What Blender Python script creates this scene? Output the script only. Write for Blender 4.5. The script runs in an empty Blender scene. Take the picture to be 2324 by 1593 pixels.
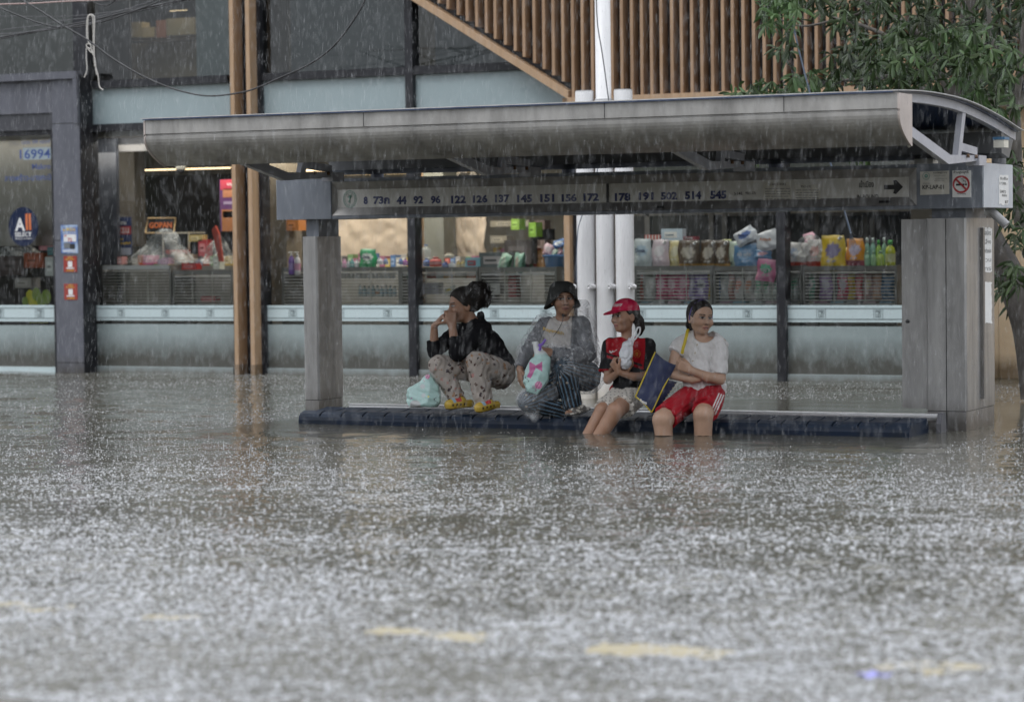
import bpy, math, random
import numpy as np
from mathutils import Vector
random.seed(7); rng = np.random.default_rng(11)
scene = bpy.context.scene; col = scene.collection
# ---------------------------------------------------------------- camera
PXF = 5875.0; TH, PH, RO, CH = .45157, .04305, .0127, 1.3      # focal (px of a 2324-wide view), yaw, pitch, roll, height
_F0 = np.array([-math.sin(TH), math.cos(TH), 0]); _R0 = np.array([math.cos(TH), math.sin(TH), 0]); _UP = np.array([0, 0, 1.])
CF = _F0*math.cos(PH) - _UP*math.sin(PH); _U0 = _UP*math.cos(PH) + _F0*math.sin(PH)
CR = _R0*math.cos(RO) - _U0*math.sin(RO); CU = _U0*math.cos(RO) + _R0*math.sin(RO)
CAMP = np.array([0, 0, CH])
cam = bpy.data.cameras.new("camera"); camo = bpy.data.objects.new("camera", cam); col.objects.link(camo)
from mathutils import Matrix
camo.matrix_world = Matrix([[CR[0], CU[0], -CF[0], 0], [CR[1], CU[1], -CF[1], 0], [CR[2], CU[2], -CF[2], CH], [0, 0, 0, 1]])
cam.sensor_width = 36; cam.lens = 36*PXF/2324; cam.clip_start = .1; cam.clip_end = 2000
cam.dof.use_dof = True; cam.dof.focus_distance = 17.4; cam.dof.aperture_fstop = 2.2
scene.camera = camo
# ---------------------------------------------------------------- sky, sun, exposure
SUN_EL, SUN_AZ = math.radians(58), math.radians(205)
w = bpy.data.worlds.new("World"); scene.world = w; w.use_nodes = True
nt = w.node_tree; bg = nt.nodes["Background"]
sky = nt.nodes.new("ShaderNodeTexSky"); sky.sky_type = 'NISHITA'; sky.sun_disc = False
sky.sun_elevation = SUN_EL; sky.sun_rotation = SUN_AZ; sky.dust_density = 2; sky.air_density = 1.2; sky.ozone_density = 1
hs = nt.nodes.new("ShaderNodeHueSaturation"); hs.inputs['Saturation'].default_value = .16
ov = nt.nodes.new("ShaderNodeMix"); ov.data_type = 'RGBA'; ov.inputs[0].default_value = .8; ov.inputs[7].default_value = (9.3, 9.5, 9.9, 1)   # thick even cloud over the clear sky
# cie-style overcast: the zenith about twice as bright as the horizon
tcw = nt.nodes.new("ShaderNodeTexCoord"); sx_ = nt.nodes.new("ShaderNodeSeparateXYZ"); nt.links.new(tcw.outputs['Generated'], sx_.inputs[0])
mrw = nt.nodes.new("ShaderNodeMapRange"); mrw.inputs[3].default_value = 8.0; mrw.inputs[4].default_value = 20.0; nt.links.new(sx_.outputs[2], mrw.inputs[0])
vm = nt.nodes.new("ShaderNodeVectorMath"); vm.operation = 'SCALE'; vm.inputs[0].default_value = (.95, .985, 1.045); nt.links.new(mrw.outputs[0], vm.inputs['Scale']); nt.links.new(vm.outputs[0], ov.inputs[7])
nt.links.new(sky.outputs[0], hs.inputs['Color']); nt.links.new(hs.outputs[0], ov.inputs[6]); nt.links.new(ov.outputs[2], bg.inputs[0]); bg.inputs[1].default_value = .1
sl = bpy.data.lights.new("sun", 'SUN'); sl.energy = .9; sl.angle = math.radians(25); sl.color = (1, .985, .965)
so = bpy.data.objects.new("sun", sl); col.objects.link(so)
# sun lamp points along -Z; light travels from (az, el)
_sd = Vector((math.sin(SUN_AZ)*math.cos(SUN_EL), math.cos(SUN_AZ)*math.cos(SUN_EL), math.sin(SUN_EL)))
so.rotation_euler = _sd.to_track_quat('Z', 'Y').to_euler(); so.location = (0, 0, 30)
vs = scene.view_settings; vs.view_transform = 'Standard'; vs.look = 'None'; vs.exposure = 0.3; vs.gamma = 1
scene.cycles.max_bounces = 8; scene.cycles.transparent_max_bounces = 24
scene.cycles.sample_clamp_indirect = 4; scene.cycles.caustics_reflective = False; scene.cycles.caustics_refractive = False
scene.cycles.use_denoising = True

# ---------------------------------------------------------------- pixel -> point on a plane of the place
def ray(x, y): return CF + CR*((x-1162)/PXF) + CU*((796.5-y)/PXF)
def Pz(x, y, z=0): d = ray(x, y); return CAMP + d*((z-CH)/d[2])
def Py(x, y, Y): d = ray(x, y); return CAMP + d*(Y/d[1])
def Px(x, y, X): d = ray(x, y); return CAMP + d*(X/d[0])
def Pd(x, y, dep): return CAMP + ray(x, y)*dep

# ---------------------------------------------------------------- materials
MATS = {}
def _n(nt, t, **kw):
    n = nt.nodes.new(t)
    for k, v in kw.items():
        if k in n.inputs: n.inputs[k].default_value = v
        else: setattr(n, k, v)
    return n
def c4(c): return (c[0], c[1], c[2], 1)
def mat(name, c, rough=.5, metal=0, var=.15, vscale=6, stretch=(1, 1, 1), bump=0, bscale=40, attr=False, spec=.5, c2=None, thr=None, dirt=None, coat=0, **kw):
    """c mixed with c2 (or darker c) by noise; attr multiplies a vertex colour; dirt=(z0,z1,colour) splashes near the water"""
    if name in MATS: return MATS[name]
    m = bpy.data.materials.new(name); m.use_nodes = True; nt = m.node_tree; L = nt.links.new
    b = nt.nodes["Principled BSDF"]; b.inputs['Roughness'].default_value = rough; b.inputs['Metallic'].default_value = metal
    b.inputs['Specular IOR Level'].default_value = spec; b.inputs['Coat Weight'].default_value = coat
    for k, v in kw.items(): b.inputs[k].default_value = v
    tc = _n(nt, "ShaderNodeTexCoord"); mp = _n(nt, "ShaderNodeMapping"); mp.inputs['Scale'].default_value = stretch
    L(tc.outputs['Object'], mp.inputs[0])
    nz = _n(nt, "ShaderNodeTexNoise", Scale=vscale, Detail=6, Roughness=.65); L(mp.outputs[0], nz.inputs[0])
    cr = _n(nt, "ShaderNodeValToRGB"); lo, hi = thr or (.35, .7)
    cr.color_ramp.elements[0].position = lo; cr.color_ramp.elements[1].position = hi
    L(nz.outputs[0], cr.inputs[0])
    mx = _n(nt, "ShaderNodeMix", data_type='RGBA'); L(cr.outputs[0], mx.inputs[0])
    d = c2 or tuple(x*(1-var) for x in c)
    if attr:
        at = _n(nt, "ShaderNodeAttribute", attribute_name="Col")
        dk = _n(nt, "ShaderNodeMix", data_type='RGBA', blend_type='MULTIPLY'); dk.inputs[0].default_value = 1; dk.inputs[7].default_value = (1-var, 1-var, 1-var, 1)
        L(at.outputs[0], dk.inputs[6]); L(at.outputs[0], mx.inputs[6]); L(dk.outputs[2], mx.inputs[7])
    else:
        mx.inputs[6].default_value = c4(c); mx.inputs[7].default_value = c4(d)
    out = mx.outputs[2]
    if dirt:
        z0, z1, dc = dirt
        ge = _n(nt, "ShaderNodeNewGeometry"); sp = _n(nt, "ShaderNodeSeparateXYZ"); L(ge.outputs['Position'], sp.inputs[0])
        mr = _n(nt, "ShaderNodeMapRange"); mr.inputs[1].default_value = z0; mr.inputs[2].default_value = z1; mr.inputs[3].default_value = 1; mr.inputs[4].default_value = 0
        L(sp.outputs[2], mr.inputs[0])
        n2 = _n(nt, "ShaderNodeTexNoise", Scale=16, Detail=9, Roughness=.8); mp2 = _n(nt, "ShaderNodeMapping"); mp2.inputs['Scale'].default_value = (1.2, 1, .6)
        L(ge.outputs['Position'], mp2.inputs[0]); L(mp2.outputs[0], n2.inputs[0])
        n2.inputs['Scale'].default_value = 7
        n3 = _n(nt, "ShaderNodeTexNoise", Scale=21, Detail=5, Roughness=.6); L(mp2.outputs[0], n3.inputs[0])
        sm = _n(nt, "ShaderNodeMath", operation='MULTIPLY'); L(mr.outputs[0], sm.inputs[0]); L(n2.outputs[0], sm.inputs[1])
        ad = _n(nt, "ShaderNodeMath", operation='MULTIPLY_ADD'); ad.inputs[1].default_value = .55; L(mr.outputs[0], ad.inputs[0]); L(n3.outputs[0], ad.inputs[2])
        r3 = _n(nt, "ShaderNodeMapRange"); r3.inputs[1].default_value = .90; r3.inputs[2].default_value = .96; r3.inputs[3].default_value = 0; r3.inputs[4].default_value = .75; L(ad.outputs[0], r3.inputs[0])
        r2 = _n(nt, "ShaderNodeMapRange"); r2.inputs[1].default_value = .05; r2.inputs[2].default_value = .36; r2.inputs[3].default_value = 0; r2.inputs[4].default_value = .9; L(sm.outputs[0], r2.inputs[0])
        mxx = _n(nt, "ShaderNodeMath", operation='MAXIMUM'); L(r2.outputs[0], mxx.inputs[0]); L(r3.outputs[0], mxx.inputs[1]); r2 = mxx
        m2 = _n(nt, "ShaderNodeMix", data_type='RGBA'); L(r2.outputs[0], m2.inputs[0]); L(out, m2.inputs[6]); m2.inputs[7].default_value = c4(dc); out = m2.outputs[2]
    L(out, b.inputs['Base Color'])
    rr = _n(nt, "ShaderNodeMapRange"); rr.inputs[3].default_value = max(0, rough-.1); rr.inputs[4].default_value = min(1, rough+.12); L(nz.outputs[0], rr.inputs[0]); L(rr.outputs[0], b.inputs['Roughness'])
    if bump:
        nb = _n(nt, "ShaderNodeTexNoise", Scale=bscale, Detail=4); L(mp.outputs[0], nb.inputs[0])
        bp = _n(nt, "ShaderNodeBump", Strength=bump, Distance=.01); L(nb.outputs[0], bp.inputs['Height']); L(bp.outputs[0], b.inputs['Normal'])
    MATS[name] = m; return m
def glass(name, tint=(.8, .85, .84), refl=1.0, rough=.02, wave=.0):
    m = bpy.data.materials.new(name); m.use_nodes = True; nt = m.node_tree; L = nt.links.new; nt.nodes.remove(nt.nodes["Principled BSDF"])
    o = nt.nodes["Material Output"]; t = _n(nt, "ShaderNodeBsdfTransparent", Color=c4(tint)); g = _n(nt, "ShaderNodeBsdfGlossy", Roughness=rough, Color=(.9, .93, .95, 1))
    fr = _n(nt, "ShaderNodeFresnel", IOR=1.52); mu = _n(nt, "ShaderNodeMath", operation='MULTIPLY'); mu.inputs[1].default_value = refl; L(fr.outputs[0], mu.inputs[0])
    x = _n(nt, "ShaderNodeMixShader"); L(mu.outputs[0], x.inputs[0]); L(t.outputs[0], x.inputs[1]); L(g.outputs[0], x.inputs[2]); L(x.outputs[0], o.inputs[0])
    if wave:
        tc = _n(nt, "ShaderNodeTexCoord"); nz = _n(nt, "ShaderNodeTexNoise", Scale=1.2, Detail=2); L(tc.outputs['Object'], nz.inputs[0])
        bp = _n(nt, "ShaderNodeBump", Strength=wave, Distance=.02); L(nz.outputs[0], bp.inputs['Height']); L(bp.outputs[0], g.inputs['Normal'])
    MATS[name] = m; return m
def film(name, c, alpha, rough=.3, spec=.5, bump=0, bscale=20, streak=0):
    """thin translucent sheet: part clear, part pale plastic"""
    m = bpy.data.materials.new(name); m.use_nodes = True; nt = m.node_tree; L = nt.links.new
    b = nt.nodes["Principled BSDF"]; b.inputs['Base Color'].default_value = c4(c); b.inputs['Roughness'].default_value = rough; b.inputs['Specular IOR Level'].default_value = spec
    o = nt.nodes["Material Output"]; t = _n(nt, "ShaderNodeBsdfTransparent"); x = _n(nt, "ShaderNodeMixShader"); x.inputs[0].default_value = alpha
    L(t.outputs[0], x.inputs[1]); L(b.outputs[0], x.inputs[2]); L(x.outputs[0], o.inputs[0])
    tc = _n(nt, "ShaderNodeTexCoord"); nz = _n(nt, "ShaderNodeTexNoise", Scale=bscale, Detail=5, Distortion=1.2); L(tc.outputs['Object'], nz.inputs[0])
    if bump:
        bp = _n(nt, "ShaderNodeBump", Strength=bump, Distance=.02); L(nz.outputs[0], bp.inputs['Height']); L(bp.outputs[0], b.inputs['Normal'])
    if streak:
        r = _n(nt, "ShaderNodeMapRange"); r.inputs[1].default_value = .5; r.inputs[2].default_value = .72; r.inputs[3].default_value = alpha; r.inputs[4].default_value = min(1, alpha+streak)
        L(nz.outputs[0], r.inputs[0]); L(r.outputs[0], x.inputs[0])
    MATS[name] = m; return m
def emit(name, c, s):
    m = bpy.data.materials.new(name); m.use_nodes = True; b = m.node_tree.nodes["Principled BSDF"]
    b.inputs['Base Color'].default_value = c4(c); b.inputs['Emission Color'].default_value = c4(c); b.inputs['Emission Strength'].default_value = s; MATS[name] = m; return m

# ---------------------------------------------------------------- mesh builder and object helpers
ORG = {}
class MB:
    def __init__(s): s.v = []; s.f = []; s.c = []; s.mi = []; s.col = (1, 1, 1); s.m = 0; s.smooth = []
    def add(s, vs, fs, smooth=False, cols=None):
        o = len(s.v); s.v += [tuple(map(float, p)) for p in vs]; s.c += list(cols) if cols is not None else [s.col]*len(vs)
        for f in fs: s.f.append(tuple(i+o for i in f)); s.mi.append(s.m); s.smooth.append(smooth)
        return s
    def box(s, x0, x1, y0, y1, z0, z1, bev=0):
        if bev:
            p = [(x0+bev, y0), (x1-bev, y0), (x1, y0+bev), (x1, y1-bev), (x1-bev, y1), (x0+bev, y1), (x0, y1-bev), (x0, y0+bev)]
            return s.prism(p, z0, z1)
        v = [(x0, y0, z0), (x1, y0, z0), (x1, y1, z0), (x0, y1, z0), (x0, y0, z1), (x1, y0, z1), (x1, y1, z1), (x0, y1, z1)]
        for f in [(3, 2, 1, 0), (4, 5, 6, 7), (0, 1, 5, 4), (1, 2, 6, 5), (2, 3, 7, 6), (3, 0, 4, 7)]:
            s.add([v[i] for i in f], [(0, 1, 2, 3)])
        return s
    def prism(s, pts, a, b, axis='z'):
        """pts 2-D outline extruded along axis"""
        n = len(pts)
        def P(p, t): return (p[0], p[1], t) if axis == 'z' else ((t, p[0], p[1]) if axis == 'x' else (p[0], t, p[1]))
        for i in range(n):
            j = (i+1) % n; s.add([P(pts[i], a), P(pts[j], a), P(pts[j], b), P(pts[i], b)], [(0, 1, 2, 3)])
        s.add([P(p, a) for p in pts], [tuple(range(n))[::-1]]); s.add([P(p, b) for p in pts], [tuple(range(n))]); return s
    def tube(s, pts, r, n=8, caps=True):
        pts = [np.array(p, float) for p in pts]; rr = r if hasattr(r, '__len__') else [r]*len(pts); rings = []; up = None
        for i, p in enumerate(pts):
            t = pts[min(i+1, len(pts)-1)] - pts[max(i-1, 0)]; t = t/(np.linalg.norm(t)+1e-9)
            if up is None: up = np.array([0, 0, 1.]) if abs(t[2]) < .9 else np.array([1., 0, 0])
            a = np.cross(t, up); a /= np.linalg.norm(a)+1e-9; b = np.cross(a, t); up = b
            rings.append([p + rr[i]*(a*math.cos(q) + b*math.sin(q)) for q in np.linspace(0, 2*math.pi, n, endpoint=False)])
        vs = [q for R in rings for q in R]; fs = []
        for i in range(len(pts)-1):
            for k in range(n): fs.append((i*n+k, i*n+(k+1) % n, (i+1)*n+(k+1) % n, (i+1)*n+k))
        if caps: fs.append(tuple(range(n))); fs.append(tuple(range((len(pts)-1)*n, len(pts)*n))[::-1])
        return s.add(vs, fs, True)
    def lathe(s, c, prof, n=14, cols=None, sx=1, sy=1):
        vs = []; cc = []; fs = []; m = len(prof)
        for i, (r, z) in enumerate(prof):
            for k in range(n):
                q = 2*math.pi*k/n; vs.append((c[0]+sx*r*math.cos(q), c[1]+sy*r*math.sin(q), c[2]+z)); cc.append(cols[i] if cols else s.col)
        for i in range(m-1):
            for k in range(n): fs.append((i*n+k, i*n+(k+1) % n, (i+1)*n+(k+1) % n, (i+1)*n+k))
        fs.append(tuple(range(n))[::-1]); fs.append(tuple(range((m-1)*n, m*n)))
        return s.add(vs, fs, True, cc)
    def build(s, name, mats, parent=None, loc=None):
        if not isinstance(mats, (list, tuple)): mats = [mats]
        me = bpy.data.meshes.new(name); o = bpy.data.objects.new(name, me); col.objects.link(o)
        org = ORG[parent.name] if parent else np.array(loc if loc is not None else (0, 0, 0), float)
        me.from_pydata([tuple(np.array(p)-org) for p in s.v], [], s.f)
        for m in mats: me.materials.append(m)
        me.polygons.foreach_set('material_index', s.mi); me.polygons.foreach_set('use_smooth', s.smooth)
        a = me.color_attributes.new("Col", 'FLOAT_COLOR', 'POINT'); a.data.foreach_set('color', [x for c in s.c for x in (c[0], c[1], c[2], 1)])
        me.update()
        if parent: o.parent = parent
        else: o.location = org
        ORG[o.name] = org; return o
def npmesh(name, V, F, mats, parent=None, loc=None, cols=None, smooth=True, mi=None):
    org = ORG[parent.name] if parent else np.array(loc if loc is not None else (0, 0, 0), float)
    me = bpy.data.meshes.new(name); V = np.asarray(V, float)-org; F = np.asarray(F)
    me.vertices.add(len(V)); me.vertices.foreach_set('co', V.ravel())
    k = F.shape[1]; me.loops.add(F.size); me.loops.foreach_set('vertex_index', F.ravel().astype(np.int32))
    me.polygons.add(len(F)); me.polygons.foreach_set('loop_start', np.arange(0, F.size, k, dtype=np.int32)); me.polygons.foreach_set('loop_total', np.full(len(F), k, dtype=np.int32))
    me.polygons.foreach_set('use_smooth', np.full(len(F), smooth))
    for m in (mats if isinstance(mats, (list, tuple)) else [mats]): me.materials.append(m)
    if mi is not None: me.polygons.foreach_set('material_index', mi)
    me.update(calc_edges=True); me.validate()
    if cols is not None:
        a = me.color_attributes.new("Col", 'FLOAT_COLOR', 'POINT'); a.data.foreach_set('color', np.c_[cols, np.ones(len(cols))].ravel())
    o = bpy.data.objects.new(name, me); col.objects.link(o)
    if parent: o.parent = parent
    else: o.location = org
    ORG[o.name] = org; return o
def tag(o, label=None, cat=None, group=None, kind=None):
    if label: o['label'] = label
    if cat: o['category'] = cat
    if group: o['group'] = group
    if kind: o['kind'] = kind
    return o
def thing(name, label, cat, loc, group=None):
    o = bpy.data.objects.new(name, None); col.objects.link(o); o.location = loc; o.empty_display_size = .1; ORG[o.name] = np.array(loc, float)
    return tag(o, label, cat, group)
def text(name, s, x0, x1, z0, z1, y, m, parent, bold=.0, depth=.0, fit=True, rotz=0, flip=False, loc=None):
    """lettering lying on a wall that faces -Y (rotz=90: one that faces +X), fitted to a rectangle"""
    cu = bpy.data.curves.new(name, 'FONT'); cu.body = s; cu.size = 1; cu.offset = bold; cu.resolution_u = 2
    t = bpy.data.objects.new(name, cu); col.objects.link(t)
    me = bpy.data.meshes.new_from_object(t.evaluated_get(bpy.context.evaluated_depsgraph_get())); bpy.data.objects.remove(t)
    n = len(me.vertices); co = np.empty(n*3); me.vertices.foreach_get('co', co); co = co.reshape(-1, 3)
    lo, hi = co.min(0), co.max(0); sx = (x1-x0)/(hi[0]-lo[0]+1e-9); sz = (z1-z0)/(hi[1]-lo[1]+1e-9)
    if not fit: sx = sz
    u = (co[:, 0]-lo[0])*sx; v = (co[:, 1]-lo[1])*sz
    if flip: u = (x1-x0)-u; v = (z1-z0)-v
    V = np.c_[x0+u, np.full(n, y), z0+v] if not rotz else np.c_[np.full(n, y), x0+u, z0+v]
    org = ORG[parent.name] if parent else np.array(loc)
    me.vertices.foreach_set('co', (V-org).ravel()); me.materials.clear(); me.materials.append(m); me.update()
    o = bpy.data.objects.new(name, me); col.objects.link(o); o.parent = parent
    if not parent: o.location = org
    ORG[o.name] = org; return o
# ================================================================ ground, road, water
M_asph = mat('asphalt', (.05, .05, .052), .8, bump=.3)
M_pave = mat('paving', (.25, .24, .22), .8, bump=.2)
tag(MB().add([(-400, -60, -.6), (400, -60, -.6), (400, 400, -.6), (-400, 400, -.6)], [(0, 1, 2, 3)]).build('ground', M_asph), 'flooded ground under the brown water', 'ground', kind='structure')
tag(MB().box(-60, 30, 15.3, 27, -.59, -.42).build('pavement', M_pave), 'flooded pavement under the bus shelter', 'pavement', kind='structure')
# water: murky; the surface is really rippled where the photo looks
def vnoise(x, y, lam, seed):
    rg = np.random.default_rng(seed); T = rg.normal(0, 1, (256, 256)); u = x/lam; v = y/lam; i = np.floor(u).astype(int); j = np.floor(v).astype(int); fu = u-i; fv = v-j
    fu = fu*fu*(3-2*fu); fv = fv*fv*(3-2*fv); g = lambda a, b: T[a % 256, b % 256]
    return (g(i, j)*(1-fu)+g(i+1, j)*fu)*(1-fv)+(g(i, j+1)*(1-fu)+g(i+1, j+1)*fu)*fv
def sstep(x, a, b): t = np.clip((x-a)/(b-a), 0, 1); return t*t*(3-2*t)
m = mat('flood_water', (.094, .090, .072), .15, var=.3, vscale=.5, spec=.55, IOR=1.33)
m.node_tree.nodes['Principled BSDF'].inputs['IOR'].default_value = 1.33
inv = np.linspace(1/5.6, 1/30., 760); dd = 1/inv; tt = np.linspace(-.27, .27, 1180)
D, T_ = np.meshgrid(dd, tt, indexing='ij'); LAT = D*T_
X = _F0[0]*D+_R0[0]*LAT; Y = _F0[1]*D+_R0[1]*LAT
shel = sstep(X, -10.4, -9.6)*(1-sstep(X, -4.9, -4.2))*sstep(Y, 14.9, 15.7)*(1-sstep(Y, 19.0, 20.5))
patch = .55+.45*np.clip(.5+.7*vnoise(X, Y, 1.3, 5)+.4*vnoise(X, Y, .5, 6), 0, 1.3)
rain = (1-.93*shel)*patch*(1.35-.5*sstep(D, 8, 14))
near_ = 1-sstep(D, 8.5, 13)
Z = rain*(.0065*vnoise(X*.6+Y*.3, Y*.94-X*.3, .20, 1)+(.0030+.0010*near_)*vnoise(X*.7+Y*.2, Y*.94-X*.3, .085, 2)+(.0012+.0006*near_)*vnoise(X, Y, .038, 3)) + .0012*vnoise(X, Y*2.2, .5, 4)
cells = 4200; dlog = np.log(dd)
for k in range(cells):      # ring ripples round single drops
    d0 = 1/rng.uniform(1/24, 1/5.8); t0 = rng.uniform(-.26, .26); r0 = rng.uniform(.03, .13)
    i0, i1 = np.searchsorted(-inv, [-1/(d0-r0-.05), -1/(d0+r0+.05)]); j0, j1 = np.searchsorted(tt, [t0-(r0+.05)/d0, t0+(r0+.05)/d0])
    if i1-i0 < 2 or j1-j0 < 2: continue
    sl_ = (slice(i0, i1), slice(j0, j1)); rr = np.hypot(D[sl_]-d0, LAT[sl_]-t0*d0); Z[sl_] += rain[sl_]*.0015*np.cos((rr-r0)*190)*np.exp(-((rr-r0)/.022)**2)
for px_, py_ in ((1503, 975), (1595, 975), (1352, 971), (1384, 973), (2165, 974), (2225, 974)):      # ripples round the shins and the pillar
    q_ = Pz(px_, py_); rr = np.hypot(X-q_[0], Y-q_[1]); Z += .0028*np.cos(rr*75)*np.exp(-rr/.16)*(rr < .8)
edge = np.minimum(sstep(T_, -.27, -.25), 1-sstep(T_, .25, .27))*sstep(D, 5.6, 5.9)*(1-sstep(D, 26, 29))
Z = Z*edge
nr, nc = D.shape; idx = np.arange(nr*nc).reshape(nr, nc)
Fw = np.stack([idx[:-1, :-1], idx[:-1, 1:], idx[1:, 1:], idx[1:, :-1]], -1).reshape(-1, 4)[:, ::1]
# skirt of still water round the rippled field
V = np.stack([X, Y, Z], -1).reshape(-1, 3)
def gp_(d, t): return _F0*d+_R0*d*t
c = [idx[0, 0], idx[0, -1], idx[-1, -1], idx[-1, 0]]; o0 = len(V)
V = np.vstack([V, [(-400, -60, 0), (400, -60, 0), (400, 400, 0), (-400, 400, 0)]])
wat = npmesh('water', V, Fw, m, None, None)
for p_ in (0,):
    P4 = [gp_(dd[0], tt[0]), gp_(dd[0], tt[-1]), gp_(dd[-1], tt[-1]), gp_(dd[-1], tt[0])]; O4 = [np.array(q, float) for q in ((-400, -60, 0), (400, -60, 0), (400, 400, 0), (-400, 400, 0))]
    mb = MB()
    for i in range(4):
        j = (i+1) % 4; mb.add([O4[i], O4[j], P4[j], P4[i]], [(0, 1, 2, 3)])
    tag(mb.build('still_water', m), 'brown flood water beyond the view', 'water', kind='structure')
tag(wat, 'brown flood water pitted by rain', 'water', kind='structure')
def water_z(x, y):
    d = x*_F0[0]+y*_F0[1]; l = x*_R0[0]+y*_R0[1]; i = min(nr-1, max(0, int(np.searchsorted(-inv, -1/d)))); j = min(nc-1, max(0, int(np.searchsorted(tt, l/d)))); return Z[i, j]

# splashes: bubbles, little jets and crowns, one mass
def splashes(n, Y0, Y1, name):
    Yp = (Y0**.75+rng.random(n)*(Y1**.75-Y0**.75))**(1/.75); tx = rng.uniform(-1230, 1230, n)/PXF
    X = Yp*(_F0[0]+_R0[0]*tx)/(_F0[1]+_R0[1]*tx); d = X*_F0[0]+Yp*_F0[1]; l = (X*_R0[0]+Yp*_R0[1])/d
    i = np.clip(np.searchsorted(-inv, -1/d), 0, nr-1); j = np.clip(np.searchsorted(tt, l), 0, nc-1); zw = Z[i, j]
    under = (X > -9.8) & (X < -4.5) & (Yp > 14.8) & (Yp < 19.5); keep = (~under | (rng.random(n) < .03)) & (Yp < 21.9) & ~((X > -9.7) & (X < -4.6) & (Yp > 15.8) & (Yp < 16.6))
    keep &= rng.random(n) < .35+.65*np.clip(.5+.8*vnoise(X, Yp, .7, 31), 0, 1)
    X, Yp, zw = X[keep], Yp[keep], zw[keep]; n = len(X); kind = rng.random(n); s = np.minimum(rng.lognormal(0, .5, n), 2.6); far = 1.15-.55*sstep(Yp, 8.5, 15); t = np.linspace(0, 2*math.pi, 6, endpoint=False)
    r = np.where(kind < .3, .0031, np.where(kind < .335, .0012, .0045))*s*far; h = np.where(kind < .3, r, np.where(kind < .335, rng.uniform(.006, .02, n)*s, np.minimum(.003, r*.32)))
    PR = np.array([[(1, 0), (.95, .45), (.6, .85), (.05, 1)], [(1.8, 0), (.7, .35), (.55, .8), (.9, 1)], [(.8, 0), (1, .6), (1.25, 1), (.7, .25)]]); kk = np.where(kind < .3, 0, np.where(kind < .335, 1, 2)); P = PR[kk]
    R_ = P[:, :, 0]*r[:, None]; H_ = P[:, :, 1]*h[:, None]-.001*(np.arange(4) == 0)
    V = np.stack([X[:, None, None]+R_[:, :, None]*np.cos(t), Yp[:, None, None]+R_[:, :, None]*np.sin(t), (zw[:, None]+H_)[:, :, None]+0*t], -1).reshape(-1, 3)
    k = np.arange(6); q = np.concatenate([np.c_[i*6+k, i*6+(k+1) % 6, (i+1)*6+(k+1) % 6, (i+1)*6+k] for i in range(3)]); F = (q[None]+24*np.arange(n)[:, None, None]).reshape(-1, 4)
    return npmesh(name, V, F, film('splash_water', (.84, .86, .90), .40, .15), None)
tag(splashes(190000, 6.0, 21.9, 'rain_splashes'), 'small bubbles and jets thrown up by raindrops on the flood water', 'splashes', kind='stuff')

# painted kerb blocks breaking the surface near the camera
M_kerb = mat('kerb_paint', (.31, .265, .155), .6, c2=(.29, .265, .21), vscale=14)
for i, (px_, lab) in enumerate(((60, 'leftmost yellow kerb block showing at the water surface, cut by the left edge'), (455, 'yellow kerb block breaking the water, second from the left'), (970, 'yellow kerb block breaking the water, below the squatting person in black'), (1500, 'yellow kerb block breaking the water, below the woman in white'), (2120, 'rightmost yellow kerb block breaking the water near the purple litter'))):
    y_ = (1375, 1402, 1437, 1472, 1510)[i]; c = Pz(px_, y_); mb = MB(); nx, ny = 22, 7; vs = []; Lx, Wy = .25, .12
    for a in range(nx+1):
        for k in range(ny+1):
            u, v = a/nx*2-1, k/ny*2-1; hgt = .0035*(1-u**4)*(1-v**2) - .0035 + .0045*(math.sin(a*1.9+i)*math.cos(k*2.3+a*.7+i))
            vs.append((c[0]+u*Lx, c[1]+v*Wy, hgt if abs(u) < 1 and abs(v) < 1 else -.04))
    mb.add(vs, [(a*(ny+1)+k, (a+1)*(ny+1)+k, (a+1)*(ny+1)+k+1, a*(ny+1)+k+1) for a in range(nx) for k in range(ny)], True)
    tag(mb.build('kerb_block', M_kerb, loc=(c[0], c[1], -.15)), lab, 'kerb', 'yellow kerb blocks in the water')
c = Pz(1983, 1534); mb = MB(); vs = []
for a in range(9):
    for k in range(5): vs.append((c[0]+(a/8-.5)*.1, c[1]+(k/4-.5)*.05, .004+.008*math.sin(a*1.3)*math.cos(k*1.1)+.004*(k % 2)))
mb.add(vs, [(a*5+k, (a+1)*5+k, (a+1)*5+k+1, a*5+k+1) for a in range(8) for k in range(4)], True)
tag(mb.build('litter', mat('purple_wrapper', (.25, .25, .6), .4), loc=(c[0], c[1], 0)), 'small purple wrapper floating in the foreground water', 'litter')
# ================================================================ bus shelter
M_steel = mat('brushed_steel', (.38, .375, .37), .4, .75, var=.42, vscale=4, stretch=(3, 3, .35), bump=.05, bscale=60, dirt=(-.1, .25, (.12, .11, .1)))
M_fasc = mat('weathered_steel', (.42, .41, .395), .46, .5, var=.52, vscale=2.2, stretch=(2.2, 2, .7), bump=.05)
M_paint = mat('grey_blue_paint', (.17, .19, .225), .45, var=.2, vscale=5, bump=.05, stretch=(3, 1, .5))
M_pale = mat('pale_grey_paint', (.52, .56, .62), .4, var=.12)
M_lilac = mat('lilac_grey_paint', (.42, .43, .48), .4, var=.15)
M_dark = mat('dark_seam', (.02, .02, .022), .6)
M_white = mat('white_panel', (.62, .61, .58), .4, var=.14, vscale=4)
M_navy = mat('navy_ink', (.03, .04, .13), .5); M_black = mat('black_ink', (.02, .02, .022), .5); M_green = mat('faded_green_ink', (.16, .36, .30), .6)
M_red = mat('red_ink', (.45, .03, .04), .5); M_paper = mat('aged_paper', (.62, .6, .54), .7, var=.15, vscale=12); M_wpaper = mat('white_paper', (.8, .8, .79), .7, var=.1)
M_blueroof = mat('blue_roof_underside', (.03, .055, .13), .35, var=.3)
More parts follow.
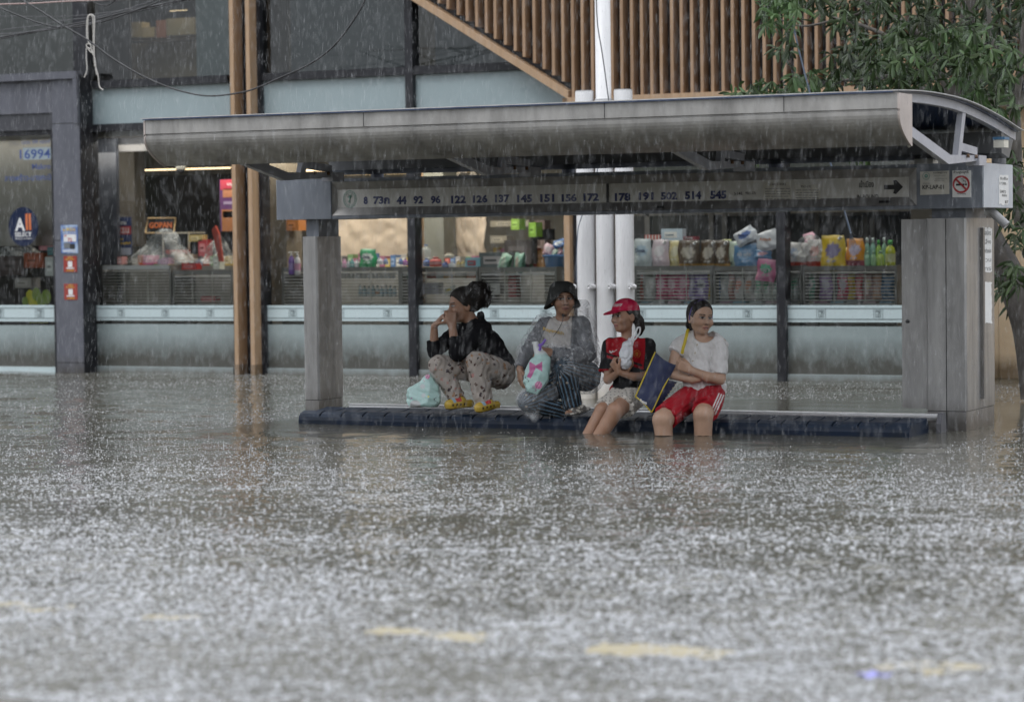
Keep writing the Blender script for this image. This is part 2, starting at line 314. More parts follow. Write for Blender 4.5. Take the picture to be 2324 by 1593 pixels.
M_pvc = mat('cream_pvc', (.72, .7, .62), .4)
sh_t = thing('bus_shelter', 'steel bus shelter with curved roof and long route number sign', 'bus shelter', (-7.3, 16.9, -.42))
BX0, BX1, BY0, BY1, BZ0, BZ1 = -9.99, -4.616, 16.6, 17.33, 1.467, 1.763
SX0, SX1 = -9.507, -5.062
mb = MB(); mb.box(BX0, SX0, BY0, BY1, BZ0, BZ1, .012); mb.box(SX1, BX1-.004, BY0, BY1, BZ0, BZ1, .0)
mb.box(SX0, SX1, BY0+.07, BY1-.003, BZ0+.003, BZ1-.003); mb.box(SX0, SX1, BY0+.002, BY0+.07, BZ1-.024, BZ1-.001); mb.box(SX0, SX1, BY0+.002, BY0+.07, BZ0+.001, BZ0+.022)
beam = mb.build('beam', M_paint, sh_t)
mb = MB(); mb.box(BX1-.003, BX1+.006, BY0+.004, BY1-.004, BZ0+.003, BZ1-.003); cap_ = mb.build('end_plate', M_pale, beam)
# sign: bevelled frame round a recessed white panel
iz0, iz1 = Py(770, 472, 16.64)[2], Py(770, 431, 16.64)[2]; ix0, ix1 = Py(765, 450, 16.64)[0], Py(2063, 430, 16.64)[0]
oz0, oz1 = BZ0+.024, BZ1-.026
sign = MB(); o_ = [(SX0, 16.598, oz0), (SX1, 16.598, oz0), (SX1, 16.598, oz1), (SX0, 16.598, oz1)]; n_ = [(ix0, 16.642, iz0), (ix1, 16.642, iz0), (ix1, 16.642, iz1), (ix0, 16.642, iz1)]
for i in range(4):
    j = (i+1) % 4; sign.add([o_[i], o_[j], n_[j], n_[i]], [(0, 1, 2, 3)])
sign = sign.build('sign_frame', M_fasc, sh_t)
pn = MB(); pn.box(ix0, ix1, 16.644, 16.66, iz0, iz1); pn = pn.build('sign_panel', M_white, sh_t)
mb = MB(); a = Py(1379, 440, 16.64)[0]; mb.box(a-.008, a+.008, 16.636, 16.6435, iz0+.001, iz1-.001); mb.build('panel_divider', M_black, pn)
for x0, x1, y0, y1 in ((1490, 1505, 467.5, 473), (1994, 2021, 455, 461)):
    p, q = Py(x0, y1, 16.6), Py(x1, y0, 16.6); mb = MB(); mb.add([(p[0], 16.605, p[2]), (q[0], 16.605, p[2]), (q[0], 16.612, q[2]), (p[0], 16.612, q[2])], [(0, 1, 2, 3)]); mb.build('black_tape', M_black, pn)
def T3(cx): return 595.9+cx*.31748
def T4(cx): return 1305.3+cx*.32969
def T5(cx): return 1645.9+cx*.32066
def stext(s, x0, x1, y0, y1, m, parent, Y=16.6425, bold=.02, name='lettering'):
    p, q = Py(x0, y1, Y), Py(x1, y0, Y); return text(name, s, p[0], q[0], p[2], q[2], Y, m, parent, bold)
for s, a, b, y0, y1 in (('8', 722, 752, 333, 390), ('73ก', 792, 908, 330, 390), ('44', 958, 1028, 330, 390), ('92', 1078, 1148, 328, 388), ('96', 1202, 1272, 326, 386), ('122', 1348, 1452, 325, 384), ('126', 1503, 1608, 321, 380), ('137', 1662, 1765, 318, 378), ('145', 1820, 1928, 318, 377), ('151', 1985, 2085, 315, 375), ('156', 2138, 2245, 313, 372)):
    stext(s, T3(a), T3(b), 340.5+y0*.31748, 340.5+y1*.31748, M_navy, pn, bold=.05, name='route_number')
for s, a, b, y0, y1 in (('172', 57, 163, 297, 355), ('178', 273, 380, 295, 355), ('191', 437, 540, 290, 348), ('502', 590, 702, 288, 346), ('514', 756, 868, 283, 342), ('545', 930, 1042, 279, 339)):
    stext(s, T4(a), T4(b), 340.5+y0*.32969, 340.5+y1*.32969, M_navy, pn, bold=.05, name='route_number')
def s4(s, a, b, y0, y1, m=M_black, Y=16.6425, bold=.01): return stext(s, T4(a), T4(b), 340.5+y0*.32969, 340.5+y1*.32969, m, pn, Y, bold)
s4('514E', 1095, 1152, 290, 311); s4('95(1-23)', 1172, 1242, 288, 312); s4('เข้าเมือง', 1955, 2055, 208, 260, bold=.015); s4('IN-BOUND', 1940, 2088, 306, 341, bold=.015)
def notice(x0, x1, y0, y1, Y, m, parent, name='paper_notice', tilt=0):
    p, q = Py(x0, y1, Y), Py(x1, y0, Y); mb = MB(); t = (q[0]-p[0])*tilt; mb.prism([(p[0], p[2]), (q[0], p[2]+t), (q[0], q[2]+t), (p[0], q[2])], Y, Y+.0015, 'y'); return mb.build(name, m, parent)
P1 = notice(T4(1293), T4(1490), 340.5+222*.33, 340.5+360*.33, 16.6405, M_paper, pn); P2 = notice(T4(1508), T4(1688), 340.5+236*.33, 340.5+352*.33, 16.6405, M_paper, pn)
stext('514E(1-55E)', T4(1330), T4(1450), 340.5+229*.33, 340.5+249*.33, M_black, P1, 16.6395, .01); stext('95(1-23)', T4(1553), T4(1622), 340.5+243*.33, 340.5+264*.33, M_black, P2, 16.6395, .01)
M_grey_ink = mat('grey_ink', (.25, .25, .25), .6)
for par, a, b, rows in ((P1, 1308, 1478, (264, 283, 300, 317, 336)), (P2, 1518, 1676, (274, 292, 309, 326))):
    mb = MB()
    for r in rows:
        x = a
        while x < b-8:
            e = min(b, x+rng.uniform(14, 46)); p, q = Py(T4(x), 340.5+(r+6)*.33, 16.6395), Py(T4(e), 340.5+r*.33, 16.6395); mb.add([(p[0], 16.6395, p[2]), (q[0], 16.6395, p[2]), (q[0], 16.6395, q[2]), (p[0], 16.6395, q[2])], [(0, 1, 2, 3)]); x = e+rng.uniform(4, 9)
    mb.build('printed_lines', M_grey_ink, par)
# arrow
mb = MB(); pts = [Py(T4(a), 340.5+b_*.32969, 16.6425) for a, b_ in ((2127, 242), (2195, 241), (2190, 212), (2210, 208), (2257, 255), (2208, 305), (2190, 298), (2198, 272), (2127, 273))]
mb.prism([(p[0], p[2]) for p in pts], 16.6405, 16.643, 'y'); mb.build('arrow', M_black, pn)
def ring(mb, x, z, y, r0, r1, n=40, ez=1):
    for i in range(n):
        a, b_ = 2*math.pi*i/n, 2*math.pi*(i+1)/n
        mb.add([(x+r0*math.cos(a), y, z+ez*r0*math.sin(a)), (x+r1*math.cos(a), y, z+ez*r1*math.sin(a)), (x+r1*math.cos(b_), y, z+ez*r1*math.sin(b_)), (x+r0*math.cos(b_), y, z+ez*r0*math.sin(b_))], [(0, 1, 2, 3)])
def disc(mb, x, z, y, r, n=32, ez=1): mb.add([(x+r*math.cos(2*math.pi*i/n), y, z+ez*r*math.sin(2*math.pi*i/n)) for i in range(n)], [tuple(range(n))])
# round green city emblem, left of the numbers (ring with a rider-like tuft of strokes kept plain)
mb = MB(); c = Py(T3(624), 340.5+352*.3175, 16.6425); r = .055; ring(mb, c[0], c[2], 16.6425, r*.95, r*1.02, ez=1.12); ring(mb, c[0], c[2], 16.6425, r*.72, r*.76, ez=1.12)
for i in range(18):
    a = 2*math.pi*i/18; mb.tube([(c[0]+r*.8*math.cos(a), 16.642, c[2]+r*.9*math.sin(a)), (c[0]+r*.9*math.cos(a+.1), 16.642, c[2]+r*1.0*math.sin(a+.1))], .0018, 4)
for dx, dz, ex, ez in ((0, -.03, 0, .02), (0, .005, -.018, .02), (0, .005, .018, .022), (0, .015, -.012, .034), (0, .015, .012, .034), (0, -.01, -.014, -.02)):
    mb.tube([(c[0]+dx, 16.642, c[2]+dz), (c[0]+ex, 16.642, c[2]+ez)], .003, 4)
mb.build('emblem', M_green, pn)
# notices on the beam's right block
KP = notice(T5(1380), T5(1585), 1212*.32066, 1382*.32066, 16.597, M_paper, beam, 'stop_code_plate', .015)
stext('KP-LAP-01', T5(1396), T5(1548), 1308*.32066, 1342*.32066, M_black, KP, 16.5955, .02)
mb = MB(); c = Py(T5(1422), 1247*.32066, 16.5955); ring(mb, c[0], c[2], 16.5955, .022, .025); ring(mb, c[0], c[2], 16.5955, .004, .012); mb.build('emblem', M_green, KP)
stext('ศาลาที่พักผู้โดยสาร', T5(1472), T5(1570), 1214*.32066, 1234*.32066, M_black, KP, 16.5955, .01)
stext('ชุมชนประชาอุทิศ', T5(1480), T5(1560), 1238*.32066, 1252*.32066, M_grey_ink, KP, 16.5955, .0); stext('เขตวังทองหลาง', T5(1485), T5(1570), 1258*.32066, 1272*.32066, M_grey_ink, KP, 16.5955, 0); stext('กรุงเทพมหานคร', T5(1480), T5(1550), 1276*.32066, 1288*.32066, M_grey_ink, KP, 16.5955, 0); stext('รหัสศาลา', T5(1397), T5(1447), 1292*.32066, 1306*.32066, M_grey_ink, KP, 16.5955, 0)
NS = notice(T5(1608), T5(1740), 1205*.32066, 1398*.32066, 16.597, M_wpaper, beam, 'no_smoking_sign', -.01)
stext('ห้ามสูบบุหรี่', T5(1616), T5(1722), 1207*.32066, 1234*.32066, M_black, NS, 16.5955, .015); stext('No Smoking', T5(1640), T5(1702), 1366*.32066, 1380*.32066, M_black, NS, 16.5955, .01)
mb = MB(); c = Py(T5(1670), 1306*.32066, 16.5955); r = .058; ring(mb, c[0], c[2], 16.5955, r*.78, r)
a = math.radians(-45); dx, dz = math.cos(a), math.sin(a); nx_, nz_ = -dz*.006, dx*.006
mb.add([(c[0]-dx*r*.8+nx_, 16.594, c[2]-dz*r*.8+nz_), (c[0]-dx*r*.8-nx_, 16.594, c[2]-dz*r*.8-nz_), (c[0]+dx*r*.8-nx_, 16.594, c[2]+dz*r*.8-nz_), (c[0]+dx*r*.8+nx_, 16.594, c[2]+dz*r*.8+nz_)], [(0, 1, 2, 3)]); mb.build('red_ring', M_red, NS)
mb = MB(); mb.add([(c[0]-.035, 16.5955, c[2]-.008), (c[0]+.022, 16.5955, c[2]-.008), (c[0]+.022, 16.5955, c[2]+.004), (c[0]-.035, 16.5955, c[2]+.004)], [(0, 1, 2, 3)])
mb.add([(c[0]+.026, 16.5955, c[2]-.008), (c[0]+.038, 16.5955, c[2]-.008), (c[0]+.038, 16.5955, c[2]+.004), (c[0]+.026, 16.5955, c[2]+.004)], [(0, 1, 2, 3)])
mb.tube([(c[0]+.032, 16.595, c[2]+.008), (c[0]+.03, 16.595, c[2]+.02), (c[0]+.015, 16.595, c[2]+.022), (c[0]+.012, 16.595, c[2]+.034), (c[0]-.002, 16.595, c[2]+.036)], .002, 4); mb.build('cigarette', M_black, NS)
def sidenotice(px0, px1, py0, py1, X, m, parent, name, ragged=.006, n=26):
    a, b_ = Px(px0, py1, X), Px(px1, py0, X); pts = []
    for i in range(n):
        t = 4*i/n; e = rng.normal(0, ragged)
        y, z = ((a[1]+(b_[1]-a[1])*t, a[2]) if t < 1 else (b_[1], a[2]+(b_[2]-a[2])*(t-1)) if t < 2 else (b_[1]+(a[1]-b_[1])*(t-2), b_[2]) if t < 3 else (a[1], b_[2]+(a[2]-b_[2])*(t-3)))
        pts.append((y+e, z+e*rng.uniform(-1, 1)))
    mb = MB(); mb.prism(pts, X, X+.002, 'x'); return mb.build(name, m, parent), a, b_
EP, a, b_ = sidenotice(T5(1937), T5(2003), 1243*.32066, 1450*.32066, BX1+.0065, M_wpaper, beam, 'torn_notice')
for s, f0, f1, h in (('รับซื้อ', .1, .9, .84), ('17,000.-', .05, .85, .66), ('500/ว', .08, .7, .4), ('เงินด่วน', .3, .8, .28), ('87', .6, .95, .05)):
    text('lettering', s, a[1]+(b_[1]-a[1])*f0, a[1]+(b_[1]-a[1])*f1, a[2]+(b_[2]-a[2])*h, a[2]+(b_[2]-a[2])*(h+.1), BX1+.0095, M_black, EP, .01, rotz=90)
# fascia: flat strip, groove, curved belly
FX0, FX1, FY, FB = -9.672, -4.508, 14.42, 14.665
prof = [(FY, 2.118), (FY, 2.026), (FY+.012, 2.022), (FY+.012, 2.014), (FY, 2.010)]
for i in range(11):
    t = i/10; prof.append((FY+.235*t**2.2, 2.008-(2.008-1.818)*(1-(1-t)**1.0)))
prof += [(FB, 1.818), (FB, 2.118)]
mb = MB(); n = len(prof)
for i in range(n):
    j = (i+1) % n; k = 24
    xs = np.linspace(FX0, FX1, k+1); mb.add([(x, prof[i][0], prof[i][1]) for x in xs]+[(x, prof[j][0], prof[j][1]) for x in xs], [(q, k+1+q, k+2+q, q+1) for q in range(k)], 4 < i < 15)
mb.build('fascia', M_fasc, sh_t)
for X0, X1, nm in ((FX1, FX1+.012, 'end_cap'), (FX0-.012, FX0, 'end_cap')):
    mb = MB(); mb.prism([(y-.004 if y < FB else y, z-.004) for y, z in prof], X0, X1, 'x'); mb.build(nm, mat('end_cap_steel', (.5, .44, .41), .4, .4), sh_t)
for xs in (-8.02, -6.35, -5.2): mb = MB(); mb.box(xs-.0015, xs+.0015, FY-.003, FY+.1, 2.028, 2.117); mb.build('fascia_joint', M_dark, sh_t)
# roof sheet: arch
RP = np.array([(14.40, 2.122), (14.46, 2.128), (14.8, 2.142), (15.15, 2.147), (15.7, 2.139), (16.05, 2.118), (16.35, 2.09), (16.8, 2.04), (17.2, 1.978)])
ys = np.linspace(14.40, 17.2, 25); zs = np.interp(ys, RP[:, 0], RP[:, 1]); zs = np.convolve(np.pad(zs, 2, 'edge'), [.1, .2, .4, .2, .1], 'valid')
arch = list(zip(ys, zs))
mb = MB(); mb.prism([(y, z+.006) for y, z in arch]+[(y, z) for y, z in arch[::-1]], -9.70, -4.50, 'x'); mb.build('roof_sheet', mat('roof_top', (.5, .5, .5), .4, c2=(.3, .3, .3), vscale=8), sh_t)
mb = MB(); mb.prism([(y, z-.002) for y, z in arch]+[(y, z-.008) for y, z in arch[::-1]], -9.68, -4.53, 'x'); mb.build('roof_lining', M_blueroof, sh_t)
def bracket_x(px_): return Px(px_, 372+(1300-px_)*.02, 0)[0]
# four roof brackets: rib under the sheet, raking strut, foot, post
BRX = [-9.36, -7.78, -6.19, -4.60]
for i, X in enumerate(BRX):
    m_ = M_lilac; rib = MB(); rr = [(y, z) for y, z in arch if y > 14.6]
    rib.prism([(y, z-.009) for y, z in rr]+[(y, z-.062) for y, z in rr[::-1]], X, X+.045, 'x'); rb = rib.build('roof_rib', m_, sh_t)
    s = MB(); s.prism([(14.6, 1.985), (14.6, 1.925), (15.62, 1.735-.005), (16.25, 1.735-.005+.033), (16.25, 1.80), (15.66, 1.788)], X+.001, X+.043, 'x')
    s.prism([(15.83, 1.785), (15.90, 1.785), (16.03, 2.10), (15.96, 2.105)], X+.003, X+.041, 'x'); s.prism([(15.93, 1.87), (16.28, 1.85), (16.28, 1.80), (15.92, 1.82)], X+.005, X+.039, 'x')
    s.build('strut', m_, sh_t)
    s = MB(); s.lathe((X-.05, 17.12, 1.764), [(.048, 0), (.048, .09), (.044, .10), (.040, .24)], 14); s.build('post', m_, sh_t); s = MB(); s.box(X-.03, X+.06, 16.25, 16.42, 1.735, 1.80); s.build('post_foot', m_, sh_t)
    for y in (16.21, 16.02): s = MB(); s.lathe((X+.05, y, 1.79), [(.012, -.012), (.012, .012)], 6); s.build('bolt', mat('rusty_bolt', (.16, .09, .05), .6, .5), sh_t)
mb = MB(); mb.prism([(16.86, 1.97), (16.86, 1.83), (17.05, 1.80), (17.16, 1.93), (17.12, 1.965)], -9.68, -4.56, 'x'); mb.build('rear_gutter', mat('gutter_grey', (.13, .135, .14), .5), sh_t)
p = Px(2274, 318, -4.5); mb = MB(); mb.box(-4.54, -4.47, p[1]-.06, p[1]+.05, p[2]-.05, p[2]+.0); mb.build('rain_lamp_box', M_pvc, sh_t); mb = MB(); mb.box(-4.545, -4.465, p[1]-.065, p[1]+.055, p[2], p[2]+.018); mb.build('blue_lid', mat('blue_plastic', (.05, .16, .3), .4), sh_t)
mb = MB(); mb.box(-5.2, -5.07, 17.0, 17.12, 1.76, 1.90); mb.box(-5.21, -5.06, 16.99, 17.13, 1.90, 1.915); mb.build('junction_box', M_pvc, sh_t)
mb = MB(); mb.tube([(-5.16, 16.5, 2.03), (-5.12, 16.55, 1.92), (-5.11, 16.6, 1.88)], .012, 8); mb.build('conduit', M_pvc, sh_t)
# downpipe under the beam's right end
mb = MB(); mb.tube([Py(2235, 480, 17.0), Py(2252, 482, 17.0), Py(2285, 512, 17.0)], .03, 10); mb.build('drain_spout', mat('grey_pvc', (.5, .5, .5), .4), sh_t)
# pillars
def pillar(X0, X1, Yf, Yb, ztop, seams, neck):
    p = MB(); ch = .012; p.prism([(X0+ch, Yf), (X1-ch, Yf), (X1, Yf+ch), (X1, Yb), (X0, Yb), (X0, Yf+ch)], .13, ztop)
    p = p.build('pillar', M_steel, sh_t)
    b_ = MB(); b_.prism([(X0+.004, Yf+.004), (X1-.004, Yf+.004), (X1-.004, Yb), (X0+.004, Yb)], -.42, .125); b_.build('plinth', M_steel, p)
    s = MB()
    for x in seams: s.box(x-.003, x+.003, Yf-.001, Yf+.01, -.42, ztop-.005)
    s.box(X0+.006, X1-.006, Yf+.006, Yb-.006, .1245, .131); s.build('seam', M_dark, p)
    if neck: n_ = MB(); n_.box(*neck, ztop-.005, BZ0+.002); n_.build('neck', M_paint, p)
    return p
pL = pillar(-9.78, -9.655, 16.62, 16.98, 1.34, (), (-9.765, -9.66, 16.66, 16.96))
pR = pillar(-5.015, -4.742, 16.64, 17.33, 1.403, (-4.878,), (-4.99, -4.76, 16.7, 17.2))
mb = MB(); mb.box(-5.20, -5.022, 16.70, 16.735, .14, 1.40); fl = mb.build('door_panel', M_steel, pR)
mb = MB(); mb.lathe((0, 0, 0), [(.012, 0), (.012, .012), (.004, .014)], 10); mb.v = [(-5.16+x, 16.70-z, .72+y) for x, y, z in mb.v]; mb.build('lock', M_dark, fl)
# right face strip and torn posters
a, b_ = Px(2228, 905, -4.741), Px(2222, 517, -4.741)
mb = MB(); mb.box(-4.7415, -4.722, a[1]-.012, a[1]+.028, a[2], b_[2]); mb.build('edge_strip', mat('strip_steel', (.22, .21, .2), .45, .6), pR)
for x0, x1, y0, y1, s in ((2226, 2250, 517, 618, 5), (2230, 2250, 640, 735, 0)):
    o_, a, b_ = sidenotice(x0, x1, y0, y1, -4.7415, M_wpaper, pR, 'torn_poster', .008, 40)
    for k in range(s):
        text('lettering', ('รับสมัคร', 'พี่เลี้ยง', 'หลายตำแหน่ง', 'ด่วน', 'โทร')[k], a[1]+.02, b_[1]-.02, b_[2]-.05-k*.06, b_[2]-.015-k*.06, -4.7385, M_grey_ink, o_, .01, rotz=90)
# ================================================================ bench
bn = thing('bench', 'long blue moulded plastic bench almost under water beneath the shelter', 'bench', (-7.2, 16.2, -.42))
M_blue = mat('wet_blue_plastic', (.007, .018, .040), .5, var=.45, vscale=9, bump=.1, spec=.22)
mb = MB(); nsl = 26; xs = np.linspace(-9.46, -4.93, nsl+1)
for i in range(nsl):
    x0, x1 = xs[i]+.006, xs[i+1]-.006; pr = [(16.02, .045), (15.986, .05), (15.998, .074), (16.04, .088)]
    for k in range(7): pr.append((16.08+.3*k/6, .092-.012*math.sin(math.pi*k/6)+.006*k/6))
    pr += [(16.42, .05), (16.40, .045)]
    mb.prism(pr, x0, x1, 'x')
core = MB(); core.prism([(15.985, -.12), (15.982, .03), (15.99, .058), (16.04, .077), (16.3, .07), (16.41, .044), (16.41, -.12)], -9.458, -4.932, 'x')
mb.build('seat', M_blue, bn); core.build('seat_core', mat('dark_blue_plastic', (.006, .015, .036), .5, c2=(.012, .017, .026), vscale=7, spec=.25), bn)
mb = MB(); mb.tube([(-9.30, 16.46, .095), (-7, 16.46, .098), (-4.86, 16.46, .1)], .024, 12); mb.build('rail', mat('polished_steel', (.85, .85, .86), .34, .7, var=.1), bn)
mb = MB(); mb.prism([(16.40, -.1), (16.40, .06), (16.44, .13), (16.5, .13), (16.52, .05), (16.5, -.1)], -4.88, -4.845, 'x'); mb.build('end_bracket', mat('bracket_grey', (.1, .1, .11), .4), bn)
for x in (-9.0, -7.2, -5.35):
    mb = MB(); mb.box(x-.03, x+.03, 16.1, 16.3, -.42, -.115); mb.build('leg', M_paint, bn)
# ================================================================ convenience store
GY = 22.0
M_blk = mat('black_frame', (.018, .019, .024), .45, .2, var=.3)
M_clad = mat('slate_cladding', (.12, .125, .15), .5, .15, var=.25, vscale=2.5, stretch=(2, 2, .5), dirt=(-.1, .22, (.06, .055, .05)))
M_frost = mat('frosted_film', (.29, .345, .35), .35, var=.2, vscale=2, dirt=(.02, .44, (.055, .05, .04)))
M_frost2 = mat('frosted_film_upper', (.30, .37, .39), .3, var=.12, vscale=1.5)
M_bandm = mat('pale_band_film', (.50, .60, .62), .4, var=.06)
M_bandl = mat('band_line', (.17, .21, .22), .5)
M_wood = mat('larch_wood', (.43, .29, .18), .6, c2=(.32, .21, .125), vscale=5, stretch=(8, 8, .5), bump=.1)
M_woodb = mat('larch_wood_wet', (.25, .145, .075), .5, c2=(.12, .07, .04), vscale=4, stretch=(6, 6, .5), bump=.1)
M_pine = mat('pale_pine_cladding', (.80, .63, .44), .55, c2=(.72, .54, .35), vscale=3, stretch=(5, 5, .5), bump=.06, dirt=(0, .25, (.2, .14, .08)))
G_clear = glass('shop_glass', (.88, .91, .90), 1.0, .015, .02); G_up = glass('upper_glass', (.62, .68, .68), 1.35, .02, .03)
M_int = mat('interior_wall', (.33, .31, .27), .7); M_intd = mat('dark_partition', (.03, .032, .036), .6); M_floor = mat('tile_floor', (.35, .34, .32), .3)
store = thing('convenience_store', 'glass fronted convenience store with dark frames and a timber slat screen', 'store', (-11, GY, -.4))
def zx(px_, py_, Y=GY): p = Py(px_, py_, Y); return p[0], p[2]
def fbox(name, x0, x1, y0, y1, z0, z1, m, parent=store): b = MB(); b.box(x0, x1, y0, y1, z0, z1); return b.build(name, m, parent)
XL, XR_ = -19.0, -6.3
ZB0, ZB1, ZF0, ZF1, ZW0 = .526, .678, .06, .49, .69       # logo band, frosted panel, clear glass start
ZT0, ZT1, ZU0, ZU1 = 2.45, 2.522, 2.885, 2.962             # lower transom, upper transom
mulls = [(-15.57, -15.39), (-13.43, -13.35), (-11.737, -11.655), (-7.991, -7.908)]
for a, b_ in mulls: fbox('mullion', a, b_, GY-.07, GY+.08, -.42, 4.3, M_blk)
fbox('mullion', -10.05+.055, -10.05+.12, GY-.05, GY+.08, -.42, 2.56, M_blk)
fbox('timber_post', -10.06, -10.003, GY-.12, GY+.06, -.42, 2.6, M_wood)
# pairs of timber fins
for a in (Py(531, 700, GY-.2)[0], Py(567.5, 700, GY-.2)[0]):
    p = MB(); p.box(a, a+.045, GY-.20, GY-.03, .10, 4.3); p = p.build('timber_post', M_wood, store)
    q = MB(); q.box(a-.002, a+.047, GY-.202, GY-.028, -.42, .10); q.build('post_base', mat('wet_timber_base', (.22, .15, .09), .4), p)
fbox('post_backing', -13.69, -13.43, GY-.03, GY+.05, -.42, 4.3, M_blk)
bays = [(-15.39, -13.745), (-13.35, -11.737), (-11.655, -10.06), (-9.93, -7.991), (-7.908, XR_)]
glx = 0
def seven(x, z0, z1, Y, parent):
    """small grey logo tile: frame, a bold 7 and a row of capitals across its stem"""
    w_ = (z1-z0)*.86; lg = MB(); h = z1-z0; x0, x1 = x-w_/2, x+w_/2
    def q(a, b_, c, d): lg.add([(x0+a*w_, Y, z0+c*h), (x0+b_*w_, Y, z0+c*h), (x0+b_*w_, Y, z0+d*h), (x0+a*w_, Y, z0+d*h)], [(0, 1, 2, 3)])
    q(-.16, -.1, -.05, 1.05); q(1.1, 1.16, -.05, 1.05)
    q(.08, .92, .90, .96); q(.08, .14, .66, .90); q(.86, .92, .66, .90); q(.08, .92, .08, .14)
    lg.add([(x0+a*w_, Y, z0+c*h) for a, c in ((.2, .70), (.78, .70), (.78, .84), (.2, .84))], [(0, 1, 2, 3)])
    lg.add([(x0+a*w_, Y, z0+c*h) for a, c in ((.58, .70), (.78, .70), (.66, .46), (.50, .46))], [(0, 1, 2, 3)])
    lg.add([(x0+a*w_, Y, z0+c*h) for a, c in ((.46, .32), (.60, .32), (.58, .14), (.42, .14))], [(0, 1, 2, 3)])
    for s in (0, 1): lg.add([(x0+a*w_, Y, z0+c*h) for a, c in (((.08, .66), (.14, .66), (.26, .14), (.18, .14)) if not s else ((.86, .66), (.92, .66), (.82, .14), (.74, .14)))], [(0, 1, 2, 3)])
    lo = lg.build('logo_tile', M_bandl, parent); text('lettering', 'ELEVEN', x0+.16*w_, x1-.16*w_, z0+.34*h, z0+.44*h, Y-.001, M_bandl, lo, .02)
logos = {0: (375, 485-7, 585), 1: (664, 776, 893), 2: (1009+0, 1120, 1228), 3: (1455, 1695), 4: (1863, 1992)}
logos[0] = (.2851*968, .2851*1320, .2851*1678)
logos[1] = (624.3+.30526*135, 624.3+.30526*487, 624.3+.30526*840); logos[2] = (624.3+.30526*1266, 624.3+.30526*1635, 624.3+.30526*2010)
logos[3] = (1362+.30526*310, 1362+.30526*1098); logos[4] = (1362+.30526*1645, 1362+.30526*2070)
for i, (a, b_) in enumerate(bays):
    fbox('plinth_strip', a, b_, GY-.03, GY+.05, -.42, ZF0, mat('plinth_film', (.33, .39, .40), .4, dirt=(-.05, .1, (.12, .115, .10))))
    fbox('frosted_panel', a, b_, GY-.004, GY+.004, ZF0, ZF1, M_frost)
    bd = fbox('logo_band', a, b_, GY-.008, GY+.004, ZB0, ZB1, M_bandm)
    lines = MB(); lines.box(a, b_, GY-.0105, GY-.008, ZB0+.024, ZB0+.032); lines.box(a, b_, GY-.0105, GY-.008, ZB1-.032, ZB1-.024); lines.build('band_line', M_bandl, bd)
    for px_ in logos[i]:
        x = Py(px_, 713, GY)[0]
        if a+.03 < x < b_-.03 or True: seven(x, ZB0+.038, ZB1-.038, GY-.0112, bd)
    tr = ZT0 if i < 2 else (ZT0)
    gp = MB(); gp.add([(a, GY, ZF1), (b_, GY, ZF1), (b_, GY, ZB0), (a, GY, ZB0)], [(0, 1, 2, 3)]); gp.add([(a, GY+.002, ZB1), (b_, GY+.002, ZB1), (b_, GY+.002, ZT0), (a, GY+.002, ZT0)], [(0, 1, 2, 3)])
    gp.build('window_pane', G_clear, store)
    fbox('transom', a, b_, GY-.05, GY+.07, ZT0, ZT1, M_blk)
# upper floor: frosted strip, transom, dark glass, up to the diagonal trim
for i, (a, b_) in enumerate([(-19.0, -15.57), (-15.39, -13.745), (-13.35, -11.737), (-11.655, -9.99)]):
    if i: fbox('frosted_strip', a, b_, GY-.004, GY+.004, ZT1, ZU0, M_frost2)
    fbox('transom', a, b_, GY-.055, GY+.07, ZU0 if i else ZU0-.0, ZU1, M_blk)
    gp = MB(); gp.add([(a, GY, ZU1), (b_, GY, ZU1), (b_, GY, 4.3), (a, GY, 4.3)], [(0, 1, 2, 3)]); gp.build('window_pane', G_up, store)
fbox('parapet', XL, -4, GY-.1, GY+.1, 4.3, 4.42, M_clad)
fbox('side_wall', XL, XL+.1, GY, GY+6, -.42, 4.35, M_clad)
# diagonal timber trim and stepped slats
DX0, DZ0, DX1, DZ1 = -12.6, 4.197, -9.986, 2.595
dl = math.hypot(DX1-DX0, DZ1-DZ0); ux, uz = (DX1-DX0)/dl, (DZ1-DZ0)/dl; tw = .065
tr = MB(); tr.prism([(DX0, DZ0), (DX1+.02, DZ1-.012), (DX1+.02, DZ1+tw), (DX0, DZ0+tw*1.17)], GY-.20, GY-.06, 'y'); tr.build('diagonal_trim', M_wood, store)
fbox('screen_rail', -9.97, -6.0, GY-.21, GY-.05, 2.535, 2.60, M_wood)
sl_ = MB(); x = -12.3; k = 0
while x < -4.6:
    zb = 2.602 if x > DX1 else DZ1 + tw*1.17 + (DX1-x)*(DZ0-DZ1)/(DX1-DX0) + .05
    zb = max(zb, 2.602); j = rng.normal(0, .0025)
    sl_.box(x+j, x+.029+j, GY-.185, GY-.055, zb, 4.3); x += .0985; k += 1
sl_.build('slat_screen', M_woodb if False else mat('slat_wood', (.36, .235, .145), .55, c2=(.23, .14, .08), vscale=4, stretch=(5, 5, .45), bump=.1), store)
bk = MB(); bk.prism([(DX0, DZ0+.05), (DX1+.05, DZ1+.04), (-4.6, DZ1-.03), (-4.6, 4.3), (DX0, 4.3)], GY-.045, GY-.02, 'y'); bk.build('screen_backing', mat('screen_backing', (.03, .028, .028), .7), store)
bx_ = MB(); bx_.box(-9.99, -4.6, GY-.018, GY+.1, ZT1, 2.9); bx_.build('beam_backing', M_blk, store)
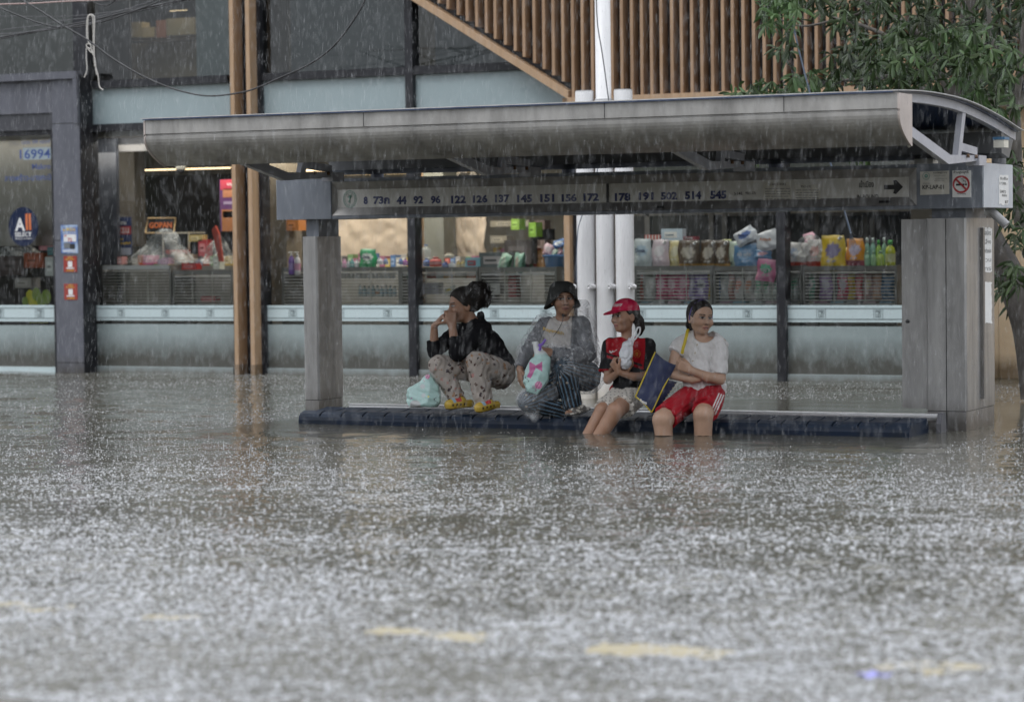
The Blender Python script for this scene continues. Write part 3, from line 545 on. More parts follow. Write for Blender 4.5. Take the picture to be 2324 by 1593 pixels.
# left entrance bay: slate portal standing proud of the glass
CY = 21.72
def cx(px_, py_=700, Y=CY): return Py(px_, py_, Y)[0]
def cz(px_, py_, Y=CY): return Py(px_, py_, Y)[2]
c0, c1 = cx(127), cx(188)
fbox('column', c0, c1, CY, GY-.072, -.42, cz(150, 180), M_clad)
fbox('column_return', c1-.001, c1+.006, CY+.012, GY-.072, -.42, cz(150, 170), M_blk)
cb = MB(); cb.box(c0-.045, c0-.003, CY+.03, GY-.075, -.42, cz(150, 293)); cb.build('jamb', M_blk, store)
for z in (cz(160, 280), cz(160, 545), cz(160, 823)): fbox('column_joint', c0-.002, c1+.002, CY-.0015, CY+.02, z-.004, z+.004, M_dark)
z_a, z_b, z_c, z_d = cz(60, 172), cz(60, 184), cz(60, 258), cz(60, 296)
fbox('portal_frame', XL, c1+.001, CY-.04, CY+.06, z_b, z_a+.02, M_clad); fbox('portal_side', cx(170, 220), c1+.003, CY-.038, CY+.1, cz(160, 281), z_b-.001, M_clad)
fbox('fascia_panel', XL, cx(121, 220), CY+.03, CY+.12, z_c, z_b-.002, M_clad); fbox('fascia_panel', cx(122, 220), cx(170, 220)-.002, CY+.032, CY+.12, z_c-.12, z_b-.002, M_clad)
fbox('header', XL, c0-.003, CY+.05, CY+.2, z_d, z_c-.002, mat('dark_slate', (.05, .052, .062), .5))
fbox('portal_head', XL, c0-.003, CY+.08, GY-.08, z_d-.05, z_d-.002, M_blk)
e1 = c0-.048; EY = 21.84
zz = lambda py_: Py(60, py_, EY)[2]
fbox('frosted_panel', XL, e1, EY-.004, EY+.004, -.42, zz(738), M_frost); fbox('plinth_strip', XL, e1, EY-.03, EY-.006, -.42, zz(832), M_bandm)
bd = fbox('logo_band', XL, e1, EY-.008, EY+.004, zz(729.5), zz(692.5), M_bandm)
lines = MB(); lines.box(XL, e1, EY-.0105, EY-.008, zz(723), zz(721)); lines.box(XL, e1, EY-.0105, EY-.008, zz(700), zz(698)); lines.build('band_line', M_bandl, bd)
for px_ in (0, 91): seven(Py(px_, 710, EY)[0], zz(721), zz(700), EY-.0112, bd)
gp = MB(); gp.add([(XL, EY, zz(738)), (e1, EY, zz(738)), (e1, EY, zz(729)), (XL, EY, zz(729))], [(0, 1, 2, 3)]); gp.add([(XL, EY, zz(692.5)), (e1, EY, zz(692.5)), (e1, EY, z_d), (XL, EY, z_d)], [(0, 1, 2, 3)]); gp.build('window_pane', G_clear, store)
# window lettering on the left pane
M_wblue = mat('window_blue_film', (.045, .085, .26), .5)
def wtext(s, x0, x1, y0, y1, m=M_wblue, Y=EY-.006, par=None, bold=.01):
    p, q = Py(x0, y1, Y), Py(x1, y0, Y); return text('window_lettering', s, p[0], q[0], p[2], q[2], Y, m, par or store, bold)
K = .28507
wtext('CPALL', 74*K, 150*K, 1124*K, 1160*K, mat('faint_grey_film', (.16, .16, .17), .5)); wtext('บมจ. ซีพี ออลล์', 176*K, 398*K, 1108*K, 1150*K)
wtext('Makro', 256*K, 402*K, 1302*K, 1350*K); wtext('ลาดพร้าว-บางกะปิ', 38*K, 404*K, 1378*K, 1445*K)
p, q = Py(185*K, 1275*K, EY-.0035), Py(410*K, 1172*K, EY-.0035); mb = MB(); mb.box(p[0], q[0], EY-.0055, EY-.0035, p[2], q[2]); npan = mb.build('number_patch', mat('pale_blue_film', (.28, .34, .38), .5), store)
wtext('16994', 158*K, 400*K, 1185*K, 1268*K, par=npan, Y=EY-.007, bold=.015)
# round blue sticker
c = Py(186*K, 425.7+312*K, EY-.006); r = Py(320*K, 738-13*K, EY-.006)[0]-c[0]
mb = MB(); disc(mb, c[0], c[2], EY-.006, r, 40, 1.08); stk = mb.build('round_sticker', mat('sticker_navy', (.008, .016, .05), .5, spec=.2), store)
M_or = mat('orange_film', (.65, .17, .05), .5); M_wf = mat('white_film', (.72, .72, .72), .5)
def st(s, a, b_, y0, y1, m, bold=.01): wtext(s, a*K, b_*K, 425.7+y0*K, 425.7+y1*K, m, EY-.0075, stk, bold)
st('A', 120, 198, 242, 348, M_wf, .03); st('SELECT', 119, 250, 355, 392, M_wf, .02); st('SPECIALTY MOMENTS', 120, 254, 400, 414, M_wf, .01)
for a in (203, 228):
    pts = [Py(x*K, 425.7+y*K, EY-.0075) for x, y in ((a, 210), (a+16, 206), (a+18, 270), (a+21, 336), (a+5, 344), (a+2, 275))]; mb = MB(); mb.prism([(p[0], p[2]) for p in pts], EY-.0085, EY-.007, 'y'); mb.build('orange_stroke', M_or, stk)
# interior shell
fbox('shop_floor', XL, XR_+1, GY+.06, GY+6, -.3, -.25, M_floor); fbox('back_wall', XL, XR_+1, GY+4.4, GY+4.5, -.25, 2.44, M_int)
fbox('shop_ceiling', XL, XR_+1, GY+.1, GY+6, 2.40, 2.52, mat('ceiling_board', (.4, .38, .34), .7)); fbox('side_partition', XR_+.9, XR_+1, GY, GY+6, -.3, 4.3, M_intd)
fbox('upper_back_wall', XL, -8, GY+3.0, GY+3.1, 2.6, 4.3, mat('upper_wall', (.13, .125, .10), .8)); fbox('upper_ceiling', XL, -4, GY+.1, GY+3, 4.2, 4.3, M_intd)
# upper room: pale blind, shelf with boxes seen dimly
def ubox(name, x0, x1, y0, y1, Y, d, m, par=store): p, q = Py(x0, y1, Y), Py(x1, y0, Y); return fbox(name, p[0], q[0], Y, Y+d, p[2], q[2], m, par)
ubox('blind', 447, 517, -60, 180, GY+.12, .02, mat('grey_blind', (.30, .34, .34), .7)); ubox('dark_curtain', 225, 292, -60, 185, GY+.9, .03, M_intd)
ubox('upper_shelf', 290, 446, 84, 90, GY+1.2, .4, mat('shelf_brown', (.2, .15, .08), .6)); ubox('panel', 292, 446, 92, 185, GY+1.6, .05, mat('brown_panel', (.22, .18, .11), .7))
fbox('blind', Py(606, 100, GY+.3)[0], Py(652, 100, GY+.3)[0], GY+.3, GY+.32, 2.97, 4.2, mat('brown_blind', (.12, .10, .08), .7)); fbox('blind', Py(658, 100, GY+.3)[0], Py(930, 100, GY+.3)[0], GY+.32, GY+.34, 2.97, 4.2, mat('grey_screen', (.14, .155, .16), .7))
fbox('blind', -11.6, -10, GY+.3, GY+.32, 2.97, 4.2, MATS['grey_screen']); fbox('blind', XL, -15.6, GY+.3, GY+.32, 2.97, 4.2, mat('olive_blind', (.14, .135, .11), .7))
# interior columns, dark backs, lit cove
ubox('interior_column', 955, 1005, 375, 700, GY+1.0, .3, mat('grey_column', (.20, .20, .17), .7)); ubox('wood_jamb', 942, 955, 375, 700, GY+.5, .05, M_wood)
ubox('interior_column', 606, 648, 370, 700, GY+.35, .3, mat('brown_column', (.19, .16, .12), .7)); ubox('interior_column', 262, 303, 300, 560, GY+1.0, .2, mat('taupe_column', (.11, .10, .09), .7))
ubox('dark_partition', 318, 520, 395, 620, GY+2.6, .05, M_intd); ubox('dark_partition', 222, 262, 300, 690, GY+.4, .05, mat('slate_dark', (.04, .045, .06), .5))
ubox('entrance_back', -60, 122, 300, 560, EY+.3, .03, mat('entrance_blind', (.27, .26, .235), .7))
ubox('header_panel', 262, 530, 292, 345, GY+.5, .05, mat('header_grey', (.16, .16, .17), .7)); ubox('lit_soffit', 640, 1195, 372, 402, GY+2.2, .05, mat('cream_soffit', (.55, .45, .30), .7))
ubox('drinks_cooler', 1440, 2060, 480, 690, GY+2.6, .1, mat('cooler_dark', (.028, .032, .036), .35)); ubox('right_header', 1440, 2060, 350, 480, GY+1.5, .05, mat('dark_green_reflect', (.035, .045, .04), .4))
for px_ in (1465, 1610, 1640, 1770, 1850, 1960, 1975): ubox('cooler_frame', px_, px_+9, 482, 690, GY+2.57, .02, mat('cooler_steel', (.2, .2, .2), .4))
for a, b_, y in ((1450, 1600, 482), (1650, 1760, 482), (1860, 2040, 482)): ubox('cooler_frame', a, b_, y, y+9, GY+2.57, .02, MATS['cooler_steel'])
EM = emit('cove_light', (1, .72, .42), 3.2)
for i, (a, b_, y, lab) in enumerate(((320, 520, 384, 'thin warm cove light strip under the ceiling behind the timber fin pair'), (668, 935, 384, 'thin warm cove light strip above the left brown paper sheet'), (1010, 1200, 380, 'thin warm cove light strip beside the sign letters'))):
    p, q = Py(a, y+1.6, GY+2.1), Py(b_, y-1.6, GY+2.1); mb = MB(); mb.box(p[0], q[0], GY+2.1, GY+2.13, p[2], q[2]); tag(mb.build('cove_light', EM, loc=(p[0], GY+2.1, p[2])), lab, 'light strip', 'warm cove lights in the shop')
    la = bpy.data.lights.new('paper_fill_light', 'AREA'); la.shape = 'RECTANGLE'; la.size = q[0]-p[0]; la.size_y = .8; la.energy = (9, 26, 20)[i]; la.color = (1, .9, .76)
    lo = bpy.data.objects.new('paper_fill_light', la); col.objects.link(lo); lo.location = ((p[0]+q[0])/2, GY+.55, 2.37); lo.rotation_euler = (math.radians(38), 0, 0)  # unseen fill lights added well ahead of the strips to brighten the paper
for x in (-16.6, -14.6, -12.4, -10.8, -9.0, -7.2):
    la = bpy.data.lights.new('goods_fill_light', 'AREA'); la.shape = 'RECTANGLE'; la.size = 1.9; la.size_y = .35; la.energy = 13 if x > -16 else 4; la.color = (1, .95, .88); lo = bpy.data.objects.new('goods_fill_light', la); col.objects.link(lo); lo.location = (x, GY+.22 if x > -16 else EY+.2, 2.385); lo.rotation_euler = (math.radians(12), 0, 0)  # unseen fill lights added just inside the glass, brightening goods and entrance
# dome cameras on the ceiling
for px_, y, lab in ((410, 385, 'small ceiling dome camera behind the shop window left of the timber fins'), (821, 388, 'dome security camera hanging above the brown paper')):
    p = Py(px_, y, GY+.8); t = thing('dome_camera', lab, 'security camera', (p[0], GY+.8, p[2]))
    mb = MB(); mb.lathe((p[0], GY+.8, p[2]), [(.05, 0), (.055, .03), (.05, .12), (.045, .13)], 14); mb.build('housing', M_pvc, t)
    mb = MB(); mb.lathe((p[0], GY+.8, p[2]-.04), [(.005, 0), (.03, .008), (.045, .04)], 14); mb.build('lens_dome', M_blk, t)
# timber-clad wall to the right
ww = thing('timber_wall', 'pale timber clad wall right of the shelter behind the tree', 'wall', (-5.2, 22.8, -.4))
mb = MB(); x = -6.6
while x < -2: mb.box(x, x+.196, 22.8+rng.uniform(0, .004), 22.86, -.4, 2.56); x += .2
mb.build('boards', M_pine, ww); fbox('top_rail', -6.6, -2, 22.74, 22.86, 2.562, 2.66, M_wood, ww)
# ================================================================ posters and notices on the slate column
M_ink = M_black
M_posbl = mat('poster_blue', (.05, .12, .36), .5, c2=(.35, .45, .6), vscale=9, thr=(.45, .6)); M_posrd = mat('notice_red', (.30, .035, .025), .5, var=.1); M_yel = mat('yellow_ink', (.75, .5, .05), .5)
def poster(name, lab, cat, cx0, cx1, cy0, cy1, Y, m, items, f=lambda x, y: (x*K, 425.7+y*K), group=None):
    p, q = Py(*f(cx0, cy1), Y), Py(*f(cx1, cy0), Y); mb = MB(); mb.box(p[0], q[0], Y, Y+.004, p[2], q[2]); o = tag(mb.build(name, m, loc=(p[0], Y, p[2])), lab, cat, group)
    for it in items:
        a, b_ = Py(*f(it[1], it[4]), Y), Py(*f(it[2], it[3]), Y)
        if it[0] == '#': mb = MB(); mb.box(a[0], b_[0], Y-.002, Y-.0005, a[2], b_[2]); mb.build('printed_panel', it[5], o)
        else: text('lettering', it[0], a[0], b_[0], a[2], b_[2], Y-.003, it[5], o, .025)
    return o
poster('promo_poster', 'blue promotional poster with yellow headline, topmost on the slate column', 'poster', 488, 616, 298, 525, CY-.006, M_posbl, [('W.S.U.', 524, 604, 318, 348, M_yel), ('ซื้อ', 502, 520, 326, 348, M_yel), ('พ.ร.บ. รถยนต์', 502, 604, 352, 366, M_wf), ('#', 508, 606, 372, 432, M_wf), ('ฟรี', 512, 530, 376, 392, M_red), ('72', 540, 575, 402, 432, M_red), ('#', 510, 560, 440, 486, mat('car_grey', (.15, .16, .17), .5)), ('#', 558, 596, 448, 490, M_ink), ('#', 500, 606, 492, 516, mat('print_pale', (.45, .5, .6), .5))])
for i, (y, lab) in enumerate(((545, 'red notice with yellow heading just under the blue poster'), (766, 'lower red notice with a small white card on the slate column'))):
    poster('red_notice', lab, 'notice', 508+i*4, 610+i*4, y, y+128, CY-.006, M_posrd, [('สมัครงาน', 538+i*4, 580+i*4, y+4, y+16, M_yel), ('ร่วมงานกับเรา', 522+i*4, 592+i*4, y+20, y+32, M_yel), ('#', 542+i*4, 575+i*4, y+42, y+88, M_wf), ('#', 528+i*4, 588+i*4, y+92, y+102, M_wf), ('รายละเอียดเพิ่มเติม', 530+i*4, 590+i*4, y+108, y+120, M_yel)])
# inside posters and signs
IY = GY+.5
poster('shop_poster', 'navy poster with red and yellow lettering hanging inside the left window', 'poster', 920, 1045, 235, 540, IY, mat('poster_navy', (.03, .045, .12), .5), [('ที่นี่ขาย', 925, 1005, 260, 298, M_wf), ('#', 921, 1044, 308, 375, mat('poster_red', (.35, .03, .03), .5)), ('W.S.U.', 924, 1034, 318, 365, M_wf), ('ประกันรถ', 925, 980, 400, 420, M_yel), ('คุ้มครองทันที', 925, 1040, 430, 460, M_yel), ('#', 921, 1044, 480, 538, mat('poster_pale', (.4, .42, .5), .5))])
poster('food_poster', 'purple and red food poster behind the timber fins', 'poster', 1755, 1880, -65, 350, IY, mat('poster_purple', (.14, .05, .16), .5), [('#', 1756, 1879, -64, 20, mat('poster_rose', (.5, .05, .08), .5)), ('เมนู', 1808, 1850, 0-35, -10, M_wf), ('#', 1775, 1860, 10, 80, mat('bowl_orange', (.5, .2, .1), .5)), ('#', 1780, 1870, 110, 135, mat('poster_lilac', (.4, .3, .45), .5)), ('#', 1768, 1879, 175, 349, mat('poster_orange', (.5, .2, .08), .5)), ('#', 1775, 1860, 190, 240, mat('poster_peach', (.6, .35, .2), .5))])
mb = MB(); p, q = Py(1062*K, 425.7+368*K, IY+1), Py(1112*K, 425.7-130*K, IY+1); mb.box(p[0], q[0], IY+1, IY+1.05, p[2], q[2]); o = tag(mb.build('light_column', mat('lit_shelf_wood', (.6, .45, .25), .5), loc=(p[0], IY+1, p[2])), 'narrow pale display column with dark bands behind the left window', 'display')
mb = MB()
for y in (40, 185, -60, 100): a = Py(1062*K, 425.7+(y+10)*K, IY+.99); b_ = Py(1112*K, 425.7+y*K, IY+.99); mb.box(a[0], b_[0], IY+.985, IY+.998, a[2], b_[2])
mb.build('dark_bands', M_ink, o)
cs = thing('snack_sign', 'black counter sign in a pale wooden frame on the left counter', 'sign', Py(1290*K, 425.7+365*K, IY+.3))
pts = [Py(a*K, 425.7+b_*K, IY+.3) for a, b_ in ((1160, 362), (1180, 245), (1400, 243), (1385, 362))]; mb = MB(); mb.prism([(p[0], p[2]) for p in pts], IY+.3, IY+.31, 'y'); mb.build('panel', M_ink, cs)
mb = MB()
for i in range(4): mb.tube([pts[i]-np.array([0, .005, 0]), pts[(i+1) % 4]-np.array([0, .005, 0])], .008, 6)
mb.build('frame', mat('pale_wood', (.6, .42, .22), .5), cs)
a, b_ = Py(1188*K, 425.7+325*K, IY+.295), Py(1370*K, 425.7+275*K, IY+.295); text('lettering', 'GOPAN', a[0], b_[0], a[2], b_[2], IY+.29, M_or, cs, .04)
cf = thing('shop_lettering', 'large unlit capital letters on the soffit above the right brown paper', 'sign', Py(1062, 400, GY+2.15)); a, b_ = Py(1035, 412, GY+2.15), Py(1125, 385, GY+2.15); text('letters', 'CAFE', a[0], b_[0], a[2], b_[2], GY+2.14, mat('letter_steel', (.35, .33, .3), .4), cf, .03)
# crumpled brown paper sheets taped up inside
def paper(x0, x1, y0, y1, lab):
    Y = GY+1.3; p, q = Py(x0, y1, Y), Py(x1, y0, Y); nx, nz = 44, 22; vs = []
    ph = rng.uniform(0, 6, 8)
    for i in range(nx+1):
        for k in range(nz+1):
            u, v = i/nx, k/nz; x = p[0]+(q[0]-p[0])*u; z = p[2]+(q[2]-p[2])*v
            y = .03*math.sin(3.1*u+2*v+ph[0])+float(.022*abs(vnoise(np.float64(u*2+ph[1]), np.float64(v), .42, 21))+.014*abs(vnoise(np.float64(u*2+v+ph[2]), np.float64(v-u), .2, 22))+.008*abs(vnoise(np.float64(u*2), np.float64(v+2*u), .09, 23)))
            vs.append((x, Y-y, z + (.03*math.sin(5*u+ph[4])*(1-v))))
    mb = MB(); mb.add(vs, [(i*(nz+1)+k, (i+1)*(nz+1)+k, (i+1)*(nz+1)+k+1, i*(nz+1)+k+1) for i in range(nx) for k in range(nz)], True)
    return tag(mb.build('paper_sheet', mat('brown_paper', (.60, .49, .38), .75, var=.12, vscale=5), loc=((p[0]+q[0])/2, Y, p[2])), lab, 'paper')
paper(715, 942, 470, 609, 'wide crumpled brown paper sheet left of the second black mullion'); paper(1005, 1108, 470, 603, 'narrower crumpled brown paper sheet right of the grey interior column')

# the far side of the street, met only as reflections in the glass
ob = thing('shop_row', 'row of dark shop houses across the road, mirrored faintly in the shop glass', 'shop houses', (-20, -28, -.5))
x = -70; k = 0
while x < 40:
    w_ = rng.uniform(5, 9); h = rng.uniform(4.6, 5.6); b_ = MB(); b_.box(x, x+w_, -36, -28, -.5, h); b_.build('house_wall', mat('house_%s' % ('grey', 'brown', 'olive')[k % 3], ((.14, .14, .14), (.13, .11, .09), (.10, .115, .08))[k % 3], .8), ob)
    b_ = MB()
    for zz_ in (1.2,): b_.box(x+1, x+w_-1, -27.99, -27.95, zz_, zz_+1.6)
    b_.build('window_band', M_blk, ob); x += w_+.02; k += 1

p, q = Py(384, 26, GY+1.1), Py(423, 23.5, GY+1.1); mb = MB(); mb.box(p[0], q[0], GY+1.1, GY+1.12, p[2], q[2]); tag(mb.build('cove_light', EM, loc=(p[0], GY+1.1, p[2])), 'short warm light strip in the dark upper window at left', 'light strip', 'warm cove lights in the shop')
la = bpy.data.lights.new('upstairs_lamp', 'AREA'); la.size = 1.5; la.energy = 9; la.color = (1, .85, .65); lo = bpy.data.objects.new('upstairs_lamp', la); col.objects.link(lo); lo.location = (-14.8, GY+.8, 4.1)
for a, b_, y0, y1, c, lab in ((295, 322, 50, 86, (.45, .36, .20), 'tall cardboard carton on the upstairs shelf'), (322, 350, 62, 86, (.48, .38, .22), 'low cardboard carton on the upstairs shelf'), (355, 376, 46, 86, (.32, .14, .09), 'reddish carton on the upstairs shelf'), (378, 440, 40, 82, (.28, .24, .16), 'wide olive panel box on the upstairs shelf')):
    p, q = Py(a, y1, GY+1.15), Py(b_, y0, GY+1.15); mb = MB(); mb.box(p[0], q[0], GY+1.15, GY+1.3, p[2], q[2]); tag(mb.build('carton', mat('upstairs_'+lab.split()[0], c, .7), loc=(p[0], GY+1.15, p[2])), lab, 'box')
# ================================================================ display racks and goods behind the glass
M_rack = mat('rack_wire', (.62, .61, .57), .4, .4); M_rackf = mat('rack_frame', (.22, .215, .2), .45, .3); M_shelf = mat('rack_shelf', (.5, .5, .5), .4)
M_print = mat('printed_plastic', (1, 1, 1), .24, attr=True, var=.12, vscale=30, bump=.25, bscale=45, spec=.6)
M_card = mat('printed_card', (1, 1, 1), .55, attr=True, var=.08, vscale=20); M_film = film('clear_bag', (.75, .76, .77), .16, .12, .9, .8, 18, .3)
RY = GY+.14                       # front of the racks
def rack(x0, x1, y0, lab, top=None, vbars=2):
    z1 = Py((x0+x1)/2, y0, RY)[2]; X0, X1 = Py(x0, 650, RY)[0], Py(x1, 650, RY)[0]; z0 = -.25
    t = thing('display_rack', lab, 'rack', ((X0+X1)/2, RY+.2, z0), 'wire display racks in the shop windows')
    g = MB(); zz_ = np.arange(.44, z1-.03, .0305)
    for z in zz_: g.box(X0+.02, X1-.02, RY, RY+.005, z, z+.007)
    for k in range(1, vbars+1): x = X0+(X1-X0)*k/(vbars+1); g.box(x, x+.006, RY-.006, RY-.001, .43, z1-.02)
    g.build('wire_grille', M_rack, t)
    f = MB(); f.box(X0, X0+.022, RY-.004, RY+.4, z0, z1); f.box(X1-.022, X1, RY-.004, RY+.4, z0, z1); f.build('frame', M_rackf, t)
    f = MB(); f.box(X0+.0225, X1-.0225, RY-.003, RY+.012, z1-.045, z1-.002); f.build('top_bar', M_rackf if not top else top, t)
    for z in (z1-.06, .69, .38): f = MB(); f.box(X0+.0225, X1-.0225, RY+.013, RY+.4, z-.012, z); f.build('shelf', M_shelf, t)
    return z1
rack(230, 389, 602, 'wire display rack with a white top bar in the left window', M_wf); rack(392, 528, 613, 'wire display rack next to the timber fins on the left'); rack(640, 909, 606, 'wire display rack behind the left shelter pillar', None, 3)
rack(909, 1085, 606, 'wire display rack behind the second black mullion'); rack(1087, 1264, 606, 'wire display rack under the blue basin, behind the squatting person in black')
rack(1440, 1617, 603, 'wire display rack right of the white pole holding pink and purple refill bottles'); rack(1619, 1820, 603, 'wire display rack behind the woman in white, crossed by the right mullion'); rack(1822, 2036, 603, 'rightmost wire display rack holding yellow and green goods')
ORD = 'first second third fourth fifth sixth seventh eighth ninth tenth eleventh twelfth thirteenth fourteenth fifteenth sixteenth'.split()
def cname(c):
    P = {'red': (.5, .08, .05), 'amber': (.55, .4, .1), 'blue': (.1, .2, .4), 'grey': (.45, .42, .4), 'green': (.2, .35, .15), 'orange': (.5, .25, .08), 'black': (.12, .1, .1), 'pale': (.5, .48, .45), 'maroon': (.35, .12, .2)}
    return min(P, key=lambda k: sum((a-b)**2 for a, b in zip(P[k], c)))
def fc(c): return np.array(c, float)
def pouch(lab, x0, x1, y0, y1, c, acc=None, cap=None, Y=RY+.12, th=.05, tilt=0, cat='refill pouch', label=True, word=None, wm=None, grp=None, flip=False, dark=None):
    """soft refill pouch: crimped top, fat bottom, label oval in the accent colour"""
    p, q = Py(x0, y1, Y), Py(x1, y0, Y); W, H = q[0]-p[0], q[2]-p[2]; nx, nz = 14, 18; V = []; C = []; Fq = []; ph = rng.uniform(0, 6, 6); c = fc(c); acc = fc(acc if acc is not None else c*.6+.3)
    def prof(u, v): return max(0, (1-abs(u)**2.6))*(1-abs(2*max(v, .06)/1.0-1)**6)**.8*(1.15-.85*v)
    for side in (-1, 1):
        for i in range(nx+1):
            for k in range(nz+1):
                u, v = i/nx*2-1, k/nz; t = prof(u, v)*th; t += .0045*math.sin(9*u+11*v+ph[0])*prof(u, v)+.003*math.sin(21*u-13*v+ph[1])*prof(u, v)
                wd = 1-.10*v**3+.03*math.sin(7*v+ph[2])*.5; x = u*W/2*wd+.006*math.sin(8*v+ph[3]); z = (v-.5)*H*(1+.015*math.sin(5*u+ph[4]))
                cc = c
                if side < 0:
                    if label and ((u/.62)**2+((v-.58)/.2)**2) < 1: cc = acc
                    if v < .22 and dark is not None: cc = fc(dark)
                    if .27 < v < .33 and abs(u) < .55 and (i*7+k) % 3: cc = acc*.7+.2
                    if v > .93: cc = c*.8+.15
                a = tilt; X = x*math.cos(a)-z*math.sin(a); Z = x*math.sin(a)+z*math.cos(a)
                V.append(((p[0]+q[0])/2+X, Y+side*t, (p[2]+q[2])/2+Z)); C.append(cc)
    n1 = (nx+1)*(nz+1)
    for s in (0, 1):
        for i in range(nx):
            for k in range(nz):
                f = (i*(nz+1)+k, (i+1)*(nz+1)+k, (i+1)*(nz+1)+k+1, i*(nz+1)+k+1); Fq.append(tuple(s*n1+j for j in (f if not s else f[::-1])))
    loc = ((p[0]+q[0])/2, Y, p[2]); o = npmesh('refill_pouch', V, Fq, M_print, None, loc, np.array(C)); tag(o, lab, cat, grp)
    if cap is not None:
        mb = MB(); mb.col = cap; x = q[0]-W*.22; mb.tube([(x-.01, Y-.01, q[2]-.035), (x+.012, Y-.014, q[2]-.012)], .014, 8); mb.build('spout_cap', M_print, o)
    if word:
        text('lettering', word, p[0]+W*.24, q[0]-W*.24, p[2]+H*(.5 if not flip else .42), p[2]+H*(.66 if not flip else .58), Y-th*1.2-.006, wm or M_navy, o, .03, flip=flip)
    return o
def bottle(lab, x0, x1, y0, y1, c, cap=(.85, .85, .85), lab_c=(.85, .85, .85), Y=RY+.14, cat='bottle', pump=False, grp=None, neck=.62, name='bottle'):
    p, q = Py(x0, y1, Y), Py(x1, y0, Y); r = (q[0]-p[0])/2; H = q[2]-p[2]; cx_ = (p[0]+q[0])/2; b_ = fc(c)
    pr = [(r*.9, 0), (r, .02*H), (r, .2*H), (r, .22*H), (r, .5*H), (r, .52*H), (r*.98, .6*H), (r*.8, .72*H), (r*.42, .8*H), (r*.36, .84*H)]
    cl = [b_, b_, b_, fc(lab_c), fc(lab_c), b_, b_, b_, b_, b_]
    mb = MB(); mb.lathe((cx_, Y, p[2]), pr, 14, cl, 1, .75); o = tag(mb.build(name, M_print, loc=(cx_, Y, p[2])), lab, cat, grp)
    mb = MB(); mb.col = cap
    if pump: mb.lathe((cx_, Y, p[2]+.84*H), [(r*.45, 0), (r*.45, .04*H), (r*.15, .05*H), (r*.15, .13*H), (r*.5, .135*H), (r*.4, .16*H)], 10); mb.tube([(cx_, Y, p[2]+.985*H), (cx_-r*1.1, Y, p[2]+.97*H)], r*.16, 6)
    else: mb.lathe((cx_, Y, p[2]+.835*H), [(r*.46, 0), (r*.46, .13*H), (r*.38, .165*H)], 12)
    mb.build('pump' if pump else 'cap', M_print, o); return o
def carton(lab, x0, x1, y0, y1, c, face=None, Y=RY+.12, d=.1, cat='box', name='carton', grp=None, stripes=None):
    p, q = Py(x0, y1, Y), Py(x1, y0, Y); mb = MB(); mb.col = c; mb.box(p[0], q[0], Y, Y+d, p[2], q[2]); W, H = q[0]-p[0], q[2]-p[2]
    if stripes:
        for i in range(stripes): mb.col = face; mb.box(p[0]+W*(i+.3)/stripes, p[0]+W*(i+.75)/stripes, Y-.0015, Y-.0002, p[2]+H*.05, q[2]-H*.05)
    elif face is not None: mb.col = face; mb.box(p[0]+W*.15, p[0]+W*.75, Y-.0015, Y-.0002, p[2]+H*.25, p[2]+H*.75); mb.col = tuple(x*.5 for x in c); mb.box(p[0]+W*.2, p[0]+W*.6, Y-.0028, Y-.0018, p[2]+H*.42, p[2]+H*.55)
    return tag(mb.build(name, M_card, loc=((p[0]+q[0])/2, Y, p[2])), lab, cat, grp)
def R(cx_): return 1362+.30526*cx_
def Q(cx_): return 624.3+.30526*cx_
def V_(cy): return 482.4+.30526*cy
G1 = 'refill pouches on top of the right racks'
def rp(lab, a, b_, c, d, *ar, **k): return pouch(lab, R(a), R(b_), V_(c), V_(d), *ar, grp=k.pop('grp', G1), **k)
rp('pale blue white refill pouch, leftmost on the racks beside the white pole', 250, 385, 195, 402, (.55, .62, .64), (.42, .55, .66), word='D-nee')
rp('pink and white refill pouch with a white spout cap', 385, 512, 200, 402, (.66, .55, .60), (.78, .74, .76), cap=(.85, .85, .85))
rp('pale yellow refill pouch left of the brown ones', 512, 612, 208, 402, (.62, .55, .28), (.7, .66, .45), Y=RY+.16)
for a, b_, lab in ((580, 745, 'large brown refill pouch with gold lower half, left of three'), (745, 872, 'gold brown refill pouch in the middle of three'), (852, 962, 'dark brown refill pouch with gold foot, right of three')):
    rp(lab, a, b_, 205, 425, (.10, .065, .035), (.45, .40, .32), cap=(.8, .8, .8), dark=(.42, .24, .05), Y=RY+.09)
rp('small yellow green pouch peeping out behind the brown pouches', 900, 975, 200, 330, (.55, .6, .15), Y=RY+.24)
rp('pale mint refill pouch right of the brown ones', 952, 1075, 212, 402, (.50, .62, .52), (.62, .7, .6), Y=RY+.17)
rp('sky blue refill pouch with a white number panel', 995, 1180, 235, 410, (.12, .28, .50), (.3, .45, .65), tilt=.1, word='10 เท่า', wm=M_wf)
rp('white and blue powder bag leaning left on top of the stack', 1000, 1165, 118, 235, (.62, .66, .72), (.12, .2, .48), tilt=.5, Y=RY+.12, word='Attack')
rp('white and blue powder bag lying against the right mullion', 1160, 1335, 135, 285, (.66, .69, .74), (.6, .62, .66), tilt=.3, Y=RY+.08, word='Attack', wm=mat('orange_ink', (.7, .2, .04), .5))
rp('small blue pouch under the white powder bags', 1150, 1275, 275, 345, (.1, .25, .45), (.5, .3, .35), Y=RY+.07)
rp('pink and green pouch hanging upside down in front of the grille', 1165, 1305, 345, 512, (.68, .22, .38), (.06, .42, .22), Y=RY-.045, th=.03, tilt=-.12, word='Usa', wm=M_wf, flip=True)
carton('pale blue carton of wipes standing on the shelf behind the pouches', R(455), R(610), V_(120), V_(212), (.50, .60, .68), (.75, .75, .72), Y=RY+.34); carton('red and white striped carton beside the pale blue carton', R(332), R(446), V_(165), V_(205), (.5, .08, .06), (.65, .62, .6), Y=RY+.34, stripes=5)
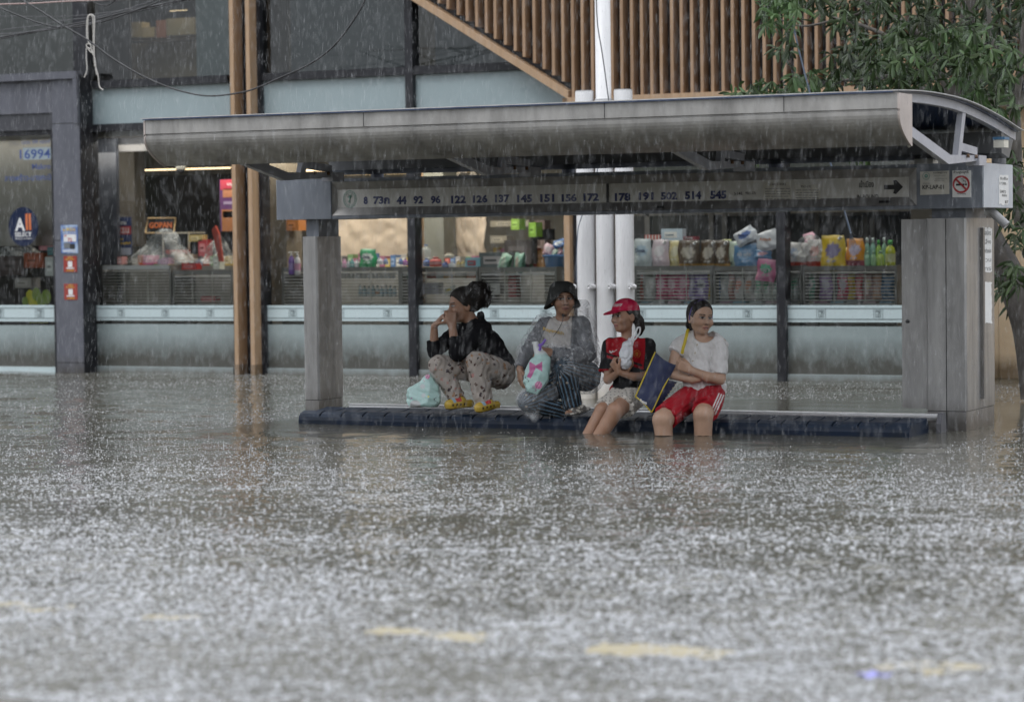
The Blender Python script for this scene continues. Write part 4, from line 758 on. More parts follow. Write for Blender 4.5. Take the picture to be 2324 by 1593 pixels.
carton('dark red carton strip behind the gold pouches', R(615), R(710), V_(178), V_(205), (.25, .06, .08), (.5, .5, .5), Y=RY+.36)
rp('white pouch with a red lower half right of the mullion', 1400, 1500, 222, 402, (.66, .66, .66), (.4, .5, .66), dark=(.5, .05, .03))
rp('narrow red pouch with a white top', 1492, 1556, 225, 402, (.62, .60, .60), dark=(.5, .05, .03), Y=RY+.15)
rp('broad red pouch with a white top beside the big yellow pouch', 1545, 1655, 200, 402, (.62, .60, .60), (.55, .08, .06), dark=(.5, .05, .03))
rp('pink crumpled pouch on top behind the red pouches', 1515, 1600, 150, 225, (.66, .30, .42), (.7, .6, .65), Y=RY+.22, tilt=.3)
rp('big bright yellow refill pouch with a purple disc', 1645, 1825, 168, 435, (.74, .52, .02), (.20, .16, .34), cap=(.85, .85, .85), Y=RY+.06, th=.06)
rp('orange refill pouch with a pale purple disc', 1830, 1965, 192, 395, (.72, .30, .03), (.55, .45, .58), dark=(.30, .06, .10))
rp('slim yellow and blue pouch between the yellow and orange pouches', 1805, 1850, 260, 400, (.65, .48, .05), (.1, .14, .35), Y=RY+.17)
G2 = 'green bottles on the rightmost rack'
for i, (a, b_, c, d, colr, cap, lab) in enumerate(((1965, 2008, 188, 402, (.22, .42, .36), (.6, .7, .7), 'tall teal bottle with a clear cap, back left of the green bottles'), (2008, 2050, 188, 402, (.24, .45, .38), (.6, .7, .7), 'tall teal bottle with a clear cap, second from the left at the back'), (2050, 2092, 205, 402, (.26, .45, .05), (.08, .45, .1), 'olive green bottle with a green cap at the back'), (2092, 2132, 186, 402, (.24, .42, .3), (.6, .7, .7), 'tall teal bottle with a clear cap, right at the back'), (2120, 2195, 205, 412, (.45, .50, .03), (.08, .48, .1), 'large yellow green bottle with a green cap and pale label'), (1968, 2008, 285, 415, (.30, .55, .36), (.35, .6, .4), 'short green bottle at the front left'), (2012, 2052, 285, 415, (.34, .58, .32), (.35, .6, .4), 'short green bottle at the front beside the leftmost short one'), (2062, 2112, 282, 415, (.42, .60, .10), (.35, .6, .4), 'short lime bottle at the front beside the large bottle'))):
    bottle(lab, R(a), R(b_), V_(c), V_(d), colr, cap, tuple(x*1.15 for x in colr) if i != 4 else (.6, .62, .35), Y=RY+(.2 if i < 4 else .13 if i == 4 else .06), grp=G2)
# middle row behind the right grilles
G3 = 'refill pouches behind the right grilles'; low = [
 (255, 320, (.45, .08, .05), (.6, .6, .6), 'red and grey pouch behind the grille next to the white pole'), (318, 412, (.58, .60, .58), (.68, .68, .66), 'clear white pouch behind the grille beside the red and grey one'),
 (415, 500, (.62, .08, .20), (.72, .35, .48), 'magenta pouch behind the grille, left of three'), (490, 578, (.60, .06, .18), (.7, .4, .5), 'magenta pouch behind the grille, middle of three'), (570, 660, (.62, .09, .22), (.74, .4, .5), 'magenta pouch behind the grille, right of three'),
 (662, 712, (.36, .28, .56), (.6, .55, .7), 'narrow violet pouch behind the grille above the woman with the purple hairband'), (705, 805, (.30, .20, .52), (.66, .64, .72), 'violet pouch with a pale lettered label behind the grille'), (778, 835, (.6, .42, .05), (.5, .3, .2), 'yellow pouch edge behind the grille beside the violet pouch'),
 (850, 895, (.06, .14, .35), (.1, .2, .4), 'dark blue pouch behind the grille right of the rack post'), (885, 958, (.62, .65, .66), (.7, .7, .7), 'white slanting pouch behind the grille'), (955, 1000, (.5, .24, .22), (.55, .4, .3), 'dusky pink pouch behind the grille beside the white slanting one'),
 (995, 1065, (.62, .60, .58), (.62, .16, .08), 'white pouch with a red splash, left of two'), (1072, 1142, (.62, .60, .58), (.60, .22, .10), 'white pouch with a red splash, right of two'),
 (1145, 1210, (.58, .62, .58), (.10, .42, .22), 'white and green pouch under the hanging pouch, left of three'), (1208, 1275, (.58, .62, .58), (.12, .44, .24), 'white and green pouch under the hanging pouch, middle of three'), (1278, 1345, (.58, .62, .58), (.10, .40, .22), 'white and green pouch beside the mullion, right of three'),
 (1408, 1482, (.50, .58, .54), (.08, .36, .2), 'pale pouch with green top right of the mullion'), (1515, 1598, (.10, .36, .24), (.6, .66, .62), 'green lettered pouch behind the rightmost grille'), (1632, 1728, (.34, .20, .46), (.6, .55, .68), 'purple pouch behind the rightmost grille'),
 (1765, 1850, (.62, .06, .12), (.6, .5, .6), 'crimson pouch behind the rightmost grille'), (1845, 1897, (.70, .50, .04), (.6, .3, .05), 'slim yellow pouch behind the rightmost grille'), (1893, 1955, (.70, .12, .16), (.72, .3, .3), 'coral red pouch behind the rightmost grille'),
 (1960, 2028, (.58, .36, .36), (.6, .5, .3), 'greyish pink pouch behind the rightmost grille'), (2018, 2096, (.62, .34, .22), (.6, .4, .35), 'peach pouch behind the rightmost grille'), (2090, 2185, (.08, .18, .32), (.2, .3, .45), 'blue pouch at the right end behind the grille')]
for i, (a, b_, c, acc, lab) in enumerate(low):
    pouch(lab, R(a), R(b_), V_(448+rng.uniform(-6, 8)), V_(642), c, acc, Y=RY+.10+.03*(i % 2), th=.035, grp=G3, word={6: 'Comfort', 17: 'Usa'}.get(i), wm=M_navy)
for i in range(16):
    a = 262+i*121; 
    if 1330 < a < 1400: continue
    cc = [(.3, .5, .6), (.55, .6, .6), (.6, .45, .5), (.25, .45, .6), (.6, .55, .4), (.5, .3, .4)][i % 6]
    carton(('blue', 'pale', 'pink', 'bright blue', 'cream', 'reddish')[i % 6]+' packet, '+ORD[i-(i > 8)]+' from the left on the bottom shelf above the pale band', R(a), R(a+95), V_(662), V_(760), cc, (.7, .7, .7), Y=RY+.1, d=.2, name='packet', grp='packets on the bottom shelf')
# goods on and in the middle racks
G4 = 'goods on the middle racks'
bottle('purple pump bottle of lotion beside the left shelter pillar', Q(104), Q(141), V_(293), V_(462), (.24, .12, .45), (.8, .8, .82), (.4, .3, .6), pump=True, grp=G4, Y=RY-.02); bottle('white and pink pump bottle of lotion beside the purple one', Q(146), Q(187), V_(293), V_(466), (.7, .66, .68), (.82, .82, .82), (.68, .35, .48), pump=True, grp=G4, Y=RY-.02)
pouch('green and white refill pouch standing on the middle rack', Q(630), Q(756), V_(270), V_(412), (.04, .34, .14), (.62, .66, .62), Y=RY+.09, grp=G4, word='Usa', tilt=-.04)
for a, b_, c, d, colr, lab in ((462, 498, 350, 418, (.05, .3, .12), 'small dark green tub left of the green pouch'), (498, 530, 345, 415, (.6, .25, .42), 'small pink tube left of the green pouch'), (556, 590, 345, 412, (.08, .32, .32), 'small teal tube next to the green pouch'), (592, 628, 350, 412, (.66, .64, .68), 'small white tube touching the green pouch'), (535, 556, 352, 412, (.62, .66, .7), 'thin white tube between pink and teal'), (756, 800, 338, 385, (.66, .68, .72), 'white bottle right of the green pouch'), (806, 840, 340, 385, (.2, .3, .55), 'blue and white bottle right of the green pouch'), (920, 950, 340, 385, (.05, .16, .5), 'blue capped bottle left of the second mullion'), (952, 985, 345, 392, (.4, .1, .42), 'purple capped bottle left of the second mullion'), (1102, 1150, 340, 400, (.06, .16, .5), 'blue bottle at the foot of the water bottle'), (1152, 1235, 330, 402, (.55, .06, .05), 'red tub right of the water bottle'), (1242, 1290, 365, 412, (.05, .12, .42), 'navy lying tube right of the red tub'), (1290, 1342, 366, 415, (.62, .66, .7), 'white lying tube right of the navy one'), (1350, 1380, 355, 416, (.48, .38, .14), 'gold tube left of the cyan box'), (1382, 1414, 350, 416, (.5, .4, .16), 'second gold tube touching the cyan box'), (1260, 1330, 300, 340, (.55, .5, .4), 'beige jar behind the white tubes')):
    bottle(lab, Q(a), Q(b_), V_(c), V_(d), colr, tuple(min(1, x*.8+.12) for x in colr), tuple(min(1, x*.6+.3) for x in colr), Y=RY+.1, grp=G4)
mb = MB(); a, b_ = Q(1122), V_(340); p = Py(Q(1122), V_(345), RY+.25); q = Py(Q(1122), V_(235), RY+.25); h = q[2]-p[2]; mb.lathe((p[0], RY+.25, p[2]), [(.05, 0), (.055, .02), (.055, .55*h), (.04, .7*h), (.018, .85*h), (.018, .9*h)], 14); o = tag(mb.build('water_bottle', film('clear_bottle', (.6, .65, .66), .3, .1, .8), loc=p), 'clear water bottle with a blue cap on the counter behind the second mullion', 'bottle'); mb = MB(); mb.lathe((p[0], RY+.25, p[2]+.9*h), [(.02, 0), (.02, .07*h)], 10); mb.build('cap', mat('blue_cap', (.1, .2, .5), .4), o)
carton('cyan box with a dark red label on the middle rack', Q(1415), Q(1518), V_(335), V_(416), (.25, .50, .60), (.35, .08, .1), Y=RY+.08); carton('grey storage box with a barcode label on the middle rack', Q(1518), Q(1732), V_(296), V_(412), (.13, .15, .15), (.5, .45, .45), Y=RY+.1, d=.25)
pouch('green refill pouch lying on its side on the grey rack top', Q(1645), Q(1770), V_(328), V_(414), (.30, .52, .38), (.5, .6, .5), Y=RY+.05, tilt=1.2, grp=G4); pouch('green and pink pouch lying beside the other one', Q(1745), Q(1880), V_(335), V_(414), (.26, .50, .38), (.65, .55, .45), Y=RY+.04, tilt=1.45, grp=G4)
# blue basin heaped with pouches
p, q = Py(Q(1972), V_(408), RY+.12), Py(Q(2195), V_(312), RY+.12); cxx = (p[0]+q[0])/2; rr = (q[0]-p[0])/2; h = q[2]-p[2]; mb = MB(); mb.lathe((cxx, RY+.2, p[2]), [(rr*.84, 0), (rr*.95, h*.8), (rr*1.04, h*.84), (rr*1.04, h*.95), (rr*.96, h), (rr*.9, h*.6)], 28, None, 1, .7)
tag(mb.build('basin', mat('blue_basin', (.05, .16, .36), .35), loc=(cxx, RY+.2, p[2])), 'blue plastic basin heaped with pouches beside the timber post', 'basin')
for a, b_, c, d, colr, acc, ti, lab in ((1995, 2085, 235, 318, (.62, .38, .44), (.7, .6, .62), -.4, 'pink pouch on the left of the blue basin'), (2065, 2175, 198, 262, (.05, .18, .48), (.6, .66, .7), .25, 'blue pouch on top of the basin heap'), (2040, 2125, 270, 322, (.40, .58, .42), (.6, .66, .6), .7, 'green pouch in the middle of the basin'), (2085, 2150, 262, 320, (.68, .36, .42), (.7, .5, .5), .9, 'rose pouch in the basin next to the green one'), (2130, 2195, 240, 312, (.50, .48, .42), (.35, .5, .6), .5, 'beige pouch on the right of the basin')):
    pouch(lab, Q(a), Q(b_), V_(c), V_(d), colr, acc, Y=RY+.18, tilt=ti, grp='pouches in the blue basin')
# tubes and tubs in rows behind the middle grilles
for i in range(15):
    a = 476+i*30 if i < 14 else 940; bottle('white tube, '+ORD[i]+' from the left in the upper row behind the middle grille', Q(a), Q(a+25), V_(452), V_(488), (.6, .63, .66), (.4, .45, .5), (.5, .55, .62), Y=RY+.12, grp='white tubes behind the middle grille', name='tube')
for i, (a, b_, colr, lab) in enumerate(((930, 995, (.05, .3, .14), 'green packet behind the grille left of the second mullion'), (1128, 1195, (.5, .1, .05), 'red packet behind the grille right of the second mullion'), (1198, 1250, (.6, .62, .62), 'white packet behind the grille beside the red one'), (1250, 1300, (.6, .36, .1), 'amber packet behind the grille'), (1340, 1415, (.5, .42, .28), 'beige packet behind the grille beside the amber one'), (1425, 1500, (.6, .22, .1), 'orange packet behind the grille beside the rack post'))):
    carton(lab, Q(a), Q(b_), V_(445), V_(492), colr, tuple(min(1, x+.2) for x in colr), Y=RY+.1, name='packet')
for i in range(9):
    a = 620+i*32; bottle('small capped bottle, '+ORD[i]+' from the left in the lower row behind the middle grille', Q(a), Q(a+27), V_(535+(i % 3)*6), V_(622), (.22, .34, .36) if i % 2 else (.45, .5, .52), (.1, .12, .14), (.4, .2, .12) if i == 4 else (.3, .4, .45), Y=RY+.12, grp='small bottles behind the middle grille')
for a, b_, colr, lab in ((1100, 1160, (.5, .48, .55), 'pale lilac box behind the grille, left of two'), (1160, 1215, (.52, .5, .56), 'pale lilac box behind the grille, right of two'), (930, 985, (.42, .36, .5), 'lilac packet behind the grille left of the mullion'), (1735, 1790, (.36, .05, .05), 'tall dark red box behind the grille right of the black bun'), (1590, 1670, (.48, .47, .45), 'grey wrapped packet behind the grille by the bun')):
    carton(lab, Q(a), Q(b_), V_(525 if a != 1735 else 460), V_(605 if a != 1735 else 632), colr, tuple(min(1, x+.15) for x in colr), Y=RY+.14)
pouch('white pouch with yellow trim lying behind the grille above the squatting person', Q(1255), Q(1345), V_(555), V_(605), (.55, .56, .52), (.6, .48, .1), Y=RY+.1, tilt=.3, grp=G4)
# shop fittings seen deeper inside
for x0, x1, y0, y1, c, lab, dp in ((1113, 1200, 500, 515, (.60, .54, .42), 'cream shelf edge high at the back right of the brown paper', 2.0), (1113, 1150, 535, 552, (.55, .50, .40), 'second cream shelf edge at the back', 2.0), (1145, 1205, 545, 600, (.06, .05, .05), 'dark coffee machine behind the brown paper', 1.4), (1205, 1245, 520, 545, (.02, .02, .022), 'black box with pale lettering on the back counter', 1.5), (1160, 1178, 497, 522, (.30, .50, .08), 'green price sign hanging at the back', 1.2), (1212, 1236, 500, 600, (.30, .22, .20), 'mottled pink shelf unit at the back', 2.2), (1200, 1216, 505, 538, (.28, .52, .06), 'bright green hanging board', 1.3), (650, 677, 497, 524, (.55, .20, .05), 'orange box on the brown column', .34)):
    carton(lab, x0, x1, y0, y1, c, tuple(min(1, v*1.25+.05) for v in c), Y=GY+dp, d=.15, cat='shop fitting' if dp > 1.3 else 'box', name='shop_fitting')
# crowded little goods on the back counters: each a small carton
cols = [(.5, .08, .05), (.55, .4, .1), (.1, .2, .4), (.45, .42, .4), (.2, .35, .15), (.5, .25, .08), (.12, .1, .1), (.5, .48, .45), (.35, .12, .2)]
k = 0
for x0, x1, ytop, ybot, dp, n_ in ((765, 935, 575, 608, 1.0, 14), (1010, 1130, 578, 606, 1.0, 10), (1120, 1235, 560, 606, 1.6, 14), (300, 525, 575, 603, .9, 14)):
    for i in range(n_):
        a = x0+(x1-x0)*i/n_; w_ = (x1-x0)/n_*.9; y0 = ytop+rng.uniform(0, 14); colr = cols[int(rng.integers(len(cols)))]
        o = carton(cname(colr)+' carton, '+ORD[i]+' from the left on the counter '+{765: 'under the wide brown paper', 1010: 'under the narrow brown paper', 1120: 'right of the brown paper', 300: 'in the left bay'}[x0], a, a+w_, y0, ybot, colr, tuple(min(1, v+.25) for v in colr), Y=GY+dp, d=.12, grp='small cartons on the back counters')
for x0, x1, y0, y1, dp in ((300, 528, 603, 612, .85), (765, 1130, 607, 616, .95), (1115, 1240, 606, 616, 1.55)):
    p, q = Py(x0, y1, GY+dp), Py(x1, y0, GY+dp); mb = MB(); mb.box(p[0], q[0], GY+dp-.05, GY+dp+.5, -.25, q[2]); tag(mb.build('back_counter', mat('counter_grey', (.3, .29, .27), .5), loc=((p[0]+q[0])/2, GY+dp, -.25)), {300: 'grey back counter in the left bay', 765: 'long grey back counter under the brown paper', 1115: 'grey back counter right of the brown paper'}[x0], 'counter')
# left bay
def L(cx_): return cx_*K
def LV(cy): return 425.7+cy*K
for a, b_, c, d, colr, lab in ((1100, 1136, 540, 610, (.55, .12, .03), 'orange carton at the left end of the pink row'), (1137, 1180, 540, 610, (.6, .16, .32), 'pink carton, left of the pink row'), (1181, 1226, 540, 610, (.58, .14, .30), 'pink carton, right of the pink row'), (1255, 1283, 572, 612, (.5, .38, .5), 'small lilac carton by the pink row'), (1285, 1342, 560, 612, (.58, .4, .52), 'lilac carton right of the pink row'), (1447, 1564, 606, 655, (.42, .03, .03), 'red price card on the second left rack'), (1698, 1745, 550, 650, (.6, .62, .54), 'upright cream card beside the timber fins'), (1385, 1530, 530, 585, (.6, .5, .38), 'cream lit tray behind the plastic sheet'), (1320, 1480, 495, 530, (.4, .06, .03), 'red tray behind the plastic sheet'), (1505, 1610, 376, 430, (.5, .38, .14), 'yellow carton on the left counter'), (1580, 1650, 415, 545, (.45, .05, .06), 'red carton on the left counter'), (1600, 1712, 868, 912, (.42, .03, .03), 'red price card low behind the second left grille'), (880, 900, 540, 610, (.12, .16, .35), 'slim navy carton on the left rack'), (935, 970, 550, 612, (.5, .25, .25), 'slim rose carton on the left rack')):
    carton(lab, L(a), L(b_), LV(c), LV(d), colr, tuple(min(1, v+.2) for v in colr), Y=RY+.12 if c > 540 else GY+.5)
mb = MB(); p = [Py(L(a), LV(b_), RY+.1) for a, b_ in ((1685, 335), (1712, 305), (1740, 365), (1772, 590), (1742, 590))]; mb.prism([(v[0], v[2]) for v in p], RY+.1, RY+.13, 'y'); tag(mb.build('red_pennant', mat('pennant_red', (.42, .07, .05), .5), loc=(p[0][0], RY+.1, p[4][2])), 'tall red pennant leaning beside the timber fins', 'pennant')
gc = thing('glass_case', 'small glass counter case under the snack sign', 'display case', Py(L(1400), LV(560), GY+.6)); a, b_ = Py(L(1300), LV(560), GY+.6), Py(L(1500), LV(366), GY+.6)
mb = MB()
for x in (a[0], b_[0]): mb.box(x-.008, x+.008, GY+.6, GY+.62, a[2], b_[2])
mb.box(a[0]-.01, b_[0]+.01, GY+.59, GY+.9, b_[2], b_[2]+.015); mb.build('frame', mat('case_frame', (.5, .46, .38), .4), gc); mb = MB(); mb.add([(a[0], GY+.605, a[2]), (b_[0], GY+.605, a[2]), (b_[0], GY+.605, b_[2]), (a[0], GY+.605, b_[2])], [(0, 1, 2, 3)]); mb.build('case_glass', MATS['shop_glass'], gc)
def drape(lab, x0, x1, ytop, ybot, Y, seed):
    rg = np.random.default_rng(seed); nx, nz = 36, 20; vs = []; ph = rg.uniform(0, 6, 6)
    for i in range(nx+1):
        for k in range(nz+1):
            u, v = i/nx, k/nz; top = ybot+(ytop-ybot)*max(.12, (math.sin(math.pi*min(1, u*1.05))**.9))*(1+.08*math.sin(9*u+ph[0])); p = Py(x0+(x1-x0)*u, ybot+(top-ybot)*v, Y)
            vs.append((p[0], Y+.10*v+.03*math.sin(14*u+6*v+ph[1])+.015*math.sin(29*u-11*v+ph[2]), p[2]))
    mb = MB(); mb.add(vs, [(i*(nz+1)+k, (i+1)*(nz+1)+k, (i+1)*(nz+1)+k+1, i*(nz+1)+k+1) for i in range(nx) for k in range(nz)], True); return tag(mb.build('plastic_sheet', MATS['clear_sheet'] if 'clear_sheet' in MATS else film('clear_sheet', (.6, .62, .62), .34, .2, .8, .9, 9, .35), loc=Py((x0+x1)/2, ybot, Y)), lab, 'plastic sheet')
drape('clear plastic sheet heaped over the goods in the left bay', L(985), L(1560), LV(345), LV(600), RY+.16, 1); drape('clear plastic sheet bundled beside the red pennant', L(1560), L(1850), LV(385), LV(610), RY+.2, 2); drape('thin clear plastic over the red pouches right of the mullion', R(1395), R(1700), V_(150), V_(330), RY+.02, 3); drape('pale plastic cover in the entrance window behind the round sticker', L(-80), L(310), LV(430), LV(560), EY+.25, 4)
# entrance window goods
for a, b_, c, d, colr, lab in ((190, 345, 520, 640, (.28, .06, .02), 'dark orange crate behind the round sticker'), (0, 190, 545, 700, (.05, .03, .03), 'dark brown crate at the left edge behind the glass'), (378, 432, 472, 545, (.06, .16, .18), 'teal card in the entrance window'), (362, 434, 552, 705, (.5, .52, .5), 'white notice card stuck low in the entrance window'), (310, 375, 465, 500, (.5, .2, .22), 'red and white striped packet in the entrance window'), (120, 250, 720, 800, (.3, .28, .26), 'greyish bag shaped carton low in the entrance window')):
    carton(lab, L(a), L(b_), LV(c), LV(d), colr, tuple(min(1, v*1.3+.04) for v in colr), Y=EY+.12 if a != 362 else EY+.02, d=.03 if a in (378, 362) else .15)
# yellow cut-out (a plain leafy shape) behind the entrance glass
co = thing('yellow_cutout', 'bright yellow green display cut-out low behind the entrance window', 'display', Py(L(280), LV(1080), EY+.08)); ps = [Py(L(a), LV(b_), EY+.08) for a, b_ in ((232, 1080), (245, 960), (212, 900), (206, 840), (232, 812), (262, 826), (270, 880), (300, 905), (330, 960), (375, 985), (378, 1080))]
mb = MB(); mb.prism([(v[0], v[2]) for v in ps], EY+.08, EY+.09, 'y'); mb.build('panel', mat('cutout_yellow', (.58, .56, .04), .5), co); mb = MB()
for a, b_, r in ((290, 850, .1), (200, 905, .07), (370, 870, .11), (330, 900, .1)): v = Py(L(a), LV(b_), EY+.07); disc(mb, v[0], v[2], EY+.07-a*1e-5, r*.55, 18, 1.25)
mb.build('green_patches', mat('cutout_green', (.22, .32, .05), .5), co)
# ================================================================ white triple pole
M_wpole = mat('white_pole_paint', (.70, .70, .71), .4, var=.16, vscale=5, stretch=(3, 3, .4), bump=.04, dirt=(-.1, .3, (.35, .32, .27)))
PY = 19.25; pt = thing('white_pole', 'white steel pole of three bundled pipes standing behind the shelter', 'pole', Py(1375, 905, PY))
def pxl(x, y, Y=PY): return Py(x, y, Y)
for x0, x1, ytop in ((1309.5, 1351, 206), (1353, 1394.5, 226), (1397, 1439, 203)):
    top = pxl((x0+x1)/2, ytop); r = (pxl(x1, 400)[0]-pxl(x0, 400)[0])/2*.93; cxp = pxl((x0+x1)/2, 560)[0]; mb = MB()
    mb.tube([(cxp, PY, -.42), (cxp, PY, .6), (cxp, PY, top[2]-.012), (cxp, PY, top[2])], [r, r, r, r*.95], 24); mb.build('pipe', M_wpole, pt)
ctr = pxl(1373.5, 560)[0]; z0, z1 = pxl(1374, 240)[2], pxl(1374, 222)[2]; r = (pxl(1391, 100)[0]-pxl(1356, 100)[0])/2*.93
mb = MB(); mb.lathe((ctr, PY, z0-.02), [(r*1.25, 0), (r*1.22, .03), (r*1.02, .055), (r*1.08, .06), (r*1.08, .075), (r*1.0, .08)], 24); mb.build('collar', M_wpole, pt)
mb = MB(); mb.tube([(ctr, PY, z0+.05), (ctr-.0, PY, 5.2)], r, 24); mb.build('upper_pipe', M_wpole, pt)
for x in (1306, 1350, 1396, 1442):
    p = pxl(x, 651); mb = MB(); mb.tube([(p[0], PY-.02, p[2]), (p[0], PY-.1, p[2])], [.022, .02], 8); mb.tube([(p[0], PY-.1, p[2]), (p[0], PY-.125, p[2])], .012, 8); mb.build('bolt', M_wpole, pt)
for x, yt in ((1352, 206), (1396, 206)): p = pxl(x, 560); mb = MB(); mb.box(p[0]-.006, p[0]+.006, PY+.01, PY+.03, -.42, pxl(x, yt)[2]); mb.build('gap_strip', mat('rust_brown', (.14, .09, .06), .7), pt)
a, b_ = pxl(1328, 745, PY-.09), pxl(1338, 700, PY-.09)
t_ = text('handwriting', '02-7056401', 0, .2, 0, .028, PY-.0, M_ink, pt, .0)
me = t_.data; n = len(me.vertices); co = np.empty(n*3); me.vertices.foreach_get('co', co); co = co.reshape(-1, 3)+ORG[pt.name]; co = np.c_[a[0]+.03-co[:, 2], np.full(n, PY-.082), a[2]+co[:, 0]*.8]-ORG[pt.name]; me.vertices.foreach_set('co', co.ravel()); me.update()
# ================================================================ cables
M_cab = mat('black_cable', (.025, .025, .028), .5); M_cab2 = mat('grey_cable', (.12, .12, .13), .5); M_pink = mat('faded_pink_cable', (.45, .32, .30), .5); M_rope = mat('frayed_white_rope', (.55, .53, .5), .8, var=.35, vscale=60, bump=.5, bscale=150); M_bcab = mat('blue_grey_cable', (.10, .13, .18), .4)
def smooth(P, n=10):
    P = np.array(P, float); out = []
    for i in range(len(P)-1):
        p0, p1, p2, p3 = P[max(i-1, 0)], P[i], P[i+1], P[min(i+2, len(P)-1)]
        for t in np.linspace(0, 1, n, endpoint=False): out.append(.5*((2*p1)+(-p0+p2)*t+(2*p0-5*p1+4*p2-p3)*t*t+(-p0+3*p1-3*p2+p3)*t**3))
    out.append(P[-1]); return out
def cable(lab, pts, Y, r, m, s=K, name='overhead_cable', cat='cable', grp='overhead cables', n=6):
    w_ = [Py(a*s, b_*s, Y) for a, b_ in pts]; mb = MB(); mb.tube(smooth(w_, 8), r, n); return tag(mb.build(name, m, loc=w_[0]), lab, cat, grp)
CYY = 18.6
cable('faded pink cable, topmost across the upper left corner', [(-60, 38), (250, 30), (500, 15), (780, 3), (900, -5)], CYY, .006, M_pink)
cable('black cable sagging from the left edge then rising right', [(-60, 40), (120, 115), (250, 165), (420, 212), (600, 219), (750, 190), (900, 150), (1050, 97), (1200, 42), (1320, -10)], CYY+.1, .0065, M_cab)
cable('long black cable sagging deep across the frosted strip to the right', [(140, -15), (330, 95), (500, 205), (700, 322), (900, 470), (1150, 615), (1400, 715), (1650, 765), (1900, 742), (2050, 700), (2188, 640), (2480, 505), (2680, 345), (2850, 110), (2910, -10)], CYY-.2, .0075, M_cab)
cable('thick black cable rising from lower left to upper right', [(-60, 310), (200, 265), (420, 222), (700, 172), (1000, 100), (1250, 45), (1500, -10)], CYY+.2, .008, M_cab)
cable('black cable running just under the thick rising one', [(-60, 325), (200, 275), (420, 236), (700, 190), (1000, 115), (1250, 60), (1540, -12)], CYY+.25, .005, M_cab)
cable('thin grey cable above the rising bundle', [(-60, 248), (300, 205), (500, 165), (800, 130), (1100, 45), (1250, -8)], CYY+.3, .003, M_cab2)
cable('pale thin cable at the left edge joining the bundle', [(-60, 280), (200, 258), (420, 230), (800, 170)], CYY+.15, .0035, M_cab2)
cable('hair thin cable crossing level at the upper left', [(-60, 130), (300, 134), (600, 128), (900, 95), (1350, 20)], CYY+.4, .0025, M_cab2)
cable('short black cable loop at the top edge above the rope', [(700, -10), (760, 28), (820, 46), (880, 34), (925, -8)], CYY, .006, M_cab)
cable('second black cable along the top edge', [(150, -8), (350, 15), (560, 12), (740, 18), (1000, 8), (1180, -8)], CYY+.05, .004, M_cab)
mb = MB(); p = [Py(a*K, b_*K, CYY-.25) for a, b_ in ((505, 120), (500, 165), (488, 225))]; mb.tube(smooth(p, 5), .005, 5); mb.tube(smooth([Py(a*K, b_*K, CYY-.25) for a, b_ in ((480, 180), (505, 170), (512, 212), (492, 205))], 5), .004, 5); tag(mb.build('cable_tie', M_cab, loc=p[0]), 'black tie binding the crossing cables at upper left', 'cable tie')
rp_ = thing('hanging_rope', 'frayed white rope looped over the cables at upper left', 'rope', Py(720*K, 120*K, CYY))
for pts, nm, r in (([(820, 718), (792, 690), (780, 600), (762, 540), (752, 500), (750, 300), (752, 150), (735, 122), (715, 120), (698, 140), (690, 200), (692, 300), (708, 345), (725, 370), (718, 392), (697, 380), (688, 395), (688, 470), (692, 560), (672, 618)], 'strand', .0055), ([(742, 430), (716, 410), (694, 380), (688, 360), (705, 352), (722, 358), (728, 400), (744, 432), (758, 490), (764, 560), (772, 600)], 'knot', .0055), ([(741, 440), (742, 300), (740, 160), (728, 128), (708, 128), (700, 160), (698, 280), (704, 340)], 'strand', .005)):
    mb = MB(); mb.tube(smooth([Py(a*K, b_*K, CYY-.02) for a, b_ in pts], 6), r, 6); mb.build(nm, M_rope, rp_)
cable('blue grey cable hanging from the tree past the shelter with a frayed end', [(1780, -10), (1793, 20), (1800, 58), (1819, 138), (1840, 218), (1862, 300), (1888, 380), (1917, 480), (1931, 530)], 18.3, .007, M_bcab, 1.0, 'hanging_cable', 'cable', None)
fr = MB()
for k in range(7): fr.tube([Py(1931, 529, 18.3), Py(1931+(k-3)*2.2+3, 548, 18.3+.01*k), Py(1933+(k-3)*3.6+5, 568+rng.uniform(-5, 5), 18.3+.01*k)], .002, 4)
o = fr.build('frayed_end', M_bcab, bpy.data.objects['hanging_cable'])
cable('thin grey wire clipped down the white pole', [(1353, -10), (1355, 40), (1358, 70), (1368, 130), (1382, 232)], PY-.14, .005, M_cab2, 1.0, 'pole_wire', 'wire', None)
cable('thin black wire running down the left white pipe', [(1362, 360), (1356, 385), (1351, 405), (1319, 495), (1311, 530), (1308, 600), (1309, 640)], PY-.13, .004, M_bcab, 1.0, 'pole_wire', 'wire', None)
cable('grey wire beside the middle white pipe above the red cap', [(1352, 660), (1350, 700), (1354, 735), (1352, 790), (1358, 830)], PY-.1, .004, M_cab2, 1.0, 'pole_wire', 'wire', None)
